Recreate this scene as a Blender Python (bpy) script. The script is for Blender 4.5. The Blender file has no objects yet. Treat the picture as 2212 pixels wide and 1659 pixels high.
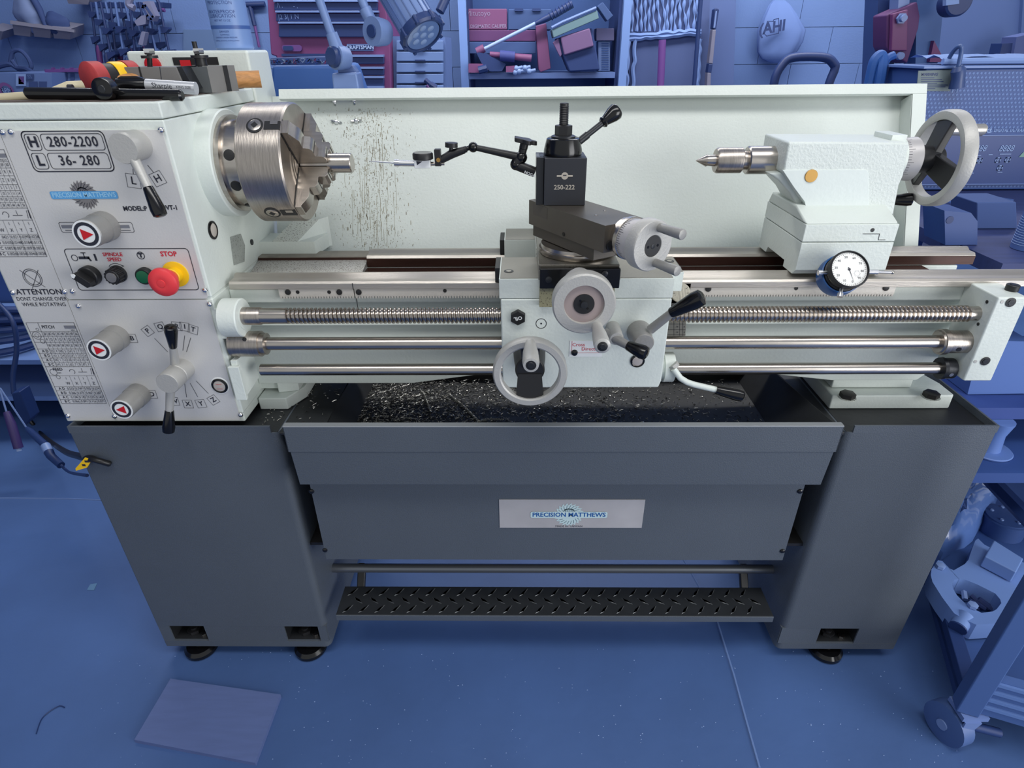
import bpy, bmesh, math, random
from mathutils import Vector, Matrix
random.seed(7)
C = bpy.context.scene.collection
# ------------------------------------------------------------------ camera
F = 1281.0; CX = 1106.0; CY = 829.5; CAM = Vector((0, -.985, 1.37))
_d = Vector((22, 2264.5, 1281)).normalized()
_x = Vector((1, -.0018, -.014)); _x = (_x - _d * _x.dot(_d)).normalized()
_z = -_d; _y = _z.cross(_x)                       # world axes seen in camera axes (right, down, forward)
def world(v): return Vector((_x.dot(v), _y.dot(v), _z.dot(v)))
cam = bpy.data.cameras.new('camera'); co = bpy.data.objects.new('camera', cam); C.objects.link(co)
cam.sensor_width = 36; cam.lens = F / 2212 * 36; cam.clip_start = .02
r_, u_, f_ = world(Vector((1, 0, 0))), world(Vector((0, -1, 0))), world(Vector((0, 0, 1)))
mm = Matrix((r_, u_, -f_)).transposed().to_4x4(); mm.translation = CAM; co.matrix_world = mm
sc = bpy.context.scene; sc.camera = co
sc.view_settings.view_transform = 'Standard'; sc.view_settings.look = 'None'
sc.view_settings.exposure = 0.0; sc.view_settings.gamma = 1; sc.view_settings.use_curve_mapping = False
# ------------------------------------------------------------------ light
w = bpy.data.worlds.new('world'); sc.world = w; w.use_nodes = True
w.node_tree.nodes['Background'].inputs[0].default_value = (.93, .97, 1, 1)
w.node_tree.nodes['Background'].inputs[1].default_value = .56
def area(name, loc, tgt, sx, sy, power, col=(1, 1, 1)):
    l = bpy.data.lights.new(name, 'AREA'); l.shape = 'RECTANGLE'; l.size = sx; l.size_y = sy; l.energy = power; l.color = col
    o = bpy.data.objects.new(name, l); C.objects.link(o); o.location = loc
    o.rotation_euler = (Vector(tgt) - Vector(loc)).to_track_quat('-Z', 'Y').to_euler(); return o
area('unseen_overhead_light', (.3, -.9, 3.0), (.1, .15, .9), 3.0, .5, 37, (1, .99, .96))  # soft light from above the lathe, added without a fixture in view
area('unseen_overhead_light', (.3, 2.0, 3.1), (.1, 3.2, .9), 5.0, .3, 135, (1, .99, .96))  # unseen light added to brighten the back wall
area('doorway_daylight', (2.7, -1.9, 1.15), (.6, 0, .6), 1.8, 1.8, 58, (.97, .98, 1))
# ------------------------------------------------------------------ pixel helpers: a picture point on a real plane of the room
def at(px, py, X=None, Y=None, Z=None):
    r = world(Vector(((px - CX) / F, (py - CY) / F, 1)))
    t = (X - CAM.x) / r.x if X is not None else (Y - CAM.y) / r.y if Y is not None else (Z - CAM.z) / r.z
    return CAM + r * t
def depth(p): return (Vector(p) - CAM).dot(f_)
def ppm(p): return F / depth(p)                  # pixels per metre there
# ------------------------------------------------------------------ materials
def lin(c): c /= 255; return c / 12.92 if c <= .04045 else ((c + .055) / 1.055) ** 2.4
MATS = {}
def mat(name, rgb, rough=.5, metal=0., bump=0., bscale=60., var=0., vscale=8., stretch=None, coat=0., emit=0., spec=.5, dirt=None):
    if name in MATS: return MATS[name]
    m = bpy.data.materials.new(name); m.use_nodes = True; nt = m.node_tree; b = nt.nodes['Principled BSDF']
    col = (lin(rgb[0]), lin(rgb[1]), lin(rgb[2]), 1)
    b.inputs['Base Color'].default_value = col; b.inputs['Roughness'].default_value = rough; b.inputs['Metallic'].default_value = metal
    b.inputs['Coat Weight'].default_value = coat; b.inputs['Specular IOR Level'].default_value = spec
    if emit: b.inputs['Emission Color'].default_value = col; b.inputs['Emission Strength'].default_value = emit
    tc = nt.nodes.new('ShaderNodeTexCoord'); mp = nt.nodes.new('ShaderNodeMapping'); nt.links.new(tc.outputs['Object'], mp.inputs[0])
    if stretch: mp.inputs['Scale'].default_value = stretch
    last = None
    if var or dirt:
        n = nt.nodes.new('ShaderNodeTexNoise'); n.inputs['Scale'].default_value = vscale; n.inputs['Detail'].default_value = 6
        nt.links.new(mp.outputs[0], n.inputs[0])
        cr = nt.nodes.new('ShaderNodeValToRGB'); cr.color_ramp.elements[0].position = .3; cr.color_ramp.elements[1].position = .7
        cr.color_ramp.elements[0].color = tuple(max(0, c * (1 - var)) for c in col[:3]) + (1,)
        cr.color_ramp.elements[1].color = tuple(min(1, c * (1 + var)) for c in col[:3]) + (1,)
        nt.links.new(n.outputs[0], cr.inputs[0]); last = cr.outputs[0]
    if dirt:                                       # (speck scale, threshold, colour): specks of chips and oil
        n2 = nt.nodes.new('ShaderNodeTexNoise'); n2.inputs['Scale'].default_value = dirt[0]; n2.inputs['Detail'].default_value = 3
        nt.links.new(tc.outputs['Object'], n2.inputs[0])
        c2 = nt.nodes.new('ShaderNodeValToRGB'); c2.color_ramp.elements[0].position = dirt[1]; c2.color_ramp.elements[1].position = dirt[1] + .04
        nt.links.new(n2.outputs[0], c2.inputs[0])
        mx = nt.nodes.new('ShaderNodeMix'); mx.data_type = 'RGBA'; nt.links.new(c2.outputs[0], mx.inputs[0])
        nt.links.new(last, mx.inputs[6]); mx.inputs[7].default_value = (lin(dirt[2][0]), lin(dirt[2][1]), lin(dirt[2][2]), 1); last = mx.outputs[2]
    if last: nt.links.new(last, b.inputs['Base Color'])
    if bump:
        n3 = nt.nodes.new('ShaderNodeTexNoise'); n3.inputs['Scale'].default_value = bscale; n3.inputs['Detail'].default_value = 4
        nt.links.new(mp.outputs[0], n3.inputs[0]); bp = nt.nodes.new('ShaderNodeBump'); bp.inputs['Strength'].default_value = bump
        bp.inputs['Distance'].default_value = .002; nt.links.new(n3.outputs[0], bp.inputs['Height']); nt.links.new(bp.outputs[0], b.inputs['Normal'])
    MATS[name] = m; return m
PAINT = mat('white_green_paint', (214, 221, 215), .38, bump=.25, bscale=180, var=.03)
PAINTR = mat('rough_cast_paint', (212, 219, 214), .42, bump=.5, bscale=260, var=.03)
PAINTD = mat('speckled_dirty_paint', (205, 209, 200), .5, bump=.4, bscale=120, var=.06, dirt=(420, .60, (80, 72, 62)))
PLATE = mat('brushed_aluminium_plate', (214, 213, 211), .42, .25, var=.07, vscale=5, bump=.1, bscale=300)
PLATE2 = mat('nameplate_metal', (186, 183, 183), .42, .2, var=.12, vscale=10)
GREY = mat('textured_grey_paint', (83, 90, 99), .42, bump=.35, bscale=420, var=.03)
PANSHADE = mat('oily_pan_and_shade', (34, 36, 39), .5, var=.15, vscale=14, bump=.2)  # oily tray metal; also the painted shade inside the stand windows
BLACK = mat('gloss_black', (14, 14, 16), .18)
BLKM = mat('matte_black', (26, 26, 28), .45)
BLKOX = mat('black_oxide_steel', (44, 46, 50), .38, .4, bump=.1, bscale=300)
STEEL = mat('turned_steel', (188, 181, 173), .27, 1, var=.1, vscale=20, stretch=(1, 8, 8))
STEELX = mat('turned_steel_body', (178, 170, 162), .33, 1, var=.16, vscale=30, stretch=(12, 1, 1), bump=.15, bscale=60)
WAY = mat('ground_way_steel', (186, 180, 172), .38, .75, var=.12, vscale=14, stretch=(.25, 4, 4), bump=.15, bscale=200)
WAYD = mat('oily_brown_way_side', (66, 44, 38), .25, .5, var=.3, vscale=18, stretch=(.3, 3, 3))
GRND = mat('ground_cast_top', (140, 138, 130), .5, .5, var=.08, vscale=10, bump=.15, bscale=300)
COMP = mat('ground_compound_steel', (112, 106, 98), .4, .75, var=.08, vscale=12)
SILV = mat('silver_painted_cast', (180, 179, 175), .45, .25, bump=.2, bscale=300)
SILVD = mat('dull_aluminium', (150, 149, 146), .45, .3, bump=.2, bscale=200)
RED = mat('red_paint', (196, 22, 34), .4); REDB = mat('red_plastic', (226, 60, 66), .4, bump=.1)
YEL = mat('yellow_plastic', (244, 196, 20), .4); GRN = mat('green_plastic', (18, 104, 66), .35)
INK = mat('dark_ink', (38, 40, 52), .5); INKR = mat('red_ink', (200, 40, 60), .5); INKB = mat('blue_ink', (30, 84, 150), .5)
LBLUE = mat('light_blue_print', (88, 160, 216), .5); WHITE = mat('white_plastic', (232, 234, 234), .4); LOGO = mat('pale_logo_silver', (190, 212, 214), .4)
BRASS = mat('brass', (186, 146, 84), .4, .9); WOOD = mat('ash_wood', (190, 136, 82), .5, var=.25, vscale=14, stretch=(1, 14, 14), bump=.2)
BONE = mat('pale_wood', (200, 190, 160), .5, var=.1, vscale=14, stretch=(1, 8, 8)); RUBR = mat('worn_red_rubber', (168, 56, 58), .6, var=.2, vscale=40)
GLASS = mat('sight_glass', (196, 186, 176), .08, .2, coat=1); CHIP = mat('bright_steel_swarf', (206, 204, 196), .3, .85); CHIPD = mat('dark_swarf', (34, 32, 30), .5)
DIALW = mat('dial_white', (238, 238, 234), .3, coat=.6); BLUEB = mat('blue_magnetic_base', (18, 84, 150), .35)
# colours of the workshop behind (blue, as the photograph shows it)
def bg(name, rgb, rough=.7, **k):
    g = .3 * rgb[0] + .55 * rgb[1] + .15 * rgb[2]; return mat('shop_' + name, tuple(c * .87 + g * .13 for c in rgb), rough, **k)
# ------------------------------------------------------------------ mesh builder
class MB:
    def __init__(s): s.v = []; s.f = []; s.m = []; s.mats = []
    def mi(s, m):
        if m not in s.mats: s.mats.append(m)
        return s.mats.index(m)
    def add(s, vs, fs, m):
        o = len(s.v); s.v += [Vector(v) for v in vs]; k = s.mi(m)
        for f in fs: s.f.append([i + o for i in f]); s.m.append(k)
        return s
    def box(s, x0, x1, y0, y1, z0, z1, m):
        return s.add([(x, y, z) for z in (z0, z1) for y in (y0, y1) for x in (x0, x1)],
                     [(0, 2, 3, 1), (4, 5, 7, 6), (0, 1, 5, 4), (2, 6, 7, 3), (0, 4, 6, 2), (1, 3, 7, 5)], m)
    def pris(s, pts, vec, m):
        """polygon of 3-D points swept by vec"""
        n = len(pts); vec = Vector(vec); a = [Vector(p) for p in pts]
        return s.add(a + [p + vec for p in a], [list(range(n)), list(range(n, 2 * n))[::-1]] + [(i, (i + 1) % n, n + (i + 1) % n, n + i) for i in range(n)], m)
    def loft(s, A, B, m):
        n = len(A)
        return s.add(list(A) + list(B), [list(range(n)), list(range(n, 2 * n))[::-1]] + [(i, (i + 1) % n, n + (i + 1) % n, n + i) for i in range(n)], m)
    def px(s, pts, Y, dep, m): return s.pris([at(a, b, Y=Y) for a, b in pts], (0, dep, 0), m)
    def rev(s, p0, d, prof, m, seg=28, cap=True, ang0=0., a=None):
        p0 = Vector(p0); d = Vector(d).normalized(); h = Vector((0, 0, 1)) if abs(d.z) < .9 else Vector((1, 0, 0))
        u = d.cross(h).normalized(); v = d.cross(u); vs = []; fs = []
        for t, r in prof:
            for j in range(seg):
                q = ang0 + 2 * math.pi * j / seg; vs.append(p0 + d * t + u * (r * math.cos(q)) + v * (r * math.sin(q)))
        for i in range(len(prof) - 1):
            for j in range(seg): fs.append((i * seg + j, i * seg + (j + 1) % seg, (i + 1) * seg + (j + 1) % seg, (i + 1) * seg + j))
        if cap:
            if prof[0][1] > 1e-5: fs.append(list(range(seg))[::-1])
            if prof[-1][1] > 1e-5: fs.append([(len(prof) - 1) * seg + j for j in range(seg)])
        return s.add(vs, fs, m)
    def cyl(s, a, b, r, m, r2=None, seg=20, ch=0.):
        a = Vector(a); b = Vector(b); L = (b - a).length; r2 = r if r2 is None else r2
        pr = [(0, r), (L, r2)] if not ch else [(0, r - ch), (ch, r), (L - ch, r2), (L, r2 - ch)]
        return s.rev(a, b - a, pr, m, seg)
    def tube(s, path, r, m, seg=8, cap=True):
        P = [Vector(p) for p in path]; n = len(P); R = r if isinstance(r, (list, tuple)) else [r] * n; vs = []; fs = []; u = None
        for i in range(n):
            d = (P[min(i + 1, n - 1)] - P[max(i - 1, 0)]); d = d.normalized() if d.length > 1e-9 else Vector((1, 0, 0))
            if u is None: h = Vector((0, 0, 1)) if abs(d.z) < .9 else Vector((1, 0, 0)); u = d.cross(h).normalized()
            else: u = (u - d * u.dot(d)).normalized()
            v = d.cross(u)
            for j in range(seg):
                q = 2 * math.pi * j / seg; vs.append(P[i] + u * (R[i] * math.cos(q)) + v * (R[i] * math.sin(q)))
        for i in range(n - 1):
            for j in range(seg): fs.append((i * seg + j, i * seg + (j + 1) % seg, (i + 1) * seg + (j + 1) % seg, (i + 1) * seg + j))
        if cap: fs.append(list(range(seg))[::-1]); fs.append([(n - 1) * seg + j for j in range(seg)])
        return s.add(vs, fs, m)
    def torus(s, c, ax, R, r, m, seg=40, rs=10, sq=1.):
        c = Vector(c); ax = Vector(ax).normalized(); h = Vector((0, 0, 1)) if abs(ax.z) < .9 else Vector((1, 0, 0)); u = ax.cross(h).normalized(); v = ax.cross(u); vs = []; fs = []
        for i in range(seg):
            q = 2 * math.pi * i / seg; e = u * math.cos(q) + v * math.sin(q)
            for j in range(rs):
                t = 2 * math.pi * j / rs; vs.append(c + e * (R + r * math.cos(t)) + ax * (r * sq * math.sin(t)))
        for i in range(seg):
            for j in range(rs): fs.append((i * rs + j, i * rs + (j + 1) % rs, ((i + 1) % seg) * rs + (j + 1) % rs, ((i + 1) % seg) * rs + j))
        return s.add(vs, fs, m)
    def ball(s, c, r, m, seg=14):
        return s.rev(Vector(c) - Vector((0, 0, r)), (0, 0, 1), [(r - r * math.cos(math.pi * k / 8), max(1e-4, r * math.sin(math.pi * k / 8))) for k in range(9)], m, seg)
    def line(s, pts, wd, Y, m, closed=False, th=.0004):
        """flat printed line on a plane facing the camera side (-Y); pts are (x, z)"""
        P = [Vector((a, 0, b)) for a, b in pts]; n = len(P)
        for i in range(n if closed else n - 1):
            a, b = P[i], P[(i + 1) % n]; d = b - a
            if d.length < 1e-7: continue
            d.normalize(); e = Vector((-d.z, 0, d.x)) * wd / 2; a = a - d * wd * .3; b = b + d * wd * .3
            q = [a - e, b - e, b + e, a + e]
            for p in q: p.y = Y
            s.add([tuple(p) for p in q], [(0, 1, 2, 3)], m)
        return s
    def text(s, t, o, h, m, xd=(1, 0, 0), zd=(0, 0, 1), align='CENTER', sx=1., bold=0., sp=1.):
        xd = Vector(xd).normalized(); zd = Vector(zd).normalized(); o = Vector(o)
        cu = bpy.data.curves.new('t', 'FONT'); cu.body = t; cu.align_x = align; cu.align_y = 'CENTER'; cu.size = h / .7; cu.resolution_u = 2
        cu.offset = bold * h; cu.space_character = sp
        ob = bpy.data.objects.new('t', cu); C.objects.link(ob); dg = bpy.context.evaluated_depsgraph_get()
        me = bpy.data.meshes.new_from_object(ob.evaluated_get(dg))
        s.add([o + xd * (v.co.x * sx) + zd * v.co.y for v in me.vertices], [list(p.vertices) for p in me.polygons], m)
        bpy.data.objects.remove(ob); bpy.data.curves.remove(cu); bpy.data.meshes.remove(me); return s
    def disc(s, c, r, m, Y=None, seg=24, r0=0.):
        c = Vector(c)
        if r0: return s.add([c + Vector((q * math.cos(2 * math.pi * j / seg), 0, q * math.sin(2 * math.pi * j / seg))) for q in (r0, r) for j in range(seg)],
                            [(j, (j + 1) % seg, seg + (j + 1) % seg, seg + j) for j in range(seg)], m)
        return s.add([c + Vector((r * math.cos(2 * math.pi * j / seg), 0, r * math.sin(2 * math.pi * j / seg))) for j in range(seg)], [list(range(seg))], m)
    def build(s, name, parent=None, bevel=0., bseg=2, label=None, kind=None, ang=38, recalc=True):
        me = bpy.data.meshes.new(name); off = Vector((0, 0, 0)); p = parent
        while p is not None: off = off + p.location; p = p.parent
        if parent is None: off = Vector((0, 0, 0))
        me.from_pydata([tuple(v - off) for v in s.v], [], s.f)
        for m in s.mats: me.materials.append(m)
        me.polygons.foreach_set('material_index', s.m)
        if recalc:
            bm = bmesh.new(); bm.from_mesh(me); bmesh.ops.recalc_face_normals(bm, faces=bm.faces); bm.to_mesh(me); bm.free()
        me.polygons.foreach_set('use_smooth', [True] * len(me.polygons)); me.set_sharp_from_angle(angle=math.radians(ang)); me.update()
        o = bpy.data.objects.new(name, me); C.objects.link(o); o.parent = parent
        if bevel:
            b = o.modifiers.new('bevel', 'BEVEL'); b.width = bevel; b.segments = bseg; b.limit_method = 'ANGLE'; b.angle_limit = math.radians(40); b.harden_normals = True
        if label: o['label'] = label
        if kind: o['kind'] = kind
        return o
def thing(name, loc, label, cat, group=None):
    o = bpy.data.objects.new(name, None); C.objects.link(o); o.location = loc; o.empty_display_size = .05
    o['label'] = label; o['category'] = cat
    if group: o['group'] = group
    return o
def tag(o, label, cat, group=None):
    o['label'] = label; o['category'] = cat
    if group: o['group'] = group
    # move the origin of a one-mesh thing to its base
    me = o.data; xs = [v.co.x for v in me.vertices]; ys = [v.co.y for v in me.vertices]; zs = [v.co.z for v in me.vertices]
    b = Vector(((min(xs) + max(xs)) / 2, (min(ys) + max(ys)) / 2, min(zs)))
    me.transform(Matrix.Translation(-b)); o.location = b; return o
def inst(src, p, name=None, parent='same'):
    """another copy of a part (sharing its mesh), moved so that the part's reference point lands on p"""
    c = src.copy(); C.objects.link(c); c.location = Vector(p) - Vector(src['ref']) if 'ref' in src else Vector(p); return c
def rrect(x0, x1, z0, z1, r, n=5):
    P = []
    for cx, cz, a in ((x1 - r, z1 - r, 0), (x0 + r, z1 - r, 90), (x0 + r, z0 + r, 180), (x1 - r, z0 + r, 270)):
        for k in range(n + 1): q = math.radians(a + 90 * k / n); P.append((cx + r * math.cos(q), cz + r * math.sin(q)))
    return P
def repeat(make, pts, name, parent):
    """make(mb) builds one piece about the origin; copies share its mesh"""
    mb = MB(); make(mb); off = Vector((0, 0, 0)); p = parent
    while p is not None: off = off + p.location; p = p.parent
    o = mb.build(name, None); o.parent = parent; res = []
    for i, q in enumerate(pts):
        c = o if i == 0 else o.copy()
        if i: C.objects.link(c)
        loc, rot = (q if isinstance(q, tuple) and len(q) == 2 and hasattr(q[0], '__len__') else (q, None))
        c.location = Vector(loc) - off
        if rot is not None: c.rotation_euler = rot
        res.append(c)
    return res
# ================================================================== SETTING
def slab(name, x0, x1, y0, y1, z0, z1, m):
    o = MB().box(x0, x1, y0, y1, z0, z1, m).build(name); o['kind'] = 'structure'; return o
FLOOR = bg('floor', (64, 98, 158), .55, var=.14, vscale=2.2, bump=.3, bscale=30)
slab('floor', -5, 5, -3.6, 3.6, -.05, 0, FLOOR)
fm = MB(); JM = bg('floor_joint', (92, 122, 178), .7)
for a in (((0, 1076), (150, 1078), (260, 1082)), ((1480, 1215), (1545, 1330), (1585, 1460), (1612, 1560), (1640, 1659))):
    P = [at(q[0], q[1], Z=.0) for q in a]; P = [P[0] + (P[0] - P[1]) * .1] + P
    fm.tube([p + Vector((0, 0, -.001)) for p in P], .004, JM, 5)
fj = fm.build('floor_joint', bpy.data.objects['floor'])
WALLM = bg('block_wall', (90, 120, 180), .8, var=.05, vscale=3, bump=.6, bscale=90)
wb = slab('wall_back', -5, 5, 3.43, 3.55, 0, 3.2, bg('mortar', (76, 104, 164), .9))
zj = at(1300, 63, Y=3.4).z; bh = (zj - at(1300, 142, Y=3.4).z)
z0 = zj - 6 * bh; bw = bh * 2.15
bl = []
for k in range(10):
    z = z0 + k * bh
    for i in range(-11, 11):
        x = i * bw + (bw / 2 if k % 2 else 0)
        bl.append((x, 3.4, z))
bl = [b for b in bl if b[0] > -4.6 and b[0] < 4.4 and b[2] < 1.75 and b[2] > .75]
def mkblock(mb): mb.box(.0015, bw - .0015, 0, .03, .0015, bh - .0015, WALLM)
bo = repeat(mkblock, bl, 'block', wb)
sk = MB(); sk.box(-5, 5, 3.402, 3.43, 0, min(b[2] for b in bl), WALLM); sk.box(-5, 5, 3.402, 3.43, max(b[2] for b in bl) + bh, 3.2, WALLM); sk.build('plaster', wb)
slab('ceiling', -5, 5, -3.0, 3.55, 3.2, 3.3, bg('ceiling_white', (214, 216, 216), .8))
slab('wall_left', -5.1, -5, -3.6, 3.55, 0, 3.2, WALLM)
# ================================================================== LATHE STAND
ST = thing('lathe_stand', (.02, .2, 0), 'dark grey two-cabinet stand with chip tray and foot treadle under the white lathe', 'stand')
DEEP = .40
def cabinet(x0, x1, holes, inner):
    mb = MB(); r = .016
    def outl(z0, z1):
        P = []
        rl, rr = (.004, r) if inner == 'R' else (r, .004)
        for cx, cy, a, q in ((x1 - rr, rr, -90, rr), ):
            pass
        for k in range(6): t = math.radians(270 + 90 * k / 5); P.append((x1 - rr + rr * math.cos(t), rr + rr * math.sin(t)))
        P.append((x1, DEEP)); P.append((x0, DEEP))
        for k in range(6): t = math.radians(180 + 90 * k / 5); P.append((x0 + rl + rl * math.cos(t), rl + rl * math.sin(t)))
        mb.pris([(a, b, z0) for a, b in P], (0, 0, z1 - z0), GREY)
    ht = max(h[3] for h in holes); hb = min(h[2] for h in holes)
    outl(ht, .7); outl(.041, hb)
    xs = sorted([x0] + [q for h in holes for q in (h[0], h[1])] + [x1])
    # band with the windows: solid parts of the face, rounded end piece, dark inside with levelling bolt
    for i in range(0, len(xs) - 1, 2):
        a, b = xs[i], xs[i + 1]
        mb.box(a + (.0 if i else .002), b - (.0 if i < len(xs) - 2 else .002), .0005, .004, hb, ht, GREY)
    mb.box(x0, x0 + .004, .004, DEEP, hb, ht, GREY); mb.box(x1 - .004, x1, .004, DEEP, hb, ht, GREY); mb.box(x0, x1, DEEP - .01, DEEP, hb, ht, GREY)
    mb.box(x0 + .005, x1 - .005, .12, .125, hb, ht, PANSHADE)  # near-black back and lining put the shade of the windows into colour
    for h in holes: mb.box(h[0], h[1], .006, .119, hb, hb + .001, PANSHADE); mb.box(h[0] - .003, h[0] - .001, .006, .119, hb, ht, PANSHADE); mb.box(h[1] + .001, h[1] + .003, .006, .119, hb, ht, PANSHADE)
    # raised rim round the top
    t = .004
    
    rl, rr = (.004, r) if inner == 'R' else (r, .004)
    mb.box(x0 + (0 if inner == 'R' else r), x1 - (r if inner == 'R' else 0), 0, t, .7, .716, GREY); 
    if inner == 'R': mb.box(x0, x0 + t, rl, DEEP, .7, .716, GREY)
    else: mb.box(x1 - t, x1, rr, DEEP, .7, .716, GREY)
    for (cx_, q_, a0) in ((x0 + rl, rl, 180), (x1 - rr, rr, 270)):
        O = [(cx_ + q_ * math.cos(math.radians(a0 + 15 * k)), q_ + q_ * math.sin(math.radians(a0 + 15 * k)), .7) for k in range(7)]
        I = [(cx_ + max(0, q_ - t) * math.cos(math.radians(a0 + 15 * k)), q_ + max(0, q_ - t) * math.sin(math.radians(a0 + 15 * k)), .7) for k in range(7)][::-1]
    mb.box(x0, x1, DEEP - t, DEEP, .7, .716, GREY)
    mb.box(x0 + t, x1 - t, t, DEEP - t, .7, .7008, PANSHADE)
    return mb.build('cabinet', ST)
def hole(p): a, b, c, d = p; A = at(a, b, Y=0); B = at(c, d, Y=0); return (A.x, B.x, B.z, A.z)
Lx0, Lx1, Rx0, Rx1 = -.912, -.486, .6445, .943
HZ = (.0615, .118)
hl = [(at(356, 1350, Y=0).x + .008, at(433, 1350, Y=0).x + .006, *HZ), (at(610, 1350, Y=0).x + .002, at(683, 1350, Y=0).x + .002, *HZ)]
hr = [(at(1780, 1355, Y=0).x - .006, at(1860, 1355, Y=0).x - .002, *HZ)]
cl = cabinet(Lx0, Lx1, hl, 'R'); cr = cabinet(Rx0, Rx1, hr, 'L')
for (par, hs) in ((cl, hl), (cr, hr)):
    for h in hs:
        xc = (h[0] + h[1]) / 2; mb = MB()
        mb.rev((xc, .024, 0), (0, 0, 1), [(0, .037), (.005, .041), (.014, .041), (.022, .034), (.024, .014), (.045, .012)], BLACK, 32)
        mb.build('levelling_foot', ST, kind=None)
        b = MB(); b.rev((xc - .006, .03, .045), (0, 0, 1), [(0, .009), (.034, .009)], mat('dull_bolt', (70, 70, 72), .35, .7), 12)
        b.rev((xc - .006, .03, .063), (0, 0, 1), [(0, .017), (.01, .017)], mat('dull_bolt', (70, 70, 72), .35, .7), 6)
        b.rev((xc + .024, .018, .0625), (0, 0, 1), [(0, .008), (.008, .008)], STEEL, 6)
        b.build('levelling_bolt', par)
# chip tray between the cabinets
tr = MB()
A = at(607, 922, Y=-.05); B = at(1826, 921, Y=-.05); zt = .748; zm = at(1200, 977, Y=-.05).z; zb = at(1200, 1048, Y=-.045).z
xa, xb = A.x + .002, B.x - .001
tr.box(xa, xb, -.050, -.047, zm, zt, GREY); tr.box(xa, xb, -.050, -.036, zt - .0015, zt + .0015, mat('rim_highlight', (150, 154, 158), .35, .3))  # pale strip along the rim has the edge highlight in its colour
x1a, x1b = at(628, 978, Y=-.047).x, at(1800, 978, Y=-.047).x
x2a, x2b = at(650, 1048, Y=-.04).x + .002, at(1768, 1048, Y=-.04).x
tr.loft([(x1a, -.0485, zm + .002), (x1b, -.0485, zm + .002), (x2b + .002, -.044, zb), (x2a - .002, -.044, zb)], [(x1a, -.044, zm + .002), (x1b, -.044, zm + .002), (x2b, -.03, zb), (x2a, -.03, zb)], GREY)
for s, x, xi in ((1, xa, x1a), (-1, xb, x1b)):
    tr.loft([(x, -.05, zt), (x, -.002, .722), (x, -.002, zm), (x, -.05, zm)], [(x + s * .003, -.05, zt), (x + s * .003, -.002, .722), (x + s * .003, -.002, zm), (x + s * .003, -.05, zm)], GREY)
    tr.loft([(xi, -.046, zm), (xi, .02, zm), (xi + s * .02, .02, zb), (xi + s * .02, -.04, zb)], [(xi + s * .01, -.046, zm), (xi + s * .01, .02, zm), (xi + s * .03, .02, zb), (xi + s * .03, -.04, zb)], GREY)
zf = .655
tr.box(-.43, .60, -.046, .37, zf - .004, zf, PANSHADE)
tr.loft([(.535, -.046, zf), (.535, .37, zf), (.54, .37, zf - .004), (.54, -.046, zf - .004)], [(.60, -.046, .745), (.575, .37, .702), (.6, .37, .69), (.605, -.046, .735)], PANSHADE)
tr.loft([(-.36, -.046, zf), (-.36, .37, zf), (-.37, .37, zf - .004), (-.37, -.046, zf - .004)], [(-.41, -.046, .70), (-.385, .37, .702), (-.4, .37, .69), (-.42, -.046, .69)], PANSHADE)
tr.box(-.486, -.40, .001, .37, .694, .700, PANSHADE); tr.box(.575, .645, .001, .37, .694, .700, PANSHADE)
tr.box(-.486, .645, .37, .385, zf, .78, GREY)
tr.build('chip_tray', ST, bevel=.0012)
# front cover below the tray
cv = MB(); pY = -.012
pa, pb = at(670, 1050, Y=pY).x, at(1738, 1050, Y=pY).x; pz = at(1200, 1209, Y=pY).z
cv.box(pa, pb, pY, pY + .004, pz, .64, GREY); cvo = cv.build('front_cover', ST)
dm = MB(); dm.box(Lx1 - .01, Rx0 + .01, .02, .30, pz + .012, pz + .02, BLKM); dm.box(Lx1, Rx0, .30, .31, .3, .68, BLKM); dm.build('cross_brace', ST)
def mkscrew(mb):
    mb.rev((0, 0, 0), (0, -1, 0), [(0, .0058), (.002, .0055), (.0035, .0035), (.004, .0005)], mat('black_screw', (16, 16, 20), .2), 16)
repeat(mkscrew, [tuple(at(a, b, Y=pY)) for a, b in ((673, 1061), (702, 1188), (1728, 1061), (1690, 1190))], 'screw', cvo)
npm = MB(); a = at(1078, 1079, Y=pY - .001); b = at(1386, 1140, Y=pY - .001); npm.box(a.x, b.x, pY - .0015, pY, b.z, a.z, PLATE2)
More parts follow.
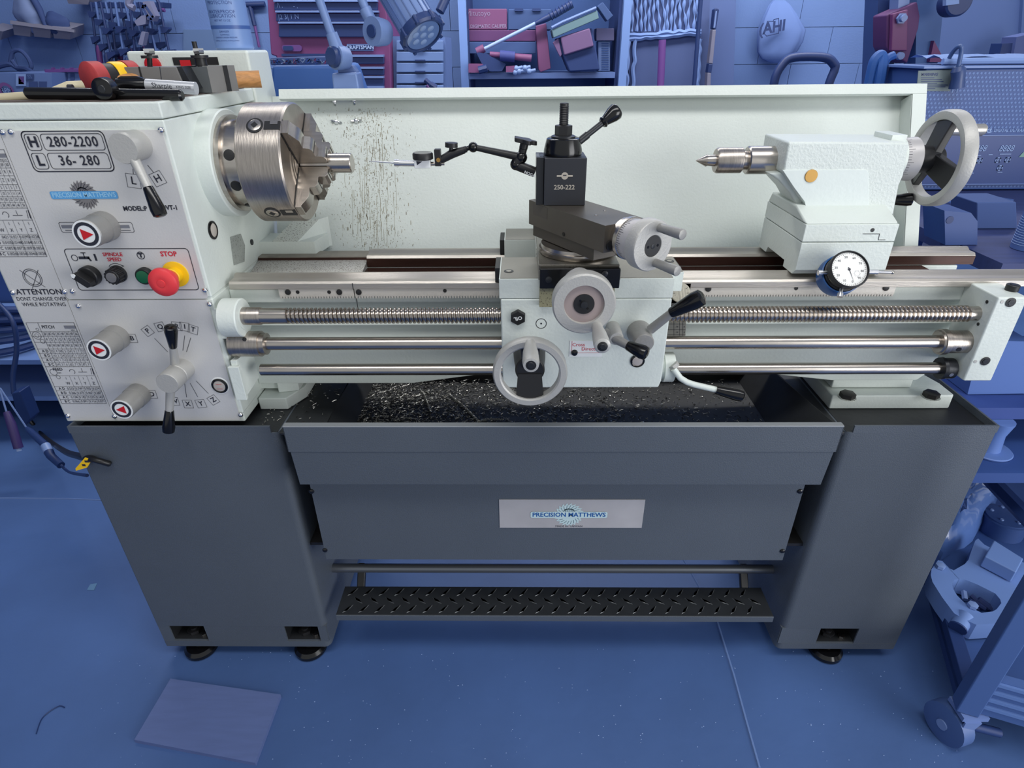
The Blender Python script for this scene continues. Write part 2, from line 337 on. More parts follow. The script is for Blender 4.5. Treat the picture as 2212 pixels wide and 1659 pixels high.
def logo(mb, c, R, Y, mw, mt, mo, wd, h):
    cx, cz = c; n = 22; ring = []
    for k in range(n):
        q = 2 * math.pi * k / n; q2 = 2 * math.pi * (k + .85) / n
        ring += [(cx + R * math.cos(q), cz + R * math.sin(q)), (cx + .8 * R * math.cos(q2), cz + .8 * R * math.sin(q2))]
    mb.add([(x, Y, z) for x, z in ring], [list(range(len(ring)))], mw)
    for k in range(n):
        q = 2 * math.pi * (k + .1) / n
        mb.line([(cx + .55 * R * math.cos(q + .15), cz + .55 * R * math.sin(q + .15)), (cx + .8 * R * math.cos(q), cz + .8 * R * math.sin(q))], R * .035, Y - .0002, mo)
    mb.line([(cx + .42 * R * math.cos(math.radians(t)), cz + .1 * R + .42 * R * math.sin(math.radians(t))) for t in range(0, 181, 20)], R * .05, Y - .0002, mo)
    for k in range(5): mb.line([(cx - .25 * R + k * .125 * R, cz + .2 * R), (cx - .25 * R + k * .125 * R, cz + .4 * R)], R * .05, Y - .0002, mo)
    mb.line([(cx - .28 * R, cz + .42 * R), (cx - .05 * R, cz + .5 * R), (cx + .25 * R, cz + .42 * R)], R * .09, Y - .0002, mo)
    bar = rrect(cx - wd / 2, cx + wd / 2, cz - h * .62, cz + h * .62, h * .3)
    mb.add([(x, Y - .0004, z) for x, z in bar], [list(range(len(bar)))], mt[0])
    t = 'PRECISION MATTHEWS'; k = len(mb.v); mb.text(t, (cx, Y - .0006, cz), h * .8, mt[1], bold=.04)
    xs = [v.x for v in mb.v[k:]]; s_ = wd * .95 / (max(xs) - min(xs))
    for v in mb.v[k:]: v.x = cx + (v.x - cx) * s_
npo = npm.build('nameplate', ST, label='brushed metal nameplate with a pale gear emblem and blue maker lettering')
lm = MB(); c0 = at(1229, 1112, Y=pY - .002); s0 = 1 / ppm(c0)
logo(lm, (c0.x, c0.z), 33 * s0, pY - .0020, LOGO, (LOGO, INKB), mat('emblem_grey', (90, 110, 120)), 166 * s0, 14 * s0)
t0 = at(1229, 1137, Y=pY - .002); lm.text('MADE IN TAIWAN', t0, 5 * s0, INK)
lm.build('lettering', npo, recalc=False)
# foot treadle
FT = MB(); sA = at(722, 1328, Z=.17); sx0, sx1 = -.452, .612
FT.box(sx0, sx1, -.006, .082, .165, .169, mat('treadle_black', (50, 53, 57), .4, .2, var=.1, vscale=30)); FT.box(sx0, sx1, -.0085, -.0055, .151, .169, GREY)
fto = FT.build('treadle_plate', ST, bevel=.001, label='black diamond-plate foot treadle')
def mklens(mb):
    n = 8; P = [(-.017 + .034 * k / n, 0.0035 * math.sin(math.pi * k / n)) for k in range(n + 1)]
    low = [(x, y, 0) for x, y in P] + [(x, -y, 0) for x, y in P[1:-1][::-1]]
    mb.add(low + [(-.013, 0, .0016), (.013, 0, .0016)], [list(range(2 * n))] + [((i), (i + 1) % (2 * n), 2 * n + (0 if P[min(i, 2 * n - i)][0] < 0 else 1)) for i in range(2 * n)], mat('worn_black', (84, 87, 90), .35, .4))
pts = []
for r in range(3):
    for k in range(27):
        x = sx0 + .025 + k * .0395 + (.0 if r != 1 else .02)
        if x > sx1 - .015: continue
        pts.append(((x, .012 + r * .026, .169), (0, 0, math.radians(48 if r != 1 else -38))))
repeat(mklens, pts, 'tread_bump', fto)
bm_ = MB(); bm_.cyl((-.50, .112, .203), (.66, .112, .203), .0115, mat('worn_bar', (116, 120, 126), .3, .6), seg=16)
bm_.build('treadle_bar', ST)
for x, s in ((sx0 + .03, 1), (sx1 - .03, -1)):
    am = MB(); am.pris([(x, .12, .215), (x, .12, .192), (x, .085, .150), (x, .01, .150), (x, .01, .165), (x, .08, .166)], (s * .02, 0, 0), BLKM); am.build('treadle_arm', ST, bevel=.003)
# ================================================================== LATHE
LA = thing('metal_lathe', (.02, .2, .7), 'white engine lathe with silver gear-table headstock panel, long bed and tall splash guard', 'lathe')
HX0, HX1, HY0, HY1, HZ0, HZ1 = -.926, -.558, .02, .388, .714, 1.303
hb = MB(); sl = .981
hb.box(HX0, HX1 - .0012, HY0 + .001, HY1, HZ0, 1.277, PAINT); 
hb.box(HX0 - .0, HX1 + .0006, HY0, HY1 + .001, 1.2785, HZ1, PAINT)
hb.box(HX0 + .001, HX1, HY0 + .0, .32, sl + .001, 1.2775, PAINT)
hb.box(HX0 + .001, HX1, HY0 + .0, .30, HZ0 + .02, sl - .001, PAINT)
hs = hb.build('headstock', LA, bevel=.003)
tp = MB(); tp.box(HX0 + .012, HX1 - .012, HY0 + .012, HY1 - .01, HZ1, HZ1 + .0015, mat('worn_dark_top_mat', (84, 72, 68), .7, var=.3, vscale=30)); tp.build('top_mat', hs)
# back box
bb = MB(); P = [(-.805, .40, 1.30), (-.554, .40, 1.30), (-.554, .52, 1.30), (-.805, .52, 1.30)]
bb.box(-.805, -.554, .392, .51, 1.25, 1.372, PAINT); bbo = bb.build('electrical_box', LA, bevel=.006)
wn = MB(); a = at(372, 124, Y=.391); b = at(473, 140, Y=.391); wn.box(a.x, b.x, .390, .392, b.z, a.z, BLKM); a = at(388, 130, Y=.389); b = at(415, 150, Y=.389); wn.box(a.x, b.x, .388, .392, b.z, a.z, RED)
c = at(330, 141, Y=.388); wn.rev(c + Vector((0, .004, 0)), (0, -1, 0), [(0, .016), (.006, .016), (.008, .012)], RED, 20); wn.build('switch', bbo)
# plates
PY = .0165
X1 = -.8215; XL = HX0 + .008
pl = MB()
pl.box(XL, X1 - .0006, PY, HY0, .7205, 1.262, PLATE); plL = pl.build('thread_table_plate', hs, label='silver plate with printed pitch and feed tables')
pl = MB(); pl.add([], [], PLATE); o_ = rrect(X1 + .0006, -.563, .9815, 1.2635, .006)
pl.pris([(a, PY, b) for a, b in o_], (0, HY0 - PY, 0), PLATE); plU = pl.build('speed_plate', hs)
pl = MB(); o_ = rrect(X1 + .0006, -.566, .7205, .9795, .004); pl.pris([(a, PY, b) for a, b in o_], (0, HY0 - PY, 0), PLATE); plD = pl.build('feed_plate', hs)
def mkrivet(mb): mb.rev((0, 0, 0), (0, -1, 0), [(0, .0050), (.002, .0046), (.0036, .003), (.0044, .0003)], mat('chrome', (225, 225, 228), .12, 1), 16)
rv = [(24, 285), (348, 281), (28, 632), (140, 630), (157, 629), (443, 627), (170, 661), (453, 657), (147, 898), (248, 899), (266, 898), (520, 896), (6, 286)]
repeat(mkrivet, [tuple(at(a, b, Y=PY)) for a, b in rv], 'plate_screw', hs)
# printing on the plates
TY = PY - .0006
def PP(a, b): p = at(a, b, Y=TY); return (p.x, p.z)
def hpx(px, c): return px / ppm(at(c[0], c[1], Y=TY))
U = MB()
def frame(mb, a, b, r, wd, m=INK):
    A = PP(*a); B = PP(*b); mb.line(rrect(A[0], B[0], B[1], A[1], r), wd, TY, m, closed=True)
x0, zA = PP(42, 284); xr = PP(222, 286)[0]; zC = PP(60, 371)[1]
U.line(rrect(x0, xr, zC, zA, .008), .0016, TY, INK, True)
m1 = (zA + zC) / 2; g = .004
for (za, zb, a, t1, t2) in ((zA - g, m1 + g / 2, 0, 'H', '280-2200'), (m1 - g / 2, zC + g, 0, 'L', '36- 280')):
    U.line(rrect(x0 + g, x0 + .026, zb, za, .005), .0009, TY, INK, True); U.line(rrect(x0 + .030, xr - g, zb, za, .005), .0009, TY, INK, True)
    U.text(t1, (x0 + .0155, TY - .0003, (za + zb) / 2), (za - zb) * .62, INK, bold=.05)
    U.text(t2, (x0 + .030 + (xr - g - x0 - .030) / 2, TY - .0003, (za + zb) / 2), (za - zb) * .62, INK, sx=.9, bold=.02, sp=1.1)
c = PP(176, 420); k = hpx(1, (176, 420))
logo(U, (c[0] + .004, c[1] - .001), 31 * k, TY, mat('emblem_dark', (120, 118, 120)), (LBLUE, mat('emblem_light', (150, 200, 232))), INK, 146 * k, 13 * k)
p = at(266, 451, Y=TY); U.text('MODEL:P', p, 9.5 * k, INK, align='LEFT', bold=.05, sx=.95); p = at(352, 449, Y=TY); U.text('0VT-1', p, 9.5 * k, INK, align='LEFT', bold=.05, sx=.95)
def boxed(mb, ch, px, h, ang=0, wd=.0006, bw_=1.9):
    p = at(px[0], px[1], Y=TY); kk = 1 / ppm(p); q = math.radians(ang); xd = Vector((math.cos(q), 0, math.sin(q))); zd = Vector((-math.sin(q), 0, math.cos(q)))
    mb.text(ch, p, h * kk, INK, xd, zd, bold=.02)
    H = h * kk * .95; o = [p + xd * a * H + zd * b * H for a, b in ((-.95, -.95), (.95, -.95), (.95, .95), (-.95, .95))]
    mb.line([(v.x, v.z) for v in o], wd, TY, INK, True)
boxed(U, 'L', (288, 391), 16, -8); boxed(U, 'H', (341, 386), 15, 20)
U.line([PP(287, 365), PP(288, 376)], .0008, TY, INK); U.line([PP(319, 357), PP(332, 373)], .0008, TY, INK)
for a in ((148, 491), (269, 491)):
    A = PP(*a); B = (A[0] + .0, A[1]); w_ = 19 * k; h_ = 11 * k; U.line(rrect(A[0] - w_, A[0] + w_, A[1] - h_, A[1] + h_, .003), .0007, TY, INK, True)
    U.line([(A[0] - w_ * .7, A[1] + h_ * .15), (A[0] + w_ * .5, A[1] + h_ * .15)], h_ * .6, TY, mat('print_grey', (120, 122, 130))); U.line([(A[0] - w_ * .5, A[1] - h_ * .6), (A[0] + w_ * .6, A[1] - h_ * .6)], .0009, TY, INK)
A = PP(137, 538); Bx = PP(405, 536)[0]; Bz = PP(180, 627)[1]
U.line(rrect(A[0], Bx, Bz, A[1], .006), .0012, TY, INK, True)
U.text('SPINDLE', at(243, 550, Y=TY), 8.5 * k, INKR, bold=.03); U.text('SPEED', at(247, 561, Y=TY), 8.5 * k, INKR, bold=.03); U.text('STOP', at(364, 549, Y=TY), 11 * k, INKR, bold=.04)
c = PP(304, 552); U.disc((c[0], TY, c[1]), 9 * k, INK, r0=7.3 * k); U.text('T', (c[0], TY - .0002, c[1]), 9 * k, INK, bold=.12)
c = PP(161, 557); U.disc((c[0], TY, c[1]), 7.5 * k, INK, r0=6 * k); c = PP(206, 556); U.line([(c[0], c[1] - .005), (c[0], c[1] + .005)], .0035, TY, INK)
c = PP(183, 557); U.line([(c[0] - .009, c[1]), (c[0] + .007, c[1])], .005, TY, INK); U.line([(c[0] + .006, c[1]), (c[0] + .009, c[1] - .005)], .003, TY, INK); U.line([(c[0], c[1]), (c[0], c[1] + .009)], .0015, TY, INK); U.line([(c[0] - .004, c[1] + .009), (c[0] + .004, c[1] + .009)], .0015, TY, INK)
c = PP(250, 574); U.line([(c[0] + .014 * math.cos(math.radians(t)), c[1] - .006 + .010 * math.sin(math.radians(t))) for t in range(150, 20, -15)], .0009, TY, INK); U.text('>', (c[0] + .013, TY, c[1] - .001), .005, INK)
U.build('lettering', plU, recalc=False)
# lower plate printing
D = MB()
for ch, p, an in (('P', (319, 715), 30), ('Q', (346, 706), 12), ('R', (382, 705), -6), ('I', (399, 706), -10), ('T', (417, 712), -20), ('X', (406, 873), 0), ('Y', (434, 872), 8), ('Z', (461, 864), 28), ('B', (285, 731), 0), ('D', (328, 852), 0), ('W', (376, 867), 0)):
    boxed(D, ch, p, 11, an)
for a, b in (((334, 731), (362, 760)), ((399, 725), (395, 757)), ((412, 730), (403, 760)), ((399, 829), (403, 858)), ((411, 828), (427, 857)), ((424, 823), (450, 850))):
    D.line([PP(*a), PP(*b)], .0008, TY, INK)
D.build('lettering', plD, recalc=False)
# pitch and feed tables on the left plate
T = MB()
def table(mb, x0, x1, z1, rows, h, cols, head, small, rowlab, vals):
    zb = z1 - rows * h
    mb.line([(x0, z1), (x1, z1), (x1, zb), (x0, zb)], .0006, TY, INK, True)
zz = lambda y, x: at(x, y, Y=TY).z
tx1 = X1 - .004
def rowtext(mb, cells, xs, z, h, m=INK, sx=.62):
    for c_, x_ in zip(cells, xs): mb.text(c_, (x_, TY - .0002, z), h, m, sx=sx)
# top left (partly cut by the frame)
ztop = zz(323, 20); rows = [zz(v, 60) for v in (352, 392, 405, 419, 432, 446, 458)]
xl = XL + .003
def grid(mb, x0, x1, zs, xs=None, vz=None):
    mb.line([(x0, zs[0]), (x1, zs[0]), (x1, zs[-1]), (x0, zs[-1])], .0007, TY, INK, True)
    for z in zs[1:-1]: mb.line([(x0, z), (x1, z)], .0005, TY, INK)
    for x in xs or []: mb.line([(x, vz[0]), (x, vz[1])], .0004, TY, INK)
def tab(mb, z1, pitch, feed):
    """one pitch table above one feed table; about 0.2 m high"""
    z = z1; H = .0095; lx = xl + .022; cx = [lx + (tx1 - lx) * (i + .5) / 8 for i in range(8)]; sep = [lx + (tx1 - lx) * i / 8 for i in range(1, 8)]
    zs = [z, z - .018, z - .028, z - .040, z - .054] + [z - .054 - H * i for i in range(1, 5)]
    grid(mb, xl, tx1, zs, sep, (zs[1], zs[-1])); mb.line([(lx, z), (lx, zs[-1])], .0006, TY, INK)
    mb.text('PITCH', (lx + .004, TY, z - .009), .006, INK, align='LEFT', bold=.02)
    mb.line([(lx + .048, z - .009), (lx + .066, z - .009)], .006, TY, mat('print_grey', (120, 122, 130))); mb.text(pitch[0], (lx + .060, TY, z - .0155), .003, INK)
    rowtext(mb, pitch[1], cx, z - .023, .0055); rowtext(mb, pitch[2], cx, z - .034, .0055); rowtext(mb, pitch[3], cx, z - .047, .0055)
    for i, l in enumerate(('A D', 'B D', 'A C', 'B C')):
        mb.text(l, (xl + .013, TY, zs[4 + i] - H / 2), .0055, INK, sx=.9, bold=.02); rowtext(mb, pitch[4][i], cx, zs[4 + i] - H / 2, .005)
    mb.disc((xl + .010, TY, z - .026), .008, INK, r0=.0073); mb.disc((xl + .010, TY, z - .026), .004, INK, r0=.0035); mb.disc((xl + .016, TY, z - .038), .0045, INK, r0=.0038); mb.disc((xl + .016, TY, z - .0135), .0028, INK, r0=.0022)
    z = zs[-1]; H = .0098; cx = [lx + (tx1 - lx) * (i + .5) / 4 for i in range(4)]; sep = [lx + (tx1 - lx) * i / 4 for i in range(1, 4)]
    zs = [z, z - .020, z - .044] + [z - .044 - H * i for i in range(1, 5)]
    grid(mb, xl, tx1, zs, sep, (zs[1], zs[-1])); mb.text('FEED', (lx - .010, TY, z - .006), .006, INK, align='LEFT', bold=.02)
    mb.text(pitch[0], (lx + .0, TY, z - .014), .003, INK)
    c_ = (lx + .026, z - .011); mb.line([(c_[0] + .005 * math.cos(math.radians(t)), c_[1] + .005 * math.sin(math.radians(t))) for t in range(-60, 200, 26)], .0008, TY, INK)
    mb.line([(lx + .038, z - .012), (lx + .054, z - .012)], .001, TY, INK); mb.line([(lx + .046, z - .004), (lx + .046, z - .011)], .0007, TY, INK); mb.line([(lx + .064, z - .004), (lx + .062, z - .017)], .0007, TY, INK); mb.line([(lx + .067, z - .004), (lx + .066, z - .017)], .0014, TY, INK)
    rowtext(mb, ['I'] * 4, cx, z - .026, .005, sx=.9); rowtext(mb, ['W', 'X', 'Y', 'Z'], cx, z - .037, .006, sx=.9)
    mb.disc((xl + .011, TY, z - .012), .007, INK, r0=.0063); mb.disc((xl + .016, TY, z - .023), .004, INK, r0=.0034)
    for i, l in enumerate(('A D', 'B D', 'A C', 'B C')):
        mb.text(l, (xl + .013, TY, zs[2 + i] - H / 2), .0055, INK, sx=.9, bold=.02); rowtext(mb, feed[i], cx, zs[2 + i] - H / 2, .0055, sx=.78)
    return zs[-1]
tab(T, zz(323, 20), ('INCH', '76 60 60 69 60 60 69 60'.split(), 'Q Q R Q R Q R R'.split(), 'W X Y Z X Z X W'.split(),
    ['4 4 4 4 5 5 5 7'.split(), '8 8 9 9 10 11 11 14'.split(), '16 16 18 19 20 22 23 28'.split(), '32 36 38 38 40 44 46 56'.split()]),
    [['.0421', '0.021', '0.0295', '0.0228'], ['0.0105', '0.0148', '0.0184', '0.0113'], ['0.0053', '0.0072', '0.0092', '0.0056'], ['0.0026', '0.0036', '0.0046', '0.0028']])
tab(T, zz(697, 110) - .0, ('MM', '28 28 42 30 49 30 49 36'.split(), 'R Q R Q R Q Q Q'.split(), 'W W W W W X W X'.split(),
    ['3.2 4 4.8 5 5.6 6 7 7.2'.split(), '1.6 2 2.4 2.5 2.8 3 3.5 3.6'.split(), '0.8 1 1.2 1.25 1.4 1.5 1.75 1.8'.split(), '0.4 .5 .6 .62 .7 .75 .87 .9'.split()]),
    [['0.533', '0.749', '0.935', '0.574'], ['0.266', '0.375', '0.467', '0.287'], ['0.134', '0.182', '0.233', '0.143'], ['0.066', '0.091', '0.116', '0.071']])
k2 = hpx(1, (85, 630))
T.text('ATTENTION', at(84, 631, Y=TY), 12 * k2, INK, bold=.02, sx=1.05); T.text('DONT CHANGE OVER', at(90, 646, Y=TY), 8.5 * k2, INK, sx=.9); T.text('WHILE ROTATING', at(95, 658, Y=TY), 8.5 * k2, INK, sx=.95)
c = PP(70, 600); 
for r in (20, 16.5): T.disc((c[0], TY, c[1]), r * k2, INK, r0=(r - 1.1) * k2)
T.line([(c[0] - 21 * k2, c[1] + 17 * k2), (c[0] + 19 * k2, c[1] - 21 * k2)], .0008, TY, INK); T.line([(c[0] + 19 * k2, c[1] + 17 * k2), (c[0] - 10 * k2, c[1] - 24 * k2)], .0008, TY, INK)
T.build('lettering', plL, recalc=False)
# ---- selector knobs and levers on the panel
def solveY(base, fx, Y0=PY):
    p = at(base[0], base[1], Y=Y0); lo, hi = -.2, Y0
    for _ in range(40):
        Y = (lo + hi) / 2; q = Vector((p.x, Y, p.z)) - CAM; d = q.dot(f_); px = CX + F * q.dot(r_) / d
        if px < fx: lo = Y
        else: hi = Y
    return p, Y
def knob(base, fx, R, tip, name, lab):
    p, Y = solveY(base, fx); L = PY - Y; mb = MB()
    mb.rev((p.x, PY, p.z), (0, -1, 0), [(0, R * 1.03), (L * .35, R * 1.03), (L * .36, R * .97), (L * .97, R * .97), (L, R * .92)], SILVD, 36)
    ko = mb.build(name, hs, label=lab); f = MB(); y = Y - .0003
    f.rev((p.x, Y, p.z), (0, -1, 0), [(0, R * .92), (.0004, R * .92)], WHITE, 36)
    f.disc((p.x, Y - .0008, p.z), R * .8, INK, r0=R * .58)
    s = 1 if tip > 0 else -1; tr_ = [(s * .48, -.02), (-s * .32, .36), (-s * .32, -.40)]
    f.add([(p.x + a * R, Y - .0010, p.z + b * R) for a, b in tr_], [(0, 1, 2)], RED)
    for vv in f.v[-3:]: pass
    # the dial is merged as a second part beside its knob
    f.build('dial_face', hs, recalc=False)
k3 = 1 / ppm(at(190, 500, Y=-.02))
knob((228, 488), 187, 32 * k3, 1, 'selector_knob', 'grey leadscrew-direction knob with red arrow, above the switches')
knob((254, 727), 214, 30 * k3, 1, 'selector_knob', 'grey knob with red arrow beside the letter B')
knob((301, 850), 263, 29 * k3, -1, 'selector_knob', 'grey knob with left-pointing red arrow beside the letter D')
def grip(mb, a, b, r1, r2, m=BLACK):
    a = Vector(a); b = Vector(b); L = (b - a).length; mb.rev(a, b - a, [(0, r1 * .9), (L * .04, r1), (L * .75, r2), (L * .95, r2 * .92), (L, r2 * .6)], m, 20)
p, Y = solveY((298, 313), 265); R = 32 / ppm((p.x, Y, p.z)); mb = MB(); L = PY - Y
mb.rev((p.x, PY, p.z), (0, -1, 0), [(0, R * 1.0), (L * .3, R), (L * .6, R * 1.02), (L * .95, R), (L, R * .96)], SILV, 36)
e = at(322, 410, Y=-.035); t = at(348, 468, Y=-.045); st = Vector((p.x, Y + .015, p.z))
mb.tube([st, e], [.0085, .0068], SILV, 14); lo = mb.build('speed_range_lever', hs, label='silver H and L lever hub with black grip'); g = MB(); grip(g, e - (t - e) * .1, t, .008, .0115); g.build('lever_grip', hs, label='black grip of the top lever')
p, Y = solveY((397, 795), 361); R = 24.5 / ppm((p.x, Y, p.z)); mb = MB(); L = PY - Y
mb.rev((p.x, PY, p.z), (0, -1, 0), [(0, R), (L * .45, R), (L * .47, R * .94), (L * .5, R * 1.0), (L * .97, R), (L, R * .94)], SILV, 36)
a = at(379, 790, Y=-.003); b = at(374, 750, Y=-.012); c = at(368, 704, Y=-.02); mb.tube([a, b], [.0085, .0065], SILV, 12)
a2 = at(369, 832, Y=-.022); b2 = at(366, 886, Y=-.028); c2 = at(364, 934, Y=-.034); mb.tube([a2, b2], [.0085, .007], SILV, 12)
mb.build('feed_lever', hs, label='silver double lever hub on the lower plate'); g = MB(); grip(g, b, c, .007, .0112); g.build('lever_grip', hs); g = MB(); grip(g, b2, c2, .008, .0115); g.build('lever_grip', hs)
# switches
p = at(198, 594, Y=PY); sw = MB(); R = 22 / ppm(p); sw.rev(p, (0, -1, 0), [(0, R), (.012, R), (.014, R * .9)], BLKM, 28)
q = Vector((p.x, PY - .014, p.z)); ux = Vector((.75, 0, -.66)); uy = Vector((.66, 0, .75))
sw.pris([q + ux * a * R + uy * b * R for a, b in ((-.95, .0), (-.75, .34), (.75, .34), (.95, 0), (.75, -.34), (-.75, -.34))], (0, -.016, 0), BLKM)
sw.pris([q + ux * a * R + uy * b * R + Vector((0, -.016, 0)) for a, b in ((-.98, .0), (-.75, .25), (-.55, .2), (-.55, -.2), (-.75, -.25))], (0, -.0012, 0), WHITE)
sw.build('coolant_switch', hs, bevel=.001, label='black rotary coolant switch with white pointer')
p = at(256, 591, Y=PY); R = 18 / ppm(p); s2 = MB(); s2.rev(p, (0, -1, 0), [(0, R * 1.05), (.004, R * 1.05), (.005, R * .9), (.02, R * .85), (.021, R * .78)], BLKM, 28)
for k_ in range(14): q = 2 * math.pi * k_ / 14; s2.cyl((p.x + R * .88 * math.cos(q), PY - .005, p.z + R * .88 * math.sin(q)), (p.x + R * .85 * math.cos(q), PY - .019, p.z + R * .85 * math.sin(q)), .0018, BLKM, seg=6)
s2.rev((p.x, PY - .021, p.z), (0, -1, 0), [(0, R * .62), (.001, R * .6)], STEEL, 24); s2.build('speed_knob', hs, label='black knurled speed knob with bright metal cap')
p = at(316, 594, Y=PY); R = 18 / ppm(p); s3 = MB(); s3.rev(p, (0, -1, 0), [(0, R), (.009, R), (.011, R * .9)], BLKM, 28); s3.rev((p.x, PY - .008, p.z), (0, -1, 0), [(0, R * .78), (.004, R * .76), (.0045, R * .6)], GRN, 24); s3.build('start_button', hs, label='green round start button in black ring')
p = at(380, 592, Y=PY); R = 28 / ppm(p); s4 = MB(); s4.rev(p, (0, -1, 0), [(0, R), (.002, R), (.0025, R * .96)], YEL, 36)
s4.rev((p.x, PY - .002, p.z), (0, -1, 0), [(0, R * .6), (.012, R * .6), (.013, R * .55), (.018, R * .55)], YEL, 24)
s4.rev((p.x, PY - .016, p.z), (0, -1, 0), [(0, R * .55), (.010, R * .66), (.018, R * .98), (.024, R * 1.1), (.029, R * 1.06), (.033, R * .85), (.034, R * .5), (.0335, R * .3), (.0345, R * .28), (.035, .0003)], REDB, 36)
s4.build('emergency_stop_button', hs, label='red mushroom emergency stop button on yellow ring')
def sight(p, ax, R, par, lab=None):
    m_ = MB(); p = Vector(p); ax = Vector(ax); m_.rev(p, ax, [(0, R), (.002, R), (.0035, R * .82), (.003, R * .74)], BLACK, 32, cap=False); m_.rev(p, ax, [(0, R * .8), (.0022, R * .74), (.0028, R * .5), (.003, .0002)], GLASS, 28)
    return m_.build('sight_glass', par, label=lab)
p = at(475, 833, Y=PY); R = 17.5 / ppm(p); wr = MB(); wr.rev(p, (0, -1, 0), [(0, R * 1.16), (.0006, R * 1.14)], WHITE, 28); wr.build('sight_glass_ring', plD); sight(p, (0, -1, 0), R, hs, 'round oil sight glass with red level lines')
lnm = MB()
for dz in (.3, -.35): lnm.line([(p.x - R * .35, p.z + dz * R), (p.x + R * .35, p.z + dz * R)], .0006, PY - .0036, INKR)
lnm.build('level_mark', hs, recalc=False)
sight(at(459, 497, X=HX1), (1, 0, 0), .0165, hs, 'oil sight glass on the headstock end face')
rc = MB()
def XP(pts, X): return [at(a, b, X=X) for a, b in pts]
rc.pris(XP([(497, 512), (520, 505), (529, 530), (528, 565), (505, 573)], HX1 + .0005), (.0004, 0, 0), mat('recess_grey', (150, 155, 150), .6, dirt=(500, .62, (60, 60, 56)), var=.05)); rc.build('casting_recess', hs)
ss = MB(); q = at(543, 523, X=HX1); ss.rev(q, (1, 0, 0), [(0, .006), (.002, .006)], BLKOX, 16); ss.build('set_screw', hs)
# ------------------------------------------------------------------ bed
def yz(mb, prof, x0, x1, m): mb.pris([(x0, a, b) for a, b in prof], (x1 - x0, 0, 0), m)
WZ = .993
b = MB()
BP = [(.084, .974), (.084, .946), (.096, .942), (.112, .925), (.112, .905), (.098, .893), (.112, .878), (.112, .858), (.098, .846), (.098, .79), (.110, .785), (.11, .755), (.27, .755), (.27, .968), (.225, .968), (.225, .80), (.14, .80), (.14, .974)]
def bedsec(secs):
    n = len(BP); vs = []; fs = []
    for x, zb in secs: vs += [(x, y, max(z, zb) if z > .76 else zb) for y, z in BP]
    for i in range(len(secs) - 1):
        for j in range(n): fs.append((i * n + j, i * n + (j + 1) % n, (i + 1) * n + (j + 1) % n, (i + 1) * n + j))
    fs += [tuple(range(n)), tuple((len(secs) - 1) * n + j for j in range(n))]
    b.add(vs, fs, PAINT)
bedsec([(HX1, .752), (-.23, .752), (-.05, .778), (.48, .778), (.655, .757), (.83, .757), (.86, .79), (.915, .83)])
# feet
for fx0, fx1 in ((.662, .842), (-.60, -.475)):
    b.pris([(fx0, .118, .735), (fx1 - .012, .118, .735), (fx1 - .012, .27, .735), (fx0, .27, .735)], (0, 0, .03), PAINT)
rp = [(.652, .068), (.905 - .004, .068), (.905, .072), (.905, .12), (.86, .29), (.652, .29)]
b.pris([(x, y + .02, .701) for x, y in rp], (0, 0, .033), PAINT)
b.pris([(-.557, .088, .701), (-.497, .088, .701), (-.472, .14, .701), (-.472, .29, .701), (-.557, .29, .701)], (0, 0, .028), PAINT)
b.pris([(-.52, .11, .729), (-.478, .12, .729), (-.478, .25, .729), (-.52, .25, .729)], (0, 0, .03), PAINT)
bed = b.build('bed', LA, bevel=.003)
wy = MB()
yz(wy, [(.071, .978), (.071, .989), (.075, WZ), (.094, WZ), (.104, .999), (.109, .999), (.119, WZ), (.122, WZ), (.122, .974)], -.548, .955, WAY)
wy.build('front_way', LA, bevel=.0008, label='ground steel front way')
wy = MB(); yz(wy, [(.228, .97), (.228, .988), (.232, WZ), (.25, WZ), (.257, .998), (.262, .998), (.271, WZ), (.282, WZ), (.282, .97)], -.323, .945, WAY)
yz(wy, [(.2275, .9695), (.2275, .9875), (.2279, .9875), (.2279, .9695)], -.3235, .9455, WAYD); wy.build('rear_way', LA)
wy = MB(); yz(wy, [(.240, .968), (.240, .9885), (.282, .9885), (.282, .968)], -.5575, -.3245, mat('dirty_way', (142, 136, 126), .5, .3, var=.2, vscale=30)); wy.build('gap_way', LA)
SPK = mat('speckled_metal', (192, 190, 184), .45, .2, var=.08, dirt=(520, .57, (104, 92, 82)), bump=.3, bscale=500); gp = MB(); gp.pris([(-.5575, .140, .955), (-.5575, .140, .962), (-.5575, .2385, .9815), (-.5575, .2385, .955)], (.2325, 0, 0), SPK); gp.box(-.5575, -.325, .2386, .2399, .955, .9865, WAYD); gp.box(-.324, .84, .14, .2275, .955, .968, WAYD)
gp.build('gap_bed', LA)
# seam of gap bridge, rack with teeth
k = MB(); xg = at(765, 640, Y=.07).x
k.box(xg - .0006, xg + .0006, .0700, .0712, .978, .99, BLKM); k.box(xg - .0004, xg + .0004, .082, .0838, .912, .968, BLKM); k.build('bridge_seam', LA)
rk = MB(); RKM = mat('rack_steel', (206, 202, 196), .4, .4, bump=.1, bscale=200)
def rack(x0, x1):
    n = int((x1 - x0) / .0052); P = [(x0, .978), (x1, .978)]
    for i in range(n, 0, -1):
        a = x0 + (i - .5) * (x1 - x0) / n; P += [(a + .0022, .957), (a + .0012, .954), (a - .0012, .954), (a - .0022, .957)]
    for i in range(n):
        a0 = x0 + i * (x1 - x0) / n; a1 = x0 + (i + 1) * (x1 - x0) / n; am = (a0 + a1) / 2
        rk.pris([(a0, .074, .9778), (a0, .074, .963), (a0 + .0004, .074, .963), (am - .0012, .074, .9585), (am + .0012, .074, .9585), (a1 - .0004, .074, .963), (a1, .074, .963), (a1, .074, .9778)], (0, .009, 0), RKM)
rack(at(603, 635, Y=.074).x, xg - .001); rack(xg + .001, at(1932, 632, Y=.074).x); ro = rk.build('gear_rack', LA)
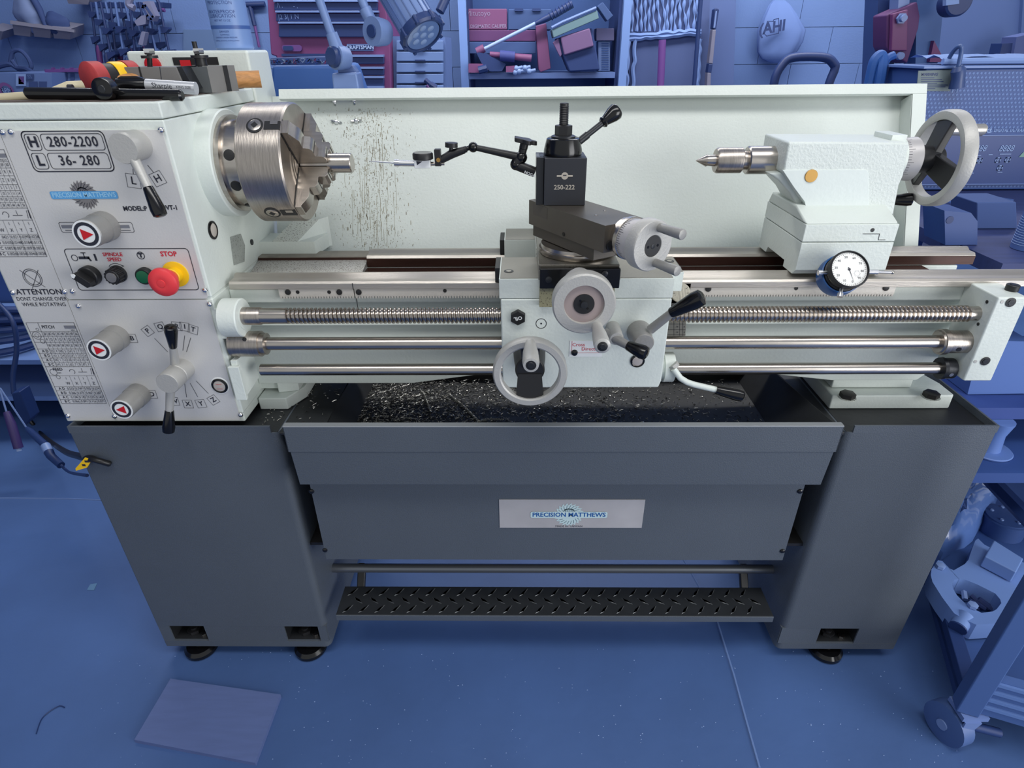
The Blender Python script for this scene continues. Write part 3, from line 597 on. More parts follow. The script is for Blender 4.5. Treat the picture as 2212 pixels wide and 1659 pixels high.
def sock(mb, R=.0055, m=BLKM):
    mb.rev((0, 0, 0), (0, -1, 0), [(0, R), (.0014, R), (.0016, R * .85)], m, 16); mb.rev((0, -.0016, 0), (0, -1, 0), [(0, R * .45), (.0002, R * .45)], BLKOX, 6)
repeat(lambda mb: sock(mb), [tuple(at(a, c, Y=.0735)) for a, c in ((622, 631), (733, 631), (775, 631), (1530, 624), (1914, 622))], 'rack_screw', ro)
repeat(lambda mb: mb.rev((0, 0, 0), (0, -1, 0), [(0, .0035), (.0004, .0035)], BLKM, 12), [tuple(at(a, c, Y=.0735)) for a, c in ((643, 631), (711, 631), (961, 628), (1720, 623))], 'dowel_hole', ro)
# foot bolts
def hexb(mb): mb.rev((0, 0, 0), (0, 0, 1), [(0, .0155), (.0095, .0155), (.0105, .0135)], mat('dark_hex', (52, 50, 48), .4, .4), 6); mb.rev((0, 0, -.001), (0, 0, 1), [(0, .018), (.0012, .018)], PAINTD, 20)
repeat(hexb, [(at(1831, 853, Z=.74).x, at(1831, 853, Z=.74).y, .735), (at(2012, 852, Z=.74).x, at(2012, 852, Z=.74).y, .735)], 'foot_bolt', bed)
# end bracket
br = MB(); br.box(.835, .887, .0, .085, .817, .985, PAINT); bo_ = br.build('end_bracket', LA, bevel=.003)
sk_ = lambda mb: (mb.rev((0, 0, 0), (0, -1, 0), [(0, .0085), (.0012, .0085), (.0014, .006)], BLKM, 20), mb.rev((0, -.0014, 0), (0, -1, 0), [(0, .0055), (.0008, .0055)], BLKOX, 6))
repeat(sk_, [tuple(at(a, c, Y=-.0003)) for a, c in ((2183, 653), (2128, 780))], 'socket_screw', bo_)
repeat(lambda mb: mb.rev((0, 0, 0), (0, -1, 0), [(0, .003), (.0005, .003)], SILV, 10), [tuple(at(a, c, Y=-.0003)) for a, c in ((2165, 652), (2107, 781))], 'pin', bo_)
q = at(2185, 626, Z=.986); m_ = MB(); m_.rev((q.x, q.y, .985), (0, 0, 1), [(0, .0105), (.010, .0105), (.011, .0095)], BLKM, 20); m_.rev((q.x, q.y, .9962), (0, 0, 1), [(0, .006), (.0004, .006)], BLKOX, 6); m_.build('oil_cap', bo_)
repeat(lambda mb: mb.rev((0, 0, 0), (-1, 0, 0), [(0, .0032), (.0005, .0032)], BLKM, 10), [tuple(at(a, c, X=.8345)) for a, c in ((2132, 652), (2113, 700))], 'tapped_hole', bo_)
# lead screw and rods
LY = .032; LZ = .941
ls = MB(); seg = 18; xs0, xs1 = at(618, 690, Y=LY).x, at(2092, 678, Y=LY).x; pit = .0078; nr = int((xs1 - xs0) / pit)
pr = [(0, .0152), (.3, .0152), (.5, .0118), (.8, .0118)]; vs = []; fs = []
for i in range(nr):
    for t, r in pr:
        for j in range(seg):
            a = 2 * math.pi * j / seg; vs.append((xs0 + (i + t + j / seg) * pit, LY + r * math.cos(a), LZ + r * math.sin(a)))
for i in range(nr * 4 - 1):
    for j in range(seg):
        if j < seg - 1: fs.append((i * seg + j, i * seg + j + 1, (i + 1) * seg + j + 1, (i + 1) * seg + j))
        elif i + 5 < nr * 4: fs.append((i * seg + j, (i + 4 - 0) * seg - 0 if False else (i - 4 + 0) * seg if i >= 4 else i * seg, (i - 3) * seg if i >= 4 else (i + 1) * seg, (i + 1) * seg + j))
ls.add(vs, fs, mat('leadscrew_steel', (176, 168, 160), .26, 1)); ls.cyl((xs0 - .002, LY, LZ), (xs1 + .006, LY, LZ), .0117, STEELX)
ls.cyl((xs0 - .045, LY, LZ), (xs0 + .004, LY, LZ), .0148, STEEL, seg=28); ls.cyl((xs1 - .002, LY, LZ), (.835, LY, LZ), .0135, STEEL, seg=28)
ls.build('leadscrew', LA, recalc=True)
q = MB(); q.rev((xs0 - .098, LY, LZ), (1, 0, 0), [(0, .0165), (.052, .0165), (.054, .0155)], STEELX, 28); q.build('shaft_coupling', LA)
q = MB(); q.rev((-.549, LY, LZ - .003), (1, 0, 0), [(0, .036), (.032, .036), (.034, .034)], PAINT, 36); q.rev((-.515, LY, LZ - .003), (1, 0, 0), [(0, .022), (.0008, .022)], PAINT, 28); q.box(-.56, -.548, .02, .05, .90, .96, PAINT); q.build('bearing_flange', LA, bevel=.001)
RZ2 = .884
q = MB(); x0 = at(585, 748, Y=LY).x; q.cyl((x0 - .02, LY, RZ2), (.815, LY, RZ2), .0125, STEEL, seg=28); q.build('feed_rod', LA)
q = MB(); q.rev((-.549, LY, RZ2), (1, 0, 0), [(0, .0245), (.056, .0245), (.0562, .021), (.066, .021), (.067, .019)], STEELX, 32); q.rev((-.515, LY - .0175, RZ2 + .0175), (0, -1, 1), [(0, .004), (.0006, .004)], BLKM, 12); q.build('feed_collar', LA)
q = MB(); q.rev((.783, LY, RZ2), (1, 0, 0), [(0, .020), (.003, .022), (.0035, .024), (.014, .024), (.0145, .0215), (.052, .0215)], STEELX, 32); q.rev((.812, LY - .0208, RZ2 - .006), (0, -1, -.3), [(0, .0045), (.0006, .0045)], BLKM, 12); q.build('feed_collar', LA)
RZ3 = .828
q = MB(); q.cyl((at(566, 803, Y=LY).x, LY, RZ3), (.812, LY, RZ3), .0115, STEEL, seg=28); q.build('control_rod', LA)
q = MB(); q.rev((.805, LY, RZ3), (1, 0, 0), [(0, .0205), (.006, .0215), (.0065, .020), (.024, .020), (.025, .018)], BLKOX, 28); q.rev((.818, LY - .0195, RZ3 - .004), (0, -1, -.2), [(0, .004), (.0006, .004)], STEEL, 12); q.build('rod_collar', LA)
q = MB(); x0 = at(535, 800, Y=-.0).x
q.pris([(-.552, .012, .858), (-.545, .07, .858), (-.545, .07, .79), (-.552, .012, .776)], (.012, 0, 0), PAINT); q.box(-.556, -.535, .004, .012, .775, .848, PAINT); q.build('rod_bracket', LA, bevel=.001)
# threading chart on the bed behind the carriage
ch = MB(); pts = [(1455, 652), (1503, 652), (1480, 734), (1447, 734)]; ch.px([(1440, 655), (1484, 655), (1480, 734), (1440, 734)], .093, .001, mat('chart_plate', (150, 148, 140), .45, .3))
for yy in (664, 676, 688, 700, 712, 723): p0 = at(1442, yy, Y=.0925); p1 = at(1481, yy, Y=.0925); ch.line([(p0.x, p0.z), (p1.x, p1.z)], .0007, .0925, INK)
for xx in (1456, 1468, 1475): p0 = at(xx, 665, Y=.0925); p1 = at(xx, 733, Y=.0925); ch.line([(p0.x, p0.z), (p1.x, p1.z)], .0006, .0925, INK)
ch.text('INDICATOR', at(1464, 660, Y=.0922), .004, INK)
for yy in (682, 694, 706, 718): ch.text('14', at(1462, yy, Y=.0922), .004, INK); ch.text('4', at(1478, yy, Y=.0922), .004, INK)
ch.build('thread_chart', LA, recalc=False)
td = MB(); c = at(1470, 636, Y=.058); td.rev((c.x, .07, c.z), (0, -1, .25), [(0, .018), (.012, .018), (.013, .017)], mat('ivory_dial', (222, 218, 204), .4), 28); td.box(c.x - .02, c.x + .02, .0695, .072, c.z - .022, c.z + .016, mat('ivory_dial', (222, 218, 204), .4))
for kk_ in range(8): a_ = math.radians(45 * kk_); td.line([(c.x + .011 * math.cos(a_), c.z + .003 + .011 * math.sin(a_)), (c.x + .015 * math.cos(a_), c.z + .003 + .015 * math.sin(a_))], .0007, .0565, INK); td.build('thread_dial', LA)
# ------------------------------------------------------------------ splash guard (leans back)
SD = Vector((0, .412, .911)); SN = Vector((0, .911, -.412)); S0 = Vector((0, .304, .991))
def G(x, s, n): v = S0 + SD * s + SN * n; return Vector((x, v.y, v.z))
def gbox(mb, x0, x1, s0, s1, n0, n1, m):
    vs = [G(x, s, n) for n in (n0, n1) for s in (s0, s1) for x in (x0, x1)]
    mb.add(vs, [(0, 2, 3, 1), (4, 5, 7, 6), (0, 1, 5, 4), (2, 6, 7, 3), (0, 4, 6, 2), (1, 3, 7, 5)], m)
GX0, GX1, GT = -.523, .8705, .337
GP = MB(); gbox(GP, -.5535, GX1 - .002, -.055, GT, .040, .042, mat('guard_paint', (210, 217, 212), .4, bump=.3, bscale=180, var=.03))
sg = GP.build('splash_guard', LA)
g = MB(); gbox(g, GX0, GX1, GT - .021, GT, 0, .002, PAINT); gbox(g, GX0, GX1, GT - .0015, GT, .002, .043, PAINT); gbox(g, GX0, GX1, GT - .021, GT - .0195, .002, .012, PAINT); g.build('top_flange', sg, bevel=.0012)
g = MB(); gbox(g, GX1 - .030, GX1, -.04, GT - .0212, 0, .002, PAINT); gbox(g, GX1 - .031, GX1 - .0295, -.04, GT - .0212, .0021, .040, PAINT); gbox(g, GX1 - .0015, GX1, -.04, GT - .0005, .0021, .043, PAINT); g.build('side_flange', sg, bevel=.001)
# oil spatter on the panel: real film specks
sp = MB(); rnd = random.Random(3)
SPM = mat('oil_spatter', (158, 154, 136), .4); SPD = mat('oil_speck', (112, 106, 88), .4)
for i in range(1700):
    x = rnd.gauss(-.335, .032) if i % 4 else rnd.uniform(-.47, -.23); s = rnd.uniform(.0, .31); r = rnd.choice((.0004, .0005, .0008)); l = r * (1 if rnd.random() < .75 else rnd.uniform(2, 7))
    if not GX0 < x < -.2: continue
    sp.add([G(x - r, s - l, .0396), G(x + r, s - l, .0396), G(x + r * .8, s + l, .0396), G(x - r * .8, s + l, .0396)], [(0, 1, 2, 3)], SPM if i % 3 else SPD)
for x0_ in [rnd.gauss(-.33, .03) for _ in range(34)]:
    s_ = rnd.uniform(.04, .28); 
    for kk in range(rnd.randint(3, 9)):
        x1_ = x0_ + rnd.uniform(-.0012, .0012); d_ = rnd.uniform(.006, .016); sp.add([G(x0_ - .0004, s_, .0397), G(x0_ + .0004, s_, .0397), G(x1_ + .0004, s_ - d_, .0397), G(x1_ - .0004, s_ - d_, .0397)], [(0, 1, 2, 3)], SPM); x0_ = x1_; s_ -= d_
        if s_ < .02: break
so = sp.build('oil_spatter', sg, recalc=False); so['kind'] = 'stuff'
def mkwing(mb):
    mb.rev((0, 0, 0), -SN, [(0, .0052), (.004, .005), (.007, .0035), (.0075, .0005)], mat('chrome', (225, 225, 228), .12, 1), 14)
    for s in (1, -1): mb.tube([Vector((s * .004, 0, 0)) - SN * .002, Vector((s * .010, 0, 0)) - SN * .005, Vector((s * .0125, 0, 0)) - SN * .003], [.0018, .0022, .0012], mat('chrome', (225, 225, 228), .12, 1), 8)
def onpanel(px, py, n=.04):
    r = world(Vector(((px - CX) / F, (py - CY) / F, 1))); P0 = S0 + SN * n; t = (P0 - CAM).dot(SN) / r.dot(SN); return CAM + r * t
pts = [(tuple(onpanel(*p)), (0, math.radians(a), 0)) for p, a in (((721, 218), 80), ((764, 216), 88), ((727, 264), 10), ((770, 262), -5))]
repeat(mkwing, pts, 'wing_nut', sg)
# casting block behind the gap
cb = MB(); cb.pris([(-.57, .262, .985), (-.44, .262, .985), (-.43, .33, .985), (-.57, .33, .985)], (0, 0, .03), PAINT)
cb.add([(-.53, .262, 1.015), (-.475, .262, 1.015), (-.445, .33, 1.045), (-.50, .33, 1.045), (-.53, .33, .99), (-.445, .33, .99), (-.53, .262, .99), (-.475, .262, .99)], [(0, 1, 2, 3)], PAINTD)
cb.add([(-.475, .262, 1.0), (-.475, .262, 1.015), (-.445, .33, 1.045), (-.425, .335, 1.05), (-.425, .335, .985)], [(0, 1, 2, 3, 4)], PAINT)
cb.add([(-.53, .262, 1.0), (-.53, .262, 1.015), (-.50, .33, 1.045), (-.50, .33, 1.0)], [(0, 1, 2, 3)], PAINT)
cb.build('rear_casting', LA)
# ------------------------------------------------------------------ spindle nose
AX = Vector((1, 0, 0)); SY = .175; SZ = 1.187
q = MB(); q.rev((HX1 - .003, SY, SZ), AX, [(0, .094), (.029, .094), (.031, .092)], PAINT, 56); q.build('spindle_boss', LA)
q = MB(); q.rev((HX1 + .027, SY, SZ), AX, [(0, .084), (.010, .084), (.011, .076), (.0445, .076)], STEEL, 56); sno = q.build('spindle_nose', LA)
for a in (200, 245, 160): 
    aa = math.radians(a); c_ = Vector((HX1 + .052, SY + .0755 * math.cos(aa), SZ + .0755 * math.sin(aa))); n_ = Vector((0, math.cos(aa), math.sin(aa)))
    q = MB(); q.rev(c_, n_, [(0, .0095), (.0015, .0095), (.002, .007)], BLKM, 18); q.build('cam_lock', sno)
CH = thing('four_jaw_chuck', (-.445, SY, SZ - .1), 'bright steel four-jaw chuck on the lathe spindle, left of the bed gap', 'chuck')
q = MB(); CX0, CX1 = -.4845, -.406
q.rev((CX0, SY, SZ), AX, [(0, .1015), (.002, .1035), (CX1 - CX0 - .003, .1035), (CX1 - CX0, .1005), (CX1 - CX0, .07), (CX1 - CX0 - .0005, .062), (CX1 - CX0 - .0005, .058), (CX1 - CX0, .057), (CX1 - CX0, .048), (CX1 - CX0 - .0005, .047), (CX1 - CX0, .046), (CX1 - CX0, .038), (CX1 - CX0 - .0005, .037), (CX1 - CX0, .036), (CX1 - CX0, .018)], STEELX, 72)
q.build('chuck_body', CH)
for a in (135, 45, 225, 315):
    aa = math.radians(a); n_ = Vector((0, math.cos(aa), math.sin(aa))); t_ = Vector((0, -math.sin(aa), math.cos(aa))); c0_ = Vector((0, SY, SZ))
    def J(x, r, w): return c0_ + n_ * r + t_ * w + Vector((x, 0, 0))
    j = MB(); hw = .0125
    prof = [(.0165, CX1), (.0165, CX1 + .050), (.020, CX1 + .054), (.033, CX1 + .054), (.037, CX1 + .050), (.037, CX1 + .038), (.052, CX1 + .038), (.058, CX1 + .034), (.060, CX1 + .024), (.078, CX1 + .024), (.088, CX1 + .018), (.100, CX1 + .010), (.100, CX1 - .0)]
    j.pris([J(x, r, -hw) for r, x in prof], t_ * (2 * hw), STEEL)
    for r, x in ((.026, CX1 + .0541), (.046, CX1 + .0381)): j.pris([J(x, r - .0012, -hw - .0002), J(x, r + .0012, -hw - .0002), J(x + .0003, r + .0012, -hw - .0002), J(x + .0003, r - .0012, -hw - .0002)], t_ * (2 * hw + .0004), BLKM)
    j.pris([J(CX1 + .001, .062, -hw - .0001), J(CX1 + .012, .062, -hw - .0001), J(CX1 + .012, .1002, -hw - .0001), J(CX1 + .001, .1002, -hw - .0001)], t_ * (2 * hw + .0002), STEELX)
    j.build('jaw', CH, bevel=.0008)
    for sg2 in (-1, 1): slot = MB(); slot.pris([J(CX1 + .0002, .019, sg2 * (hw + .0002)), J(CX1 + .0002, .1, sg2 * (hw + .0002)), J(CX1 + .0002, .1, sg2 * (hw + .0022)), J(CX1 + .0002, .019, sg2 * (hw + .0022))], (.0006, 0, 0), BLKM); slot.build('jaw_slot', CH)
    s = MB(); s.rev(J(-.45, .1025, 0), n_, [(0, .0145), (.0014, .0145), (.0016, .0125)], BLKM, 28); s.rev(J(-.45, .1035, 0), n_, [(0, .0112), (.0012, .011), (.0018, .0095)], STEEL, 24); s.rev(J(-.45, .1052, 0), n_, [(0, .0062), (.0004, .0062)], BLKM, 4)
    s.pris([J(-.434, .1005, -.0085), J(-.434, .1005, .0085), J(-.407, .1005, .0085), J(-.407, .1005, -.0085)], n_ * .0034, BLKM)
    s.pris([J(-.424, .1005, -.0082), J(-.424, .1005, -.0015), J(-.411, .1005, -.0015), J(-.411, .1005, -.0082)], n_ * .0040, STEEL)
    s.build('jaw_screw', CH)
st_ = MB(); st_.rev((CX1 + .002, SY, SZ), AX, [(0, .0172), (.0905, .0172), (.092, .0160)], STEEL, 36); st_.rev((CX1 + .0936, SY, SZ), AX, [(0, .003), (.0003, .003)], BLKM, 12)
tag(st_.build('bar_stock'), 'round bright steel bar gripped in the chuck jaws', 'steel bar')
# ------------------------------------------------------------------ CARRIAGE
CA = thing('carriage', (.12, .1, .82), 'white saddle and apron on the lathe bed with silver handwheels and angled compound slide', 'carriage')
q = MB(); q.box(-.036, .262, -.02, .10, .994, 1.029, PAINT); q.box(.262, .285, .012, .10, .994, 1.029, PAINT); q.box(-.032, .285, .205, .292, .9935, 1.032, PAINT)
q.box(.03, .17, .10, .33, .9935, 1.046, PAINTD)
q.box(-.034, .26, -.018, .098, 1.029, 1.0302, GRND); q.box(.262, .284, .014, .098, 1.029, 1.0302, GRND); q.box(-.03, .283, .207, .29, 1.032, 1.033, GRND); q.box(.031, .169, -.026, .33, 1.029, 1.0465, GRND)
q.build('saddle', CA, bevel=.0008)
q = MB(); q.pris([(-.034, -.021, .993), (.262, -.021, .993), (.262, -.021, .830), (.258, -.021, .816), (-.024, -.021, .816), (-.033, -.021, .824)], (0, .078, 0), PAINT); ap = q.build('apron', CA, bevel=.003)
wp = mat('way_wiper', (30, 30, 32), .5)
for bx_ in ((-.046, -.036, .06, .125, .994, 1.022), (-.042, -.032, .23, .29, .9945, 1.025), (.285, .294, .06, .125, .994, 1.02)): q = MB(); q.box(*bx_, wp); q.build('way_wiper', CA, bevel=.001)
repeat(lambda mb: (mb.rev((0, 0, 0), (0, 0, 1), [(0, .0085), (.0006, .0085)], BLKOX, 18), mb.rev((0, 0, .0006), (0, 0, 1), [(0, .005), (.0003, .005)], STEEL, 6)),
       [tuple(at(a, c, Z=1.0303)) for a, c in ((1099, 586), (1103, 595), (1446, 564), (1432, 592))][::2], 'saddle_screw', CA)
for p, lb in ((at(1119, 684, Y=-.0212), 1),):
    q = MB(); R = 17.5 / ppm(p); q.rev(p, (0, -1, 0), [(0, R), (.006, R), (.0075, R * .88)], BLKM, 6, ang0=.5); oc = q.build('oil_plug', ap, label='black hexagonal plug with white OIL lettering'); l = MB(); l.text('OIL', p + Vector((0, -.0078, 0)), .0065, WHITE, xd=(-.97, 0, -.22), zd=(.22, 0, -.97), bold=.03); l.build('plug_lettering', ap, recalc=False)
p = at(1169, 699, Y=-.0212); q = MB(); q.disc(p, 12 / ppm(p), BLKM, r0=10.5 / ppm(p)); q.disc(p, 2 / ppm(p), INK); q.build('oiler', ap, recalc=False)
p = at(1377, 779, Y=-.021); sight(p, (0, -1, 0), 15.5 / ppm(p), ap)
# direction label
q = MB(); a = at(1231, 736, Y=-.0213); c = at(1300, 770, Y=-.0213); q.box(a.x, c.x, -.0220, -.021, c.z, a.z, WHITE); kk = 1 / ppm(a)
q.text('Cross', at(1250, 745, Y=-.0225), 8 * kk, INKR); q.text('Direction', at(1256, 754, Y=-.0225), 8 * kk, INKR, align='LEFT'); q.line([(a.x + .004, a.z), (a.x + .004, c.z + .008)], .0006, -.0224, INKR); q.line([(a.x + .004, c.z + .008), (c.x, c.z + .008)], .0006, -.0224, INKR)
p = at(1241, 762, Y=-.0222); q.rev(p, (0, -1, 0), [(0, .0062), (.003, .005), (.004, .001)], BLACK, 18); q.build('direction_label', ap, recalc=False)
# big handwheel
def wheel(par, c, ax, R, rim, name, web=None):
    pass
yW = -.105; c = at(1145, 808, Y=yW); R = 81 / ppm(c)
q = MB(); q.rev((c.x, yW, c.z), (0, 1, 0), [(0, R * .78), (-.002, R * .82), (-.002, R * .96), (.002, R), (.015, R * 1.0), (.018, R * .97), (.018, R * .82), (.015, R * .78), (0, R * .78)], SILV, 64, cap=False)
q.rev((c.x, -.028, c.z + .0), (0, -1, 0), [(-.008, R * .46), (.02, R * .44), (.045, R * .40), (.062, R * .40), (.064, R * .36)], BLKM, 40)
# black web: one broad spoke down, one up behind the handle
for sg_, wd in ((-1, .32), (1, .2)):
    q.loft([(c.x - R * wd, -.094, c.z + sg_ * R * .1), (c.x + R * wd, -.094, c.z + sg_ * R * .1), (c.x + R * wd, -.080, c.z + sg_ * R * .1), (c.x - R * wd, -.080, c.z + sg_ * R * .1)],
           [(c.x - R * (wd + .06), -.102, c.z + sg_ * R * .79), (c.x + R * (wd + .06), -.102, c.z + sg_ * R * .79), (c.x + R * (wd + .06), -.090, c.z + sg_ * R * .79), (c.x - R * (wd + .06), -.090, c.z + sg_ * R * .79)], BLKM)
q.build('handwheel', CA, label='large open silver handwheel with black web')
h = MB(); a = at(1144, 752, Y=-.105); e = at(1151, 803, Y=-.175)
h.rev((c.x, yW, c.z + R * .86), (0, -1, -.0), [(-.002, .0105), (.004, .0095), (.03, .0125), (.062, .0135), (.072, .012), (.0725, .0085)], SILV, 26); h.rev((c.x, yW - .0722, c.z + R * .86), (0, -1, 0), [(0, .0085), (.0006, .008)], BLKM, 20); h.rev((c.x, yW - .073, c.z + R * .86), (0, -1, 0), [(0, .0055), (.0006, .005), (.0007, .002)], BLKOX, 16); h.build('crank_grip', CA)
# cross-feed wheel
yC = -.13; c = at(1262, 659, Y=yC); R = 69 / ppm(c)
q = MB(); q.rev((c.x, yC, c.z), (0, 1, 0), [(.006, R * .62), (0, R * .64), (0, R * .95), (.003, R), (.022, R), (.025, R * .96), (.028, R * .6)], SILV, 64); q.rev((c.x, yC + .0055, c.z), (0, -1, 0), [(0, R * .63), (.001, R * .63)], mat('dusty_pink_grey', (150, 136, 134), .5), 48)
q.rev((c.x, yC + .007, c.z), (0, -1, 0), [(0, R * .34), (.004, R * .33)], BLKM, 32); q.rev((c.x, yC + .003, c.z), (0, -1, 0), [(0, R * .12), (.004, R * .11), (.0042, R * .05)], BLKOX, 20)
for sx_, sz_ in ((-.12, .12), (.12, -.14)): q.rev((c.x + sx_ * R, yC + .0029, c.z + sz_ * R), (0, -1, 0), [(0, R * .035), (.0003, R * .035)], BLACK, 12)
q.build('crossfeed_wheel', CA, label='solid silver cross-feed handwheel')
q = MB(); q.rev((c.x, yC + .024, c.z), (0, 1, 0), [(0, R * .72), (.03, R * .72), (.031, R * .6), (.075, R * .55)], PLATE, 40); q.build('graduated_collar', CA)
q = MB(); hx = c.x + R * .45; hz = c.z - R * .75; q.rev((hx, yC, hz), (0, -1, 0), [(-.002, .009), (.006, .0085), (.03, .0112), (.058, .0125), (.068, .012), (.070, .009)], SILV, 26); q.rev((hx, yC - .0702, hz), (0, -1, 0), [(0, .0078), (.0005, .007)], BLKM, 20); q.rev((hx, yC - .0708, hz), (0, -1, 0), [(0, .0045), (.0006, .004)], BLKOX, 6); q.build('crank_grip', CA)
# feed engagement lever
q = MB(); a = at(1325, 712, Y=-.03); q.rev((a.x, -.021, a.z), (0, -1, 0), [(0, .0125), (.045, .0125), (.048, .011)], SILV, 28); e1 = at(1322, 728, Y=-.06); e2 = at(1360, 748, Y=-.085); e3 = at(1398, 765, Y=-.105)
q.tube([e1 + Vector((-.012, .01, .006)), e1, e2], [.007, .0085, .0072], SILVD, 14); q.build('feed_engage_lever', CA); h = MB(); grip(h, e2 - (e3 - e2) * .12, e3, .0085, .0125); h.build('lever_grip', CA)
# half-nut lever
q = MB(); a = at(1380, 716, Y=-.021); q.rev((a.x, -.021, a.z), (0, -1, 0), [(0, .0215), (.006, .0215), (.02, .020), (.034, .0175), (.048, .0175), (.050, .016)], SILVD, 32); e1 = at(1405, 712, Y=-.055); e2 = at(1452, 675, Y=-.07); e3 = at(1519, 640, Y=-.088)
q.tube([e1, e2], [.0082, .0072], SILVD, 14); q.build('half_nut_lever', CA); h = MB(); grip(h, e2 - (e3 - e2) * .04, e3, .0092, .0148); h.build('lever_grip', CA)
# control lever at right of the apron
q = MB(); q.rev((.262, LY, RZ3 + .004), AX, [(0, .024), (.012, .024), (.0125, .029), (.032, .029), (.033, .027)], PAINT, 36); q.rev((.286, LY - .028, RZ3 + .012), (0, -1, .3), [(0, .004), (.001, .004)], SILV, 12)
e0 = at(1455, 797, Y=.0); e1 = at(1470, 817, Y=-.005); e2 = at(1500, 831, Y=-.01); e3 = at(1552, 843, Y=-.018); e4 = at(1606, 856, Y=-.026)
q.tube([e0, e0.lerp(e1, .5), e1, e1.lerp(e2, .5) + Vector((0, 0, -.002)), e2, e3], .0058, PAINT, 12); q.rev(e0 + Vector((0, .008, .006)), (e1 - e0), [(0, .0095), (.008, .0095)], SILV, 6); q.build('spindle_control_lever', CA); h = MB(); grip(h, e3 - (e4 - e3) * .1, e4, .0085, .0118); h.build('lever_grip', CA)
# cross slide
q = MB(); q.box(.031, .166, -.026, .20, 1.0465, 1.0555, mat('oily_slide', (110, 106, 98), .3, .7, dirt=(400, .64, (60, 54, 48)), var=.1)); csl = q.build('cross_slide', CA, bevel=.001)
q = MB(); q.box(.033, .167, -.034, -.0265, 1.0165, 1.0515, BLACK); q.build('wiper_cover', csl, bevel=.0015)
q = MB(); q.box(.033, .066, -.030, -.0215, .982, 1.016, mat('grimy_bracket', (150, 146, 116), .5, dirt=(400, .58, (84, 76, 58)), var=.1)); q.box(.14, .16, -.030, -.0215, .99, 1.016, mat('grimy_bracket', (150, 146, 116), .5)); q.build('slide_bracket', csl)
repeat(lambda mb: (mb.rev((0, 0, 0), (0, -1, 0), [(0, .0058), (.002, .0054), (.003, .003)], BLKOX, 16), mb.box(-.0028, .0028, -.0034, -.0029, -.0005, .0005, BLKOX), mb.box(-.0005, .0005, -.0034, -.0029, -.0028, .0028, BLKOX)), [tuple(at(a, c_, Y=-.034)) for a, c_ in ((1185, 604), (1246, 591), (1306, 591), (1290, 604))], 'cover_screw', csl)
q = MB(); q.rev((.101, .052, 1.0557), (0, 0, 1), [(0, .066), (.002, .0675), (.010, .0675), (.0105, .064), (.016, .0635)], STEEL, 56); q.build('turntable', csl)
# compound slide in its own axes
cu = Vector((.53, -.848, 0)); cw = Vector((.848, .53, 0)); FR = Vector((.129, -.083, 0))
def K(a, b_, z): v = FR - cu * a + cw * b_; return Vector((v.x, v.y, z))
def kbox(mb, a0, a1, b0, b1, z0, z1, m): mb.pris([K(a0, b0, z0), K(a1, b0, z0), K(a1, b1, z0), K(a0, b1, z0)], (0, 0, z1 - z0), m)
q = MB(); kbox(q, 0, .213, 0, .080, 1.0925, 1.135, COMP); kbox(q, .155, .2, -.0003, .0, 1.112, 1.132, mat('gib_face', (104, 98, 92), .4, .6)); cmo = q.build('compound_slide', CA, bevel=.0008)
q = MB(); kbox(q, .028, .205, .004, .076, 1.0725, 1.0922, mat('lower_compound', (98, 93, 86), .4, .6)); q.build('compound_base', CA, bevel=.0006)
q = MB(); q.rev(K(.105, -.0003, 1.098), -cw, [(0, .0035), (.0004, .0035)], BLACK, 14); q.rev(K(-.0003, .012, 1.103), cu, [(0, .008), (.0016, .0078), (.002, .006)], BLKM, 16); q.build('gib_screw', cmo)
q = MB(); 
for a, b_ in ((.06, .03), (.02, .055), (.075, .06)): q.rev(K(a, b_, 1.135), (0, 0, 1), [(0, .0022), (.0008, .0018)], STEEL, 10)
q.build('oil_ball', cmo)
ca = K(0, .040, 1.113)
q = MB(); q.rev(ca, cu, [(0, .0295), (.010, .0295), (.0105, .033), (.017, .033), (.018, .0315)], STEEL, 40); q.rev(ca + cu * .018, cu, [(0, .0315), (.024, .0335), (.025, .033)], PLATE2, 48)
for i in range(60):
    a = 2 * math.pi * i / 60; L = .010 if i % 5 == 0 else .006; e = cw * math.cos(a) + Vector((0, 0, 1)) * math.sin(a); tt = -cw * math.sin(a) + Vector((0, 0, 1)) * math.cos(a)
    p0 = ca + cu * .0185 + e * .0320; p1 = ca + cu * (.0185 + L) + e * (.0320 + L * .08); q.add([p0 - tt * .0003, p0 + tt * .0003, p1 + tt * .0003, p1 - tt * .0003], [(0, 1, 2, 3)], INK)
q.build('graduated_dial', CA, recalc=False)
q = MB(); wc = ca + cu * .043; q.rev(wc, cu, [(0, .036), (.002, .0385), (.020, .0385), (.022, .037), (.022, .017), (.021, .016)], SILV, 56); q.rev(wc + cu * .020, cu, [(0, .0162), (.0015, .0162)], BLKM, 32)
q.rev(wc + cu * .0215, cu, [(0, .004), (.0006, .0038), (.0008, .002)], BLKOX, 12)
for s in (1, -1): q.rev(wc + cu * .0215 + cw * s * .0095, cu, [(0, .0022), (.0002, .0022)], BLACK, 10)
q.build('compound_wheel', CA, label='silver two-pin compound handwheel')
for vx, vz in ((.33, .94), (.30, -.95)):
    h = MB(); e = (cw * vx + Vector((0, 0, 1)) * vz).normalized() * .028; h.rev(wc + cu * .021 + e, cu, [(0, .0065), (.004, .0065), (.046, .0078), (.047, .0072), (.0475, .005)], SILVD, 20); h.build('pin_grip', CA)
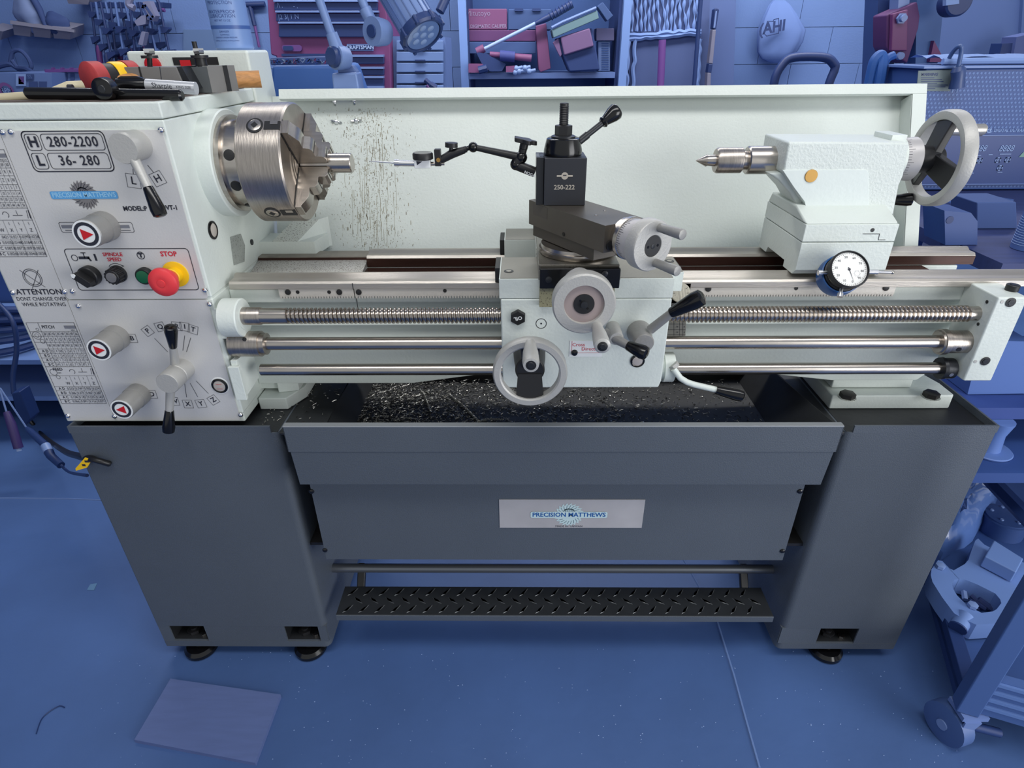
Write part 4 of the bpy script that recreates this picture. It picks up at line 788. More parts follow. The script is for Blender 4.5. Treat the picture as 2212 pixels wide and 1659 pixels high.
# ------------------------------------------------------------------ TOOL POST
TP = thing('tool_post', (.075, .09, 1.135), 'black quick-change tool post marked 250-222 on the compound slide', 'tool post')
px0, px1, py0, py1 = .0405, .111, .05, .118
q = MB(); q.box(px0, px1, py0, py1, 1.1352, 1.212, mat('black_oxide_block', (46, 48, 54), .42, .25, bump=.1)); q.build('block', TP, bevel=.0012)
l = MB(); s_ = at(1219, 405, Y=py0 - .0003); kk = 1 / ppm(s_); GL = mat('etched_silver', (190, 182, 170), .4, .5); l.text('250-222', s_, 9.5 * kk, GL, bold=.03)
s_ = at(1220, 380, Y=py0 - .0003); l.disc(s_, 7.5 * kk, GL); l.line([(s_.x - 16 * kk, s_.z), (s_.x + 16 * kk, s_.z)], 3.4 * kk, py0 - .0005, GL); l.line([(s_.x - 3 * kk, s_.z + .001), (s_.x + 3 * kk, s_.z + .001)], 2 * kk, py0 - .0007, INK); l.build('lettering', TP, recalc=False)
q = MB(); q.box(.0275, .0400, .056, .066, 1.1352, 1.2125, BLKOX); q.box(.0275, .0400, .102, .112, 1.1352, 1.2125, BLKOX); q.box(.0275, .0335, .066, .102, 1.1352, 1.2125, mat('dovetail_steel', (128, 124, 118), .3, .8)); q.box(.032, .0405, .07, .098, 1.14, 1.2125, BLKOX); q.build('dovetail', TP, bevel=.0006)
tc = Vector(((px0 + px1) / 2 - .003, (py0 + py1) / 2, 1.212))
q = MB(); q.rev(tc, (0, 0, 1), [(0, .0315), (.006, .0325), (.010, .0320), (.026, .0280), (.0275, .026), (.0275, .02)], BLACK, 48); q.build('cap', TP)
q = MB(); q.rev(tc + Vector((0, 0, .0275)), (0, 0, 1), [(0, .0205), (.0025, .0205), (.004, .017)], BLKOX, 28); q.rev(tc + Vector((0, 0, .0315)), (0, 0, 1), [(0, .0145), (.0145, .0145), (.0155, .013)], BLKM, 6, ang0=.4); q.build('clamp_nut', TP)
q = MB(); q.rev(tc + Vector((0, 0, .045)), (0, 0, 1), [(0, .0075)] + [v for i in range(12) for v in ((.001 + i * .0026, .0078), (.0022 + i * .0026, .0071))] + [(.034, .0074), (.035, .0066)], BLKM, 20); q.build('stud', TP)
h0 = tc + Vector((.026, .002, .020)); h1 = at(1306, 262, Y=.10); h2 = at(1327, 244, Y=.106)
q = MB(); q.tube([h0, h0.lerp(h1, .35)], .0062, BLKOX, 12); q.tube([h0.lerp(h1, .33), h1], .0050, BLKOX, 12); q.build('clamp_lever', TP)
h = MB(); h.rev(h1 - (h2 - h1) * .25, (h2 - h1), [(0, .0075), (.003, .0095), (.006, .0080), (.022, .0128), (.030, .0135), (.034, .011), (.035, .006)], BLACK, 24); h.build('clamp_knob', TP)
# ------------------------------------------------------------------ INDICATOR ON ITS ARM
IN = thing('test_indicator', (-.05, .09, 1.19), 'small lever test indicator on a black jointed arm, pointing left from the tool post', 'indicator')
def A9(a, b_, Y=.088): return at(a, b_, Y=Y)
q = MB(); q.cyl(A9(1155, 372), A9(1112, 355), .0085, BLKM, r2=.0085, seg=18); q.ball(A9(1114, 355), .0098, BLACK); q.build('rod_clamp', IN)
q = MB(); a = A9(1144, 376, .0785); q.text('NOGA', a, .0045, WHITE, xd=(.93, 0, -.36), zd=(.36, 0, .93), bold=.04); q.build('arm_lettering', IN, recalc=False)
q = MB(); j0 = A9(1126, 340); q.ball(j0, .0105, BLACK); q.cyl(j0, A9(1116, 352), .009, BLKM, seg=16); q.cyl(j0, A9(1130, 322), .0068, BLKM, seg=16); q.build('elbow', IN)
kc = A9(1134, 305); q = MB(); P = []
for i in range(36):
    a = 2 * math.pi * i / 36; r = .0175 + .0032 * math.cos(5 * a); P.append(Vector((kc.x + r * math.cos(a), kc.y + r * math.sin(a), kc.z - .003 - .2 * r * math.cos(a))))
q.pris(P, (0, 0, .007), BLKM); q.cyl(kc, A9(1130, 322), .0072, BLKM, seg=16); q.build('star_knob', IN, bevel=.0012)
q = MB(); q.tube([j0, A9(1028, 319)], [.0068, .0048], BLKM, 14); q.ball(A9(1022, 318), .0085, BLACK); q.build('upper_arm', IN)
q = MB(); q.tube([A9(1015, 319), A9(1006, 322)], .0038, BLACK, 12); q.tube([A9(1008, 322), A9(1003, 323.5)], .0052, BLKM, 12); q.tube([A9(1003, 324), A9(975, 333), A9(952, 346)], [.0058, .0075, .0062], BLKM, 14); q.cyl(A9(948, 344) , A9(948, 344) + Vector((0, -.009, 0)), .0035, BRASS, seg=14); q.build('lower_arm', IN)
q = MB(); q.cyl(A9(974, 330), A9(975, 317), .0036, BLKM, seg=14); q.cyl(A9(975, 318), A9(975, 308), .0108, BLKM, seg=24); q.build('clamp_screw', IN)
q = MB(); a = A9(938, 322); c = A9(954, 358); q.box(a.x, c.x, .082, .095, c.z, a.z, BLKM); q.build('dovetail_clamp', IN, bevel=.001)
q = MB(); q.tube([A9(928, 354), A9(960, 353)], .0033, STEEL, 14); q.build('stem', IN)
q = MB(); a = A9(895, 344); c = A9(931, 362); q.box(a.x, c.x, .080, .097, c.z, a.z, WHITE); p0 = A9(899, 348, .0797); p1 = A9(912, 349, .0797); p2 = A9(901, 357, .0797); q.add([p0, p1, p2], [(0, 1, 2)], INK); q.build('body', IN, bevel=.0012)
q = MB(); q.rev(A9(914, 344), (0, 0, 1), [(0, .0165), (.001, .0175), (.009, .0175), (.011, .0160)], BLKM, 32); q.rev(A9(914, 344) + Vector((0, 0, .011)), (0, 0, 1), [(0, .0155), (.0004, .015)], mat('dusty_crystal', (150, 150, 148), .1), 28); q.build('dial', IN)
q = MB(); q.tube([A9(896, 353), A9(856, 352)], .0050, mat('satin_chrome', (205, 206, 210), .3, .9), 16); q.tube([A9(862, 352), A9(852, 351.5)], .0058, mat('satin_chrome', (205, 206, 210), .3, .9), 12); q.build('barrel', IN)
q = MB(); q.tube([A9(853, 352), A9(798, 348)], [.0015, .0007], mat('satin_chrome', (205, 206, 210), .3, .9), 8); q.build('stylus', IN)
# ------------------------------------------------------------------ TAILSTOCK
TS = thing('tailstock', (.58, .17, .993), 'white cast tailstock at the right end of the lathe bed', 'tailstock')
def tp_(pts, Y): return [at(a, b_, Y=Y) for a, b_ in pts]
y1, y2 = .118, .232
prof = [(1703, 306), (1966, 308), (1961, 330), (1952, 380), (1943, 400), (1930, 466), (1746, 452), (1738, 438), (1715, 408), (1697, 377), (1692, 372)]
A = tp_(prof, y1); B_ = [p + Vector((0, y2 - y1, 0)) for p in A]
q = MB(); q.loft(A, B_, PAINTR)
ft = MB()
# flared lower part
C1 = tp_([(1738, 438), (1926, 470), (1944, 486), (1745, 487), (1733, 470)], y1)
top = [Vector((.500, y1 - .0, 1.118)), Vector((.665, y1, 1.118)), Vector((.665, y2, 1.118)), Vector((.500, y2, 1.118))]
bx0, bx1, by0, by1 = .507, .672, .075, .262
bot = [Vector((bx0, by0, 1.094)), Vector((bx1, by0, 1.094)), Vector((bx1, by1, 1.094)), Vector((bx0, by1, 1.094))]
q.loft(top, bot, PAINT)
wb_ = tp_([(1660, 374), (1700, 372), (1745, 440), (1735, 468), (1712, 468), (1722, 446), (1705, 415), (1682, 390)], .135); q.pris(wb_, (0, .07, 0), PAINT)
q.pris(tp_([(1738, 436), (1926, 450), (1926, 486), (1738, 486)], y1 + .004), (0, .10, 0), PAINT)
# curved web under the quill at the left
q.build('body', TS, bevel=.004, bseg=3)
q = MB(); q.box(bx0, bx1, by0, by1, 1.0625, 1.094, PAINT); q.build('upper_base', TS, bevel=.0016)
q = MB(); q.pris([(bx0, by0 + .0, 1.0612), (bx0, by0, 1.010), (bx0, by0 + .012, .9995), (bx0, .130, .9995), (bx0, .130, 1.012), (bx0, .215, 1.012), (bx0, .222, .9995), (bx0, by1, .9995), (bx0, by1, 1.0612)], (bx1 - bx0, 0, 0), PAINT); q.build('lower_base', TS, bevel=.0012)
pm = MB(); zz_ = .0004
def pl_(a): p = at(*a, Y=by0); return (p.x, p.z)
pm.line([pl_((1864, 505)), pl_((1900, 505)), pl_((1897, 518)), pl_((1912, 518))], .0011, by0 - .0004, INK); pm.disc(at(1885, 497, Y=by0 - .0005), .0035, BLKM); pm.build('offset_mark', TS, recalc=False)
rp_ = MB(); P = tp_([(1690, 367), (1872, 366), (1876, 372), (1878, 450), (1872, 456), (1742, 452), (1738, 436), (1715, 405)], y1 - .0012); rp_.pris(P, (0, .0022, 0), mat('smooth_panel_paint', (216, 224, 220), .38, bump=.15, bscale=120)); rp_.build('raised_panel', TS, bevel=.0008)
p = at(1752, 380, Y=y1 - .0012); q = MB(); R = 13.5 / ppm(p); q.rev(p, (0, -1, 0), [(0, R), (.0012, R), (.0018, R * .95)], BRASS, 36); q.build('brass_button', TS, label='round brass disc on the front')
q = MB(); xl_ = at(1612, 345, Y=SY).x; q.rev((.50, SY, SZ), (-1, 0, 0), [(0, .0245), (.50 - xl_ - .002, .0245), (.50 - xl_, .0225)], STEEL, 40); q.build('quill', TS, label='polished steel quill')
LC = MB(); xa_ = at(1545, 345, Y=SY).x; LC.rev((xl_, SY, SZ), (-1, 0, 0), [(0, .0165), (.008, .0165), (.009, .021), (.010, .0225), (xl_ - xa_ - .004, .0225), (xl_ - xa_, .020), (xl_ - xa_ + .0005, .013)], STEELX, 36)
xt = at(1503, 345, Y=SY).x; LC.rev((xa_, SY, SZ), (-1, 0, 0), [(0, .0105), (xa_ - xt - .020, .0092), (xa_ - xt - .0195, .0108), (xa_ - xt, .0004)], STEEL, 28)
tag(LC.build('live_centre'), 'pointed steel live centre held in the tailstock quill', 'lathe centre')
q = MB(); q.rev((.665, SY, SZ), AX, [(0, .040), (.025, .040), (.0255, .037)], PAINT, 40); q.box(.655, .682, SY - .03, SY + .03, SZ + .02, SZ + .045, PAINT); q.build('end_cap', TS, bevel=.001)
q = MB(); q.rev((.689, SY, SZ), AX, [(0, .034), (.002, .0355), (.029, .038), (.031, .036)], PLATE2, 44)
for i in range(50):
    a = 2 * math.pi * i / 50; L = .011 if i % 5 == 0 else .006; e = Vector((0, math.cos(a), math.sin(a))); tt = Vector((0, -math.sin(a), math.cos(a))); p0 = Vector((.692, SY, SZ)) + e * .0358; p1 = Vector((.692 + L, SY, SZ)) + e * (.0358 + L * .09)
    q.add([p0 - tt * .0003, p0 + tt * .0003, p1 + tt * .0003, p1 - tt * .0003], [(0, 1, 2, 3)], INK)
q.build('graduated_dial', TS, recalc=False)
xw = .764
q = MB(); R = .083
q.rev((xw - .004, SY, SZ), AX, [(0, R * .80), (-.002, R * .84), (-.002, R * .96), (.003, R), (.019, R), (.022, R * .96), (.022, R * .84), (.019, R * .80), (0, R * .80)], SILV, 64, cap=False)
q.build('handwheel_rim', TS, label='grey cast handwheel rim')
q = MB(); q.rev((.720, SY, SZ), AX, [(0, .024), (.02, .024), (.05, .020), (.052, .016)], BLKM, 28)
for a in (205, 325, 85):
    aa = math.radians(a); n_ = Vector((0, math.cos(aa), math.sin(aa))); t_ = Vector((0, -math.sin(aa), math.cos(aa))); c0_ = Vector((0, SY, SZ))
    o1 = [c0_ + n_ * .008 + t_ * s * .018 + Vector((x, 0, 0)) for s, x in ((-1, .745), (1, .745), (1, .760), (-1, .760))]; o2 = [c0_ + n_ * R * .82 + t_ * s * .022 + Vector((x, 0, 0)) for s, x in ((-1, .763), (1, .763), (1, .776), (-1, .776))]
    q.loft(o1, o2, BLKM)
q.build('wheel_web', TS, bevel=.002)
hp = Vector((xw + .016, SY + R * .78, SZ + R * .50)); q = MB(); q.rev(hp - Vector((.008, 0, 0)), AX, [(0, .007), (.010, .007), (.011, .0095), (.104, .0110), (.107, .0095), (.1075, .006)], mat('bright_grip', (196, 192, 184), .3, .7), 24); q.build('crank_grip', TS)
q = MB(); a = at(1930, 432, Y=.21); c = at(1962, 431, Y=.20); q.tube([a + Vector((-.02, 0, 0)), a], .006, BLKOX, 10); q.rev(a - Vector((.004, 0, 0)), (c - a), [(0, .009), (.026, .0125), (.034, .0115), (.036, .007)], BLACK, 20); q.build('quill_clamp_handle', TS)
# ------------------------------------------------------------------ DIAL GAUGE STANDING ON THE FRONT WAY
DG = thing('dial_indicator', (.575, .03, .995), 'round white-faced dial indicator in a blue magnetic holder on the front way below the tailstock', 'indicator')
dc = at(1833, 583, Y=.018); dn = Vector((-.02, -.80, .60)).normalized(); R = 42 / ppm(dc)
q = MB(); q.rev(dc - dn * .030, dn, [(0, R * .93), (.012, R * .95), (.013, R * .86), (.024, R * .86), (.0245, R * 1.0), (.034, R * 1.0), (.036, R * .93), (.0345, R * .90)], BLKM, 56, cap=False); q.rev(dc - dn * .0295, dn, [(0, R * .92), (.001, R * .92)], STEEL, 40); q.rev(dc - dn * .018, dn, [(0, R * .865), (.012, R * .865)], STEEL, 40, cap=False); q.build('case', DG)
q = MB(); q.rev(dc + dn * .0015, dn, [(0, R * .91), (.0008, R * .91)], DIALW, 48)
du = dn.cross(Vector((1, 0, 0))); du = -du if du.z < 0 else du; dr = du.cross(dn); dr = -dr if dr.x < 0 else dr; f0 = dc + dn * .0026
ro_ = math.radians(-100)
for i in range(50):
    a = 2 * math.pi * i / 50; L = .10 if i % 5 == 0 else .05; e = dr * math.cos(a) + du * math.sin(a); t_ = dr * -math.sin(a) + du * math.cos(a); q.add([f0 + e * R * .86 - t_ * .00025, f0 + e * R * .86 + t_ * .00025, f0 + e * R * (.86 - L) + t_ * .00025, f0 + e * R * (.86 - L) - t_ * .00025], [(0, 1, 2, 3)], INK)
for i, s in enumerate(('0', '10', '20', '30', '40', '50', '60', '70', '80', '90')):
    a = math.radians(-80) - 2 * math.pi * i / 10; e = dr * math.cos(a) + du * math.sin(a); q.text(s, f0 + e * R * .66, R * .12, INK, xd=dr, zd=du)
e = dr * math.cos(math.radians(-75)) + du * math.sin(math.radians(-75)); t_ = e.cross(dn); q.add([f0 + dn * .0004 - t_ * .0007 - e * R * .12, f0 + dn * .0004 + t_ * .0007 - e * R * .12, f0 + dn * .0004 + e * R * .8], [(0, 1, 2)], INK)
q.rev(f0, dn, [(0, .0022), (.001, .002)], INK, 14); g0 = f0 + dr * R * .38 - du * R * .22
for i in range(12):
    a = 2 * math.pi * i / 12; e = dr * math.cos(a) + du * math.sin(a); t_ = e.cross(dn); q.add([g0 + e * R * .17 - t_ * .0002, g0 + e * R * .17 + t_ * .0002, g0 + e * R * .12 + t_ * .0002, g0 + e * R * .12 - t_ * .0002], [(0, 1, 2, 3)], INK)
q.build('dial_face', DG, recalc=False)
q = MB(); a = dc - dn * .012 + Vector((R * .8, 0, 0)); q.tube([a, a + Vector((.030, 0, 0))], .0040, mat('satin_chrome', (205, 206, 210), .3, .9), 14); q.tube([a + Vector((.030, 0, 0)), a + Vector((.055, 0, -.001))], .0022, mat('satin_chrome', (205, 206, 210), .3, .9), 10); q.ball(a + Vector((.056, 0, -.001)), .0032, STEEL, 10); q.build('plunger', DG)
q = MB(); d2 = Vector((-.03, -.45, .9)).normalized(); q.rev(dc - dn * .044, dn, [(-.006, R * .98), (.006, R * 1.06), (.022, R * 1.04), (.023, R * .98), (.010, R * .9)], BLUEB, 44); q.box(.555, .60, .045, .0745, .9995, 1.006, BLUEB); q.build('magnetic_holder', DG, label='blue ring-shaped magnetic holder')
for s in (-1, 0):
    q = MB(); e = (dr * -1 if s else (dr * -.25 - du)).normalized(); q.cyl(dc - dn * .014 + e * R * .9, dc - dn * .014 + e * R * 1.25, .0032, mat('satin_chrome', (205, 206, 210), .3, .9), seg=12); q.cyl(dc - dn * .014 + e * R * 1.15, dc - dn * .014 + e * R * 1.35, .0048, mat('satin_chrome', (205, 206, 210), .3, .9), seg=12); q.build('clamp_screw', DG)
# ================================================================== THINGS LYING ON THE HEADSTOCK
HT = 1.3052
def one(mb, name, lab, cat, group=None, bevel=0, recalc=True): return tag(mb.build(name, bevel=bevel, recalc=recalc), lab, cat, group)
KY = .05
c = at(229, 202, Y=.042); c.z = max(c.z, HT + .0155)
K_ = thing('chuck_key', (c.x, .05, HT), 'black T-handled chuck key lying at the front of the headstock top', 'chuck key')
q = MB(); q.rev((c.x, .034, c.z), (0, 1, 0), [(0, .0145), (.001, .0158), (.004, .0162), (.018, .0162), (.020, .013)], BLACK, 32); q.rev((c.x, .054, c.z - .006), (0, 1, 0), [(0, .0065), (.055, .0065)], BLACK, 16); q.rev((c.x, .0338, c.z), (0, -1, 0), [(0, .006), (.0008, .005)], BLKOX, 20); q.box(c.x - .005, c.x + .005, .109, .125, c.z - .011, c.z - .001, BLKOX); q.build('shank', K_)
q = MB(); a = at(56, 201, Y=.055); b = at(395, 206, Y=.062); zc = HT + .0105; q.rev((a.x, .055, a.z), (b - a), [(0, .006), (.003, .0088), ((b - a).length - .003, .0088), ((b - a).length, .006)], BLACK, 20); q.build('cross_bar', K_)
# brush with pale handle
q = MB(); p = [at(x, y, Y=Y_) for x, y, Y_ in ((-30, 214, .07), (60, 208, .075), (110, 200, .08), (150, 189, .095), (180, 186, .11))]; q.tube(p, [.007, .0072, .0062, .0095, .0085], BONE, 14)
q.tube([p[3] + Vector((.004, -.0088, .001)), p[3] + Vector((.012, -.0086, .001))], .004, INK, 8)
one(q, 'brush_handle', 'pale wooden stick with worn dark print, left end of the headstock top', 'brush')
# mallet
p0 = at(193, 164, Y=.125); MA = thing('mallet', (p0.x, .2, HT), 'mallet with worn red face and black and yellow head on the headstock', 'mallet')
hd = Vector((.42, .9, 0)).normalized(); R = .0258; p0.x -= .003; p0.z = HT + R + .001
q = MB(); q.rev(p0, hd, [(0, R * .9), (.002, R), (.022, R)], RUBR, 40); q.build('red_face', MA); q = MB(); q.rev(p0 + hd * .0221, hd, [(0, R * .86), (.02, R * .86)], BLKM, 32); q.rev(p0 + hd * .042, hd, [(0, R * .9), (.004, R * .95), (.02, R * .95), (.021, R * .9)], YEL, 36); q.rev(p0 + hd * .063, hd, [(0, R), (.02, R)], RUBR, 32); q.build('head', MA)
ha = at(262, 176, Y=.155); hb_ = at(290, 176, Y=.19); wl = Vector((-.64, .2, HT + .017)); we = at(563, 173, Y=.325); we.z = HT + .0165
q = MB(); q.tube([p0 + hd * .03 + Vector((.012, 0, -.006)), p0 + hd * .03 + Vector((.035, .01, -.006)), we.lerp(p0, .5) + Vector((0, 0, -.002)), we - Vector((.05, .02, 0)), we], [.010, .0125, .0125, .0145, .0155], WOOD, 18); q.build('handle', MA, label='ash wood handle with rounded end')
# permanent marker
MK = thing('marker_pen', (-.6, .08, HT), 'fat silver marker pen with black cap resting behind the chuck key', 'marker')
a = at(252, 184, Y=.092); b = at(318, 184, Y=.092); c2 = at(424, 191, Y=.096); q = MB(); q.rev(a, (b - a), [(0, .0078), (.003, .0102), ((b - a).length - .001, .0102), ((b - a).length, .0098)], BLACK, 24)
q.loft([a + Vector((.003, -.003, .0098)), a + Vector((.003, .003, .0098)), b + Vector((-.001, .003, .0098)), b + Vector((-.001, -.003, .0098))], [a + Vector((.012, -.002, .013)), a + Vector((.012, .002, .013)), b + Vector((-.014, .002, .0135)), b + Vector((-.014, -.002, .0135))], BLACK); q.build('cap', MK)
q = MB(); q.rev(b, (c2 - b), [(0, .0096), ((c2 - b).length, .0096)], mat('marker_silver', (196, 198, 202), .3, .4), 28); q.build('barrel', MK)
q = MB(); dd = (c2 - b).normalized(); m0 = b.lerp(c2, .36) + Vector((0, -.0097, .001)); q.text('Sharpie', m0, .0075, INK, xd=dd); q.text("KING SIZE", b.lerp(c2, .80) + Vector((0, -.0097, .001)), .0036, INK, xd=dd); q.build('print', MK, recalc=False)
# quick-change tool holders
def pol(pts, Y): return [at(a, b, Y=Y) for a, b in pts]
T1 = thing('tool_holder', (-.64, .2, HT), 'grey steel dovetail tool holder lying on the headstock, with silver-nutted height screw', 'tool holder')
q = MB(); P = pol([(268, 145), (380, 145), (402, 192), (278, 194)], .165); 
for v in P[2:]: v.z = HT
q.loft(P, [v + Vector((0, .06, 0)) for v in P], mat('worn_holder_steel', (132, 130, 128), .45, .4, var=.1)); q.px([(380, 144), (392, 143), (420, 192), (402, 193)], .168, .055, BLKOX)
q.px([(298, 144), (301, 144), (310, 176), (305, 176)], .164, .002, BLKM); q.px([(344, 144), (345.5, 144), (350, 176), (348, 176)], .1645, .001, INK); q.build('holder_body', T1, bevel=.001)
q = MB(); s0 = at(324, 146, Y=.19); s1 = at(322, 108, Y=.19); q.rev(s0, s1 - s0, [(-.01, .0042), ((s1 - s0).length, .0042)], BLKM, 14); q.build('height_screw', T1)
q = MB(); s2 = at(324, 126, Y=.19); q.rev(s2, (0, 0, 1), [(0, .0135), (.0045, .0135)], BLKM, 28); s3 = at(324, 118, Y=.19); q.rev(s3, (0, 0, 1), [(0, .0085), (.003, .0098), (.009, .0098), (.0095, .008)], mat('chrome', (225, 225, 228), .12, 1), 6, ang0=.5); q.build('adjusting_nut', T1)
T2 = thing('tool_holder', (-.56, .22, HT), 'dark steel tool holder standing on the right corner of the headstock top', 'tool holder')
q = MB(); P = pol([(407, 145), (446, 143), (459, 203), (423, 206)], .2); P[2].z = P[3].z = HT; q.loft(P, [v + Vector((0, .012, 0)) for v in P], mat('holder_grey', (92, 96, 98), .45, .3))
dx = Vector((.026, .055, 0)); q.loft([P[1] + Vector((.0003, 0, 0)), P[2] + Vector((.0003, 0, 0)), P[2] + Vector((0, .012, 0)), P[1] + Vector((0, .012, 0))], [P[1] + dx, P[2] + dx, P[2] + dx + Vector((-.02, .01, 0)), P[1] + dx + Vector((-.02, .01, 0))], mat('worn_holder_steel', (132, 130, 128), .45, .4, var=.1))
e0, e1 = P[1] + dx * .55 + Vector((.0012, 0, .0003)), P[2] + dx * .55 + Vector((.0012, 0, 0)); q.loft([e0, e1, e1 + Vector((-.003, .003, 0)), e0 + Vector((-.003, .003, 0))], [e0 + dx * .16, e1 + dx * .16, e1 + dx * .16 + Vector((-.003, .003, 0)), e0 + dx * .16 + Vector((-.003, .003, 0))], BLKM)
P5 = pol([(407, 171), (426, 169), (430, 190), (410, 192)], .1995); q.line([(v.x, v.z) for v in P5], .0009, .1992, BLKM, True); q.build('holder_body', T2)
q = MB(); s0 = at(432, 145, Y=.22); s1 = at(426, 90, Y=.22); q.rev(s0, (0, 0, 1), [(-.01, .0042), ((s1 - s0).length, .0042)], BLKM, 14); s2 = at(432, 126, Y=.22); q.rev(s2, (0, 0, 1), [(-.012, .010), (0, .010), (0.0005, .0148), (.005, .0148)], BLKM, 24); s3 = at(430, 117, Y=.22); q.rev(s3, (0, 0, 1), [(0, .0085), (.003, .0098), (.009, .0098), (.0095, .008)], mat('chrome', (225, 225, 228), .12, 1), 6, ang0=.5); q.build('height_screw', T2)
# ================================================================== SWARF IN THE TRAY
sw = MB(); rnd = random.Random(11)
def chips(n, x0, x1, y0, y1, z, dens):
    for _ in range(n):
        x = rnd.uniform(x0, x1) if rnd.random() < .35 else x0 + (x1 - x0) * abs(rnd.gauss(0, .35)); 
        if x > x1: continue
        y = rnd.uniform(y0, y1); a = rnd.uniform(0, 6.28); L = rnd.choice((.0015, .0025, .0035, .006)); w_ = rnd.uniform(.0005, .0014); zc = z + rnd.uniform(.0003, .003)
        dx_, dy_ = math.cos(a) * L, math.sin(a) * L; nx, ny = -math.sin(a) * w_, math.cos(a) * w_; up = rnd.uniform(0, .003)
        m = CHIPD if rnd.random() < .4 else CHIP
        sw.add([(x - dx_ + nx, y - dy_ + ny, zc), (x - dx_ - nx, y - dy_ - ny, zc), (x + dx_, y + dy_, zc + up), (x, y, zc + up * .6 + w_)], [(0, 1, 2), (0, 2, 3), (1, 2, 3)], m)
chips(6500, -.36, .10, -.03, .34, .655, 1); chips(1500, .10, .53, -.03, .34, .655, 1); chips(220, -.54, -.40, .03, .3, .701, 1)
so = sw.build('steel_swarf', recalc=False); so['kind'] = 'stuff'; so['label'] = 'layer of small dark and bright metal chips in the chip tray'; so['category'] = 'swarf'
def curl(pts, r, pitch, th, name, lab, grp=None, m=CHIP):
    P = []; tot = 0
    for i in range(len(pts) - 1):
        a, b = Vector(pts[i]), Vector(pts[i + 1]); n = max(2, int((b - a).length / pitch * 8)); d = (b - a).normalized(); u = d.cross(Vector((0, 0, 1))).normalized(); v = u.cross(d)
        for k in range(n): t = tot + k; q_ = t * math.pi / 4; P.append(a.lerp(b, k / n) + u * r * math.cos(q_) + v * (r * math.sin(q_)) + Vector((0, 0, r)))
        tot += n
    mb = MB(); mb.tube(P, th, m, 4); return one(mb, name, lab, 'metal chip', grp, recalc=False)
zc = .6565
def TZ(a, b): p = at(a, b, Z=zc); return p
curl([TZ(968, 852), TZ(1000, 878), TZ(1030, 908), TZ(1036, 914)], .0022, .0035, .0008, 'curled_chip', 'long golden curled chip running down to the right in the tray')
curl([TZ(1024, 916), TZ(1050, 907), TZ(1088, 908)], .0022, .0035, .0008, 'curled_chip', 'short golden curled chip lying level beside the tray front rim, left of the big handwheel')
curl([TZ(915, 850), TZ(930, 890)], .0016, .003, .0006, 'curled_chip', 'thin pale curled chip standing slantwise left of the long golden one')
curl([TZ(1300, 865), TZ(1335, 884)], .0012, .003, .0006, 'curled_chip', 'grey curled chip right of the big handwheel')
for i, (x, y, z_) in enumerate(((668, 852, .7025), (646, 862, .7025))):
    p = at(x, y, Z=z_); m_ = MB(); m_.tube([p + Vector((.006 * math.cos(t), .006 * math.sin(t) - .0, .0012 * t)) for t in [k * .5 for k in range(14)]], .0007, CHIP, 4); one(m_, 'curled_chip', ('looped bright chip on the left cabinet by the bed foot', 'small looped chip left of the bigger loop by the bed foot')[i], 'metal chip', None, recalc=False)
# ================================================================== POWER CORDS AT THE LEFT
CORD = bg('cord_black', (26, 52, 108), .5)
q = MB(); P = [at(-40, 640, Y=.9), at(20, 690, Y=.95), at(38, 740, Y=.95), at(30, 800, Y=.95), at(32, 850, Y=.9)]; q.tube(P, .008, CORD, 10)
P2 = [at(60, 905, Z=.03), at(95, 945, Z=.02), at(150, 975, Z=.25), at(180, 988, Y=.01)]
q = MB()
def slim(pts, n=8):
    P = [Vector(p) for p in pts]; out = []
    for i in range(len(P) - 1):
        p0, p1, p2, p3 = P[max(i - 1, 0)], P[i], P[i + 1], P[min(i + 2, len(P) - 1)]
        for k in range(n): t = k / n; out.append(.5 * ((2 * p1) + (p2 - p0) * t + (2 * p0 - 5 * p1 + 4 * p2 - p3) * t * t + (3 * p1 - p0 - 3 * p2 + p3) * t ** 3))
    return out + [P[-1]]
q.tube(slim([at(-20, 640, Y=1.0), at(25, 690, Y=.95), at(36, 750, Y=.93), at(28, 812, Y=.9), at(30, 850, Y=.88)]), .0085, CORD, 10)
one(q, 'black_cable', 'dark cord hanging down to the black adapter box left of the lathe', 'cord')
q = MB(); q.px([(24, 850), (42, 846), (66, 905), (54, 920), (38, 905)], .80, .05, CORD); one(q, 'adapter_box', 'small black adapter box on the floor at the left edge of the picture', 'adapter', bevel=.004)
q = MB(); q.tube(slim([at(62, 905, Z=.02), at(92, 940, Z=.015), at(135, 972, Y=.35), at(170, 985, Y=.06), at(200, 992, Y=-.008), at(240, 1003, Y=-.004)]), [.0075] * 33 + [.006] * 7 + [.004], mat('cord_plain_black', (24, 24, 26), .4), 10)
one(q, 'black_cable', 'black cord entering the left side of the stand beside the yellow tag', 'cord')
q = MB(); tg = [at(a, b, Y=-.012) for a, b in ((183, 989), (199, 993), (188, 1010), (164, 1017), (163, 1012))]; q.pris(tg, (0, .0015, 0), YEL)
for a_, b_, c_, d_ in ((183, 994, 192, 1000), (178, 1003, 184, 1007)): e = at(a_, b_, Y=-.0125); f_2 = at(c_, d_, Y=-.0125); q.line([(e.x, (e.z + f_2.z) / 2), (f_2.x, (e.z + f_2.z) / 2)], .005, -.0125, INK)
one(q, 'cable_tag', 'yellow tag with black marks hanging on the cord at the stand', 'tag', recalc=True)
q = MB(); q.tube([at(0, 838, Y=.6), at(58, 925, Y=.58)], .0025, bg('thin_wire', (120, 148, 204), .4), 8); a = at(58, 925, Y=.58); b = at(98, 962, Y=.5); c2 = at(110, 985, Y=.47); d2 = at(132, 1005, Y=.44)
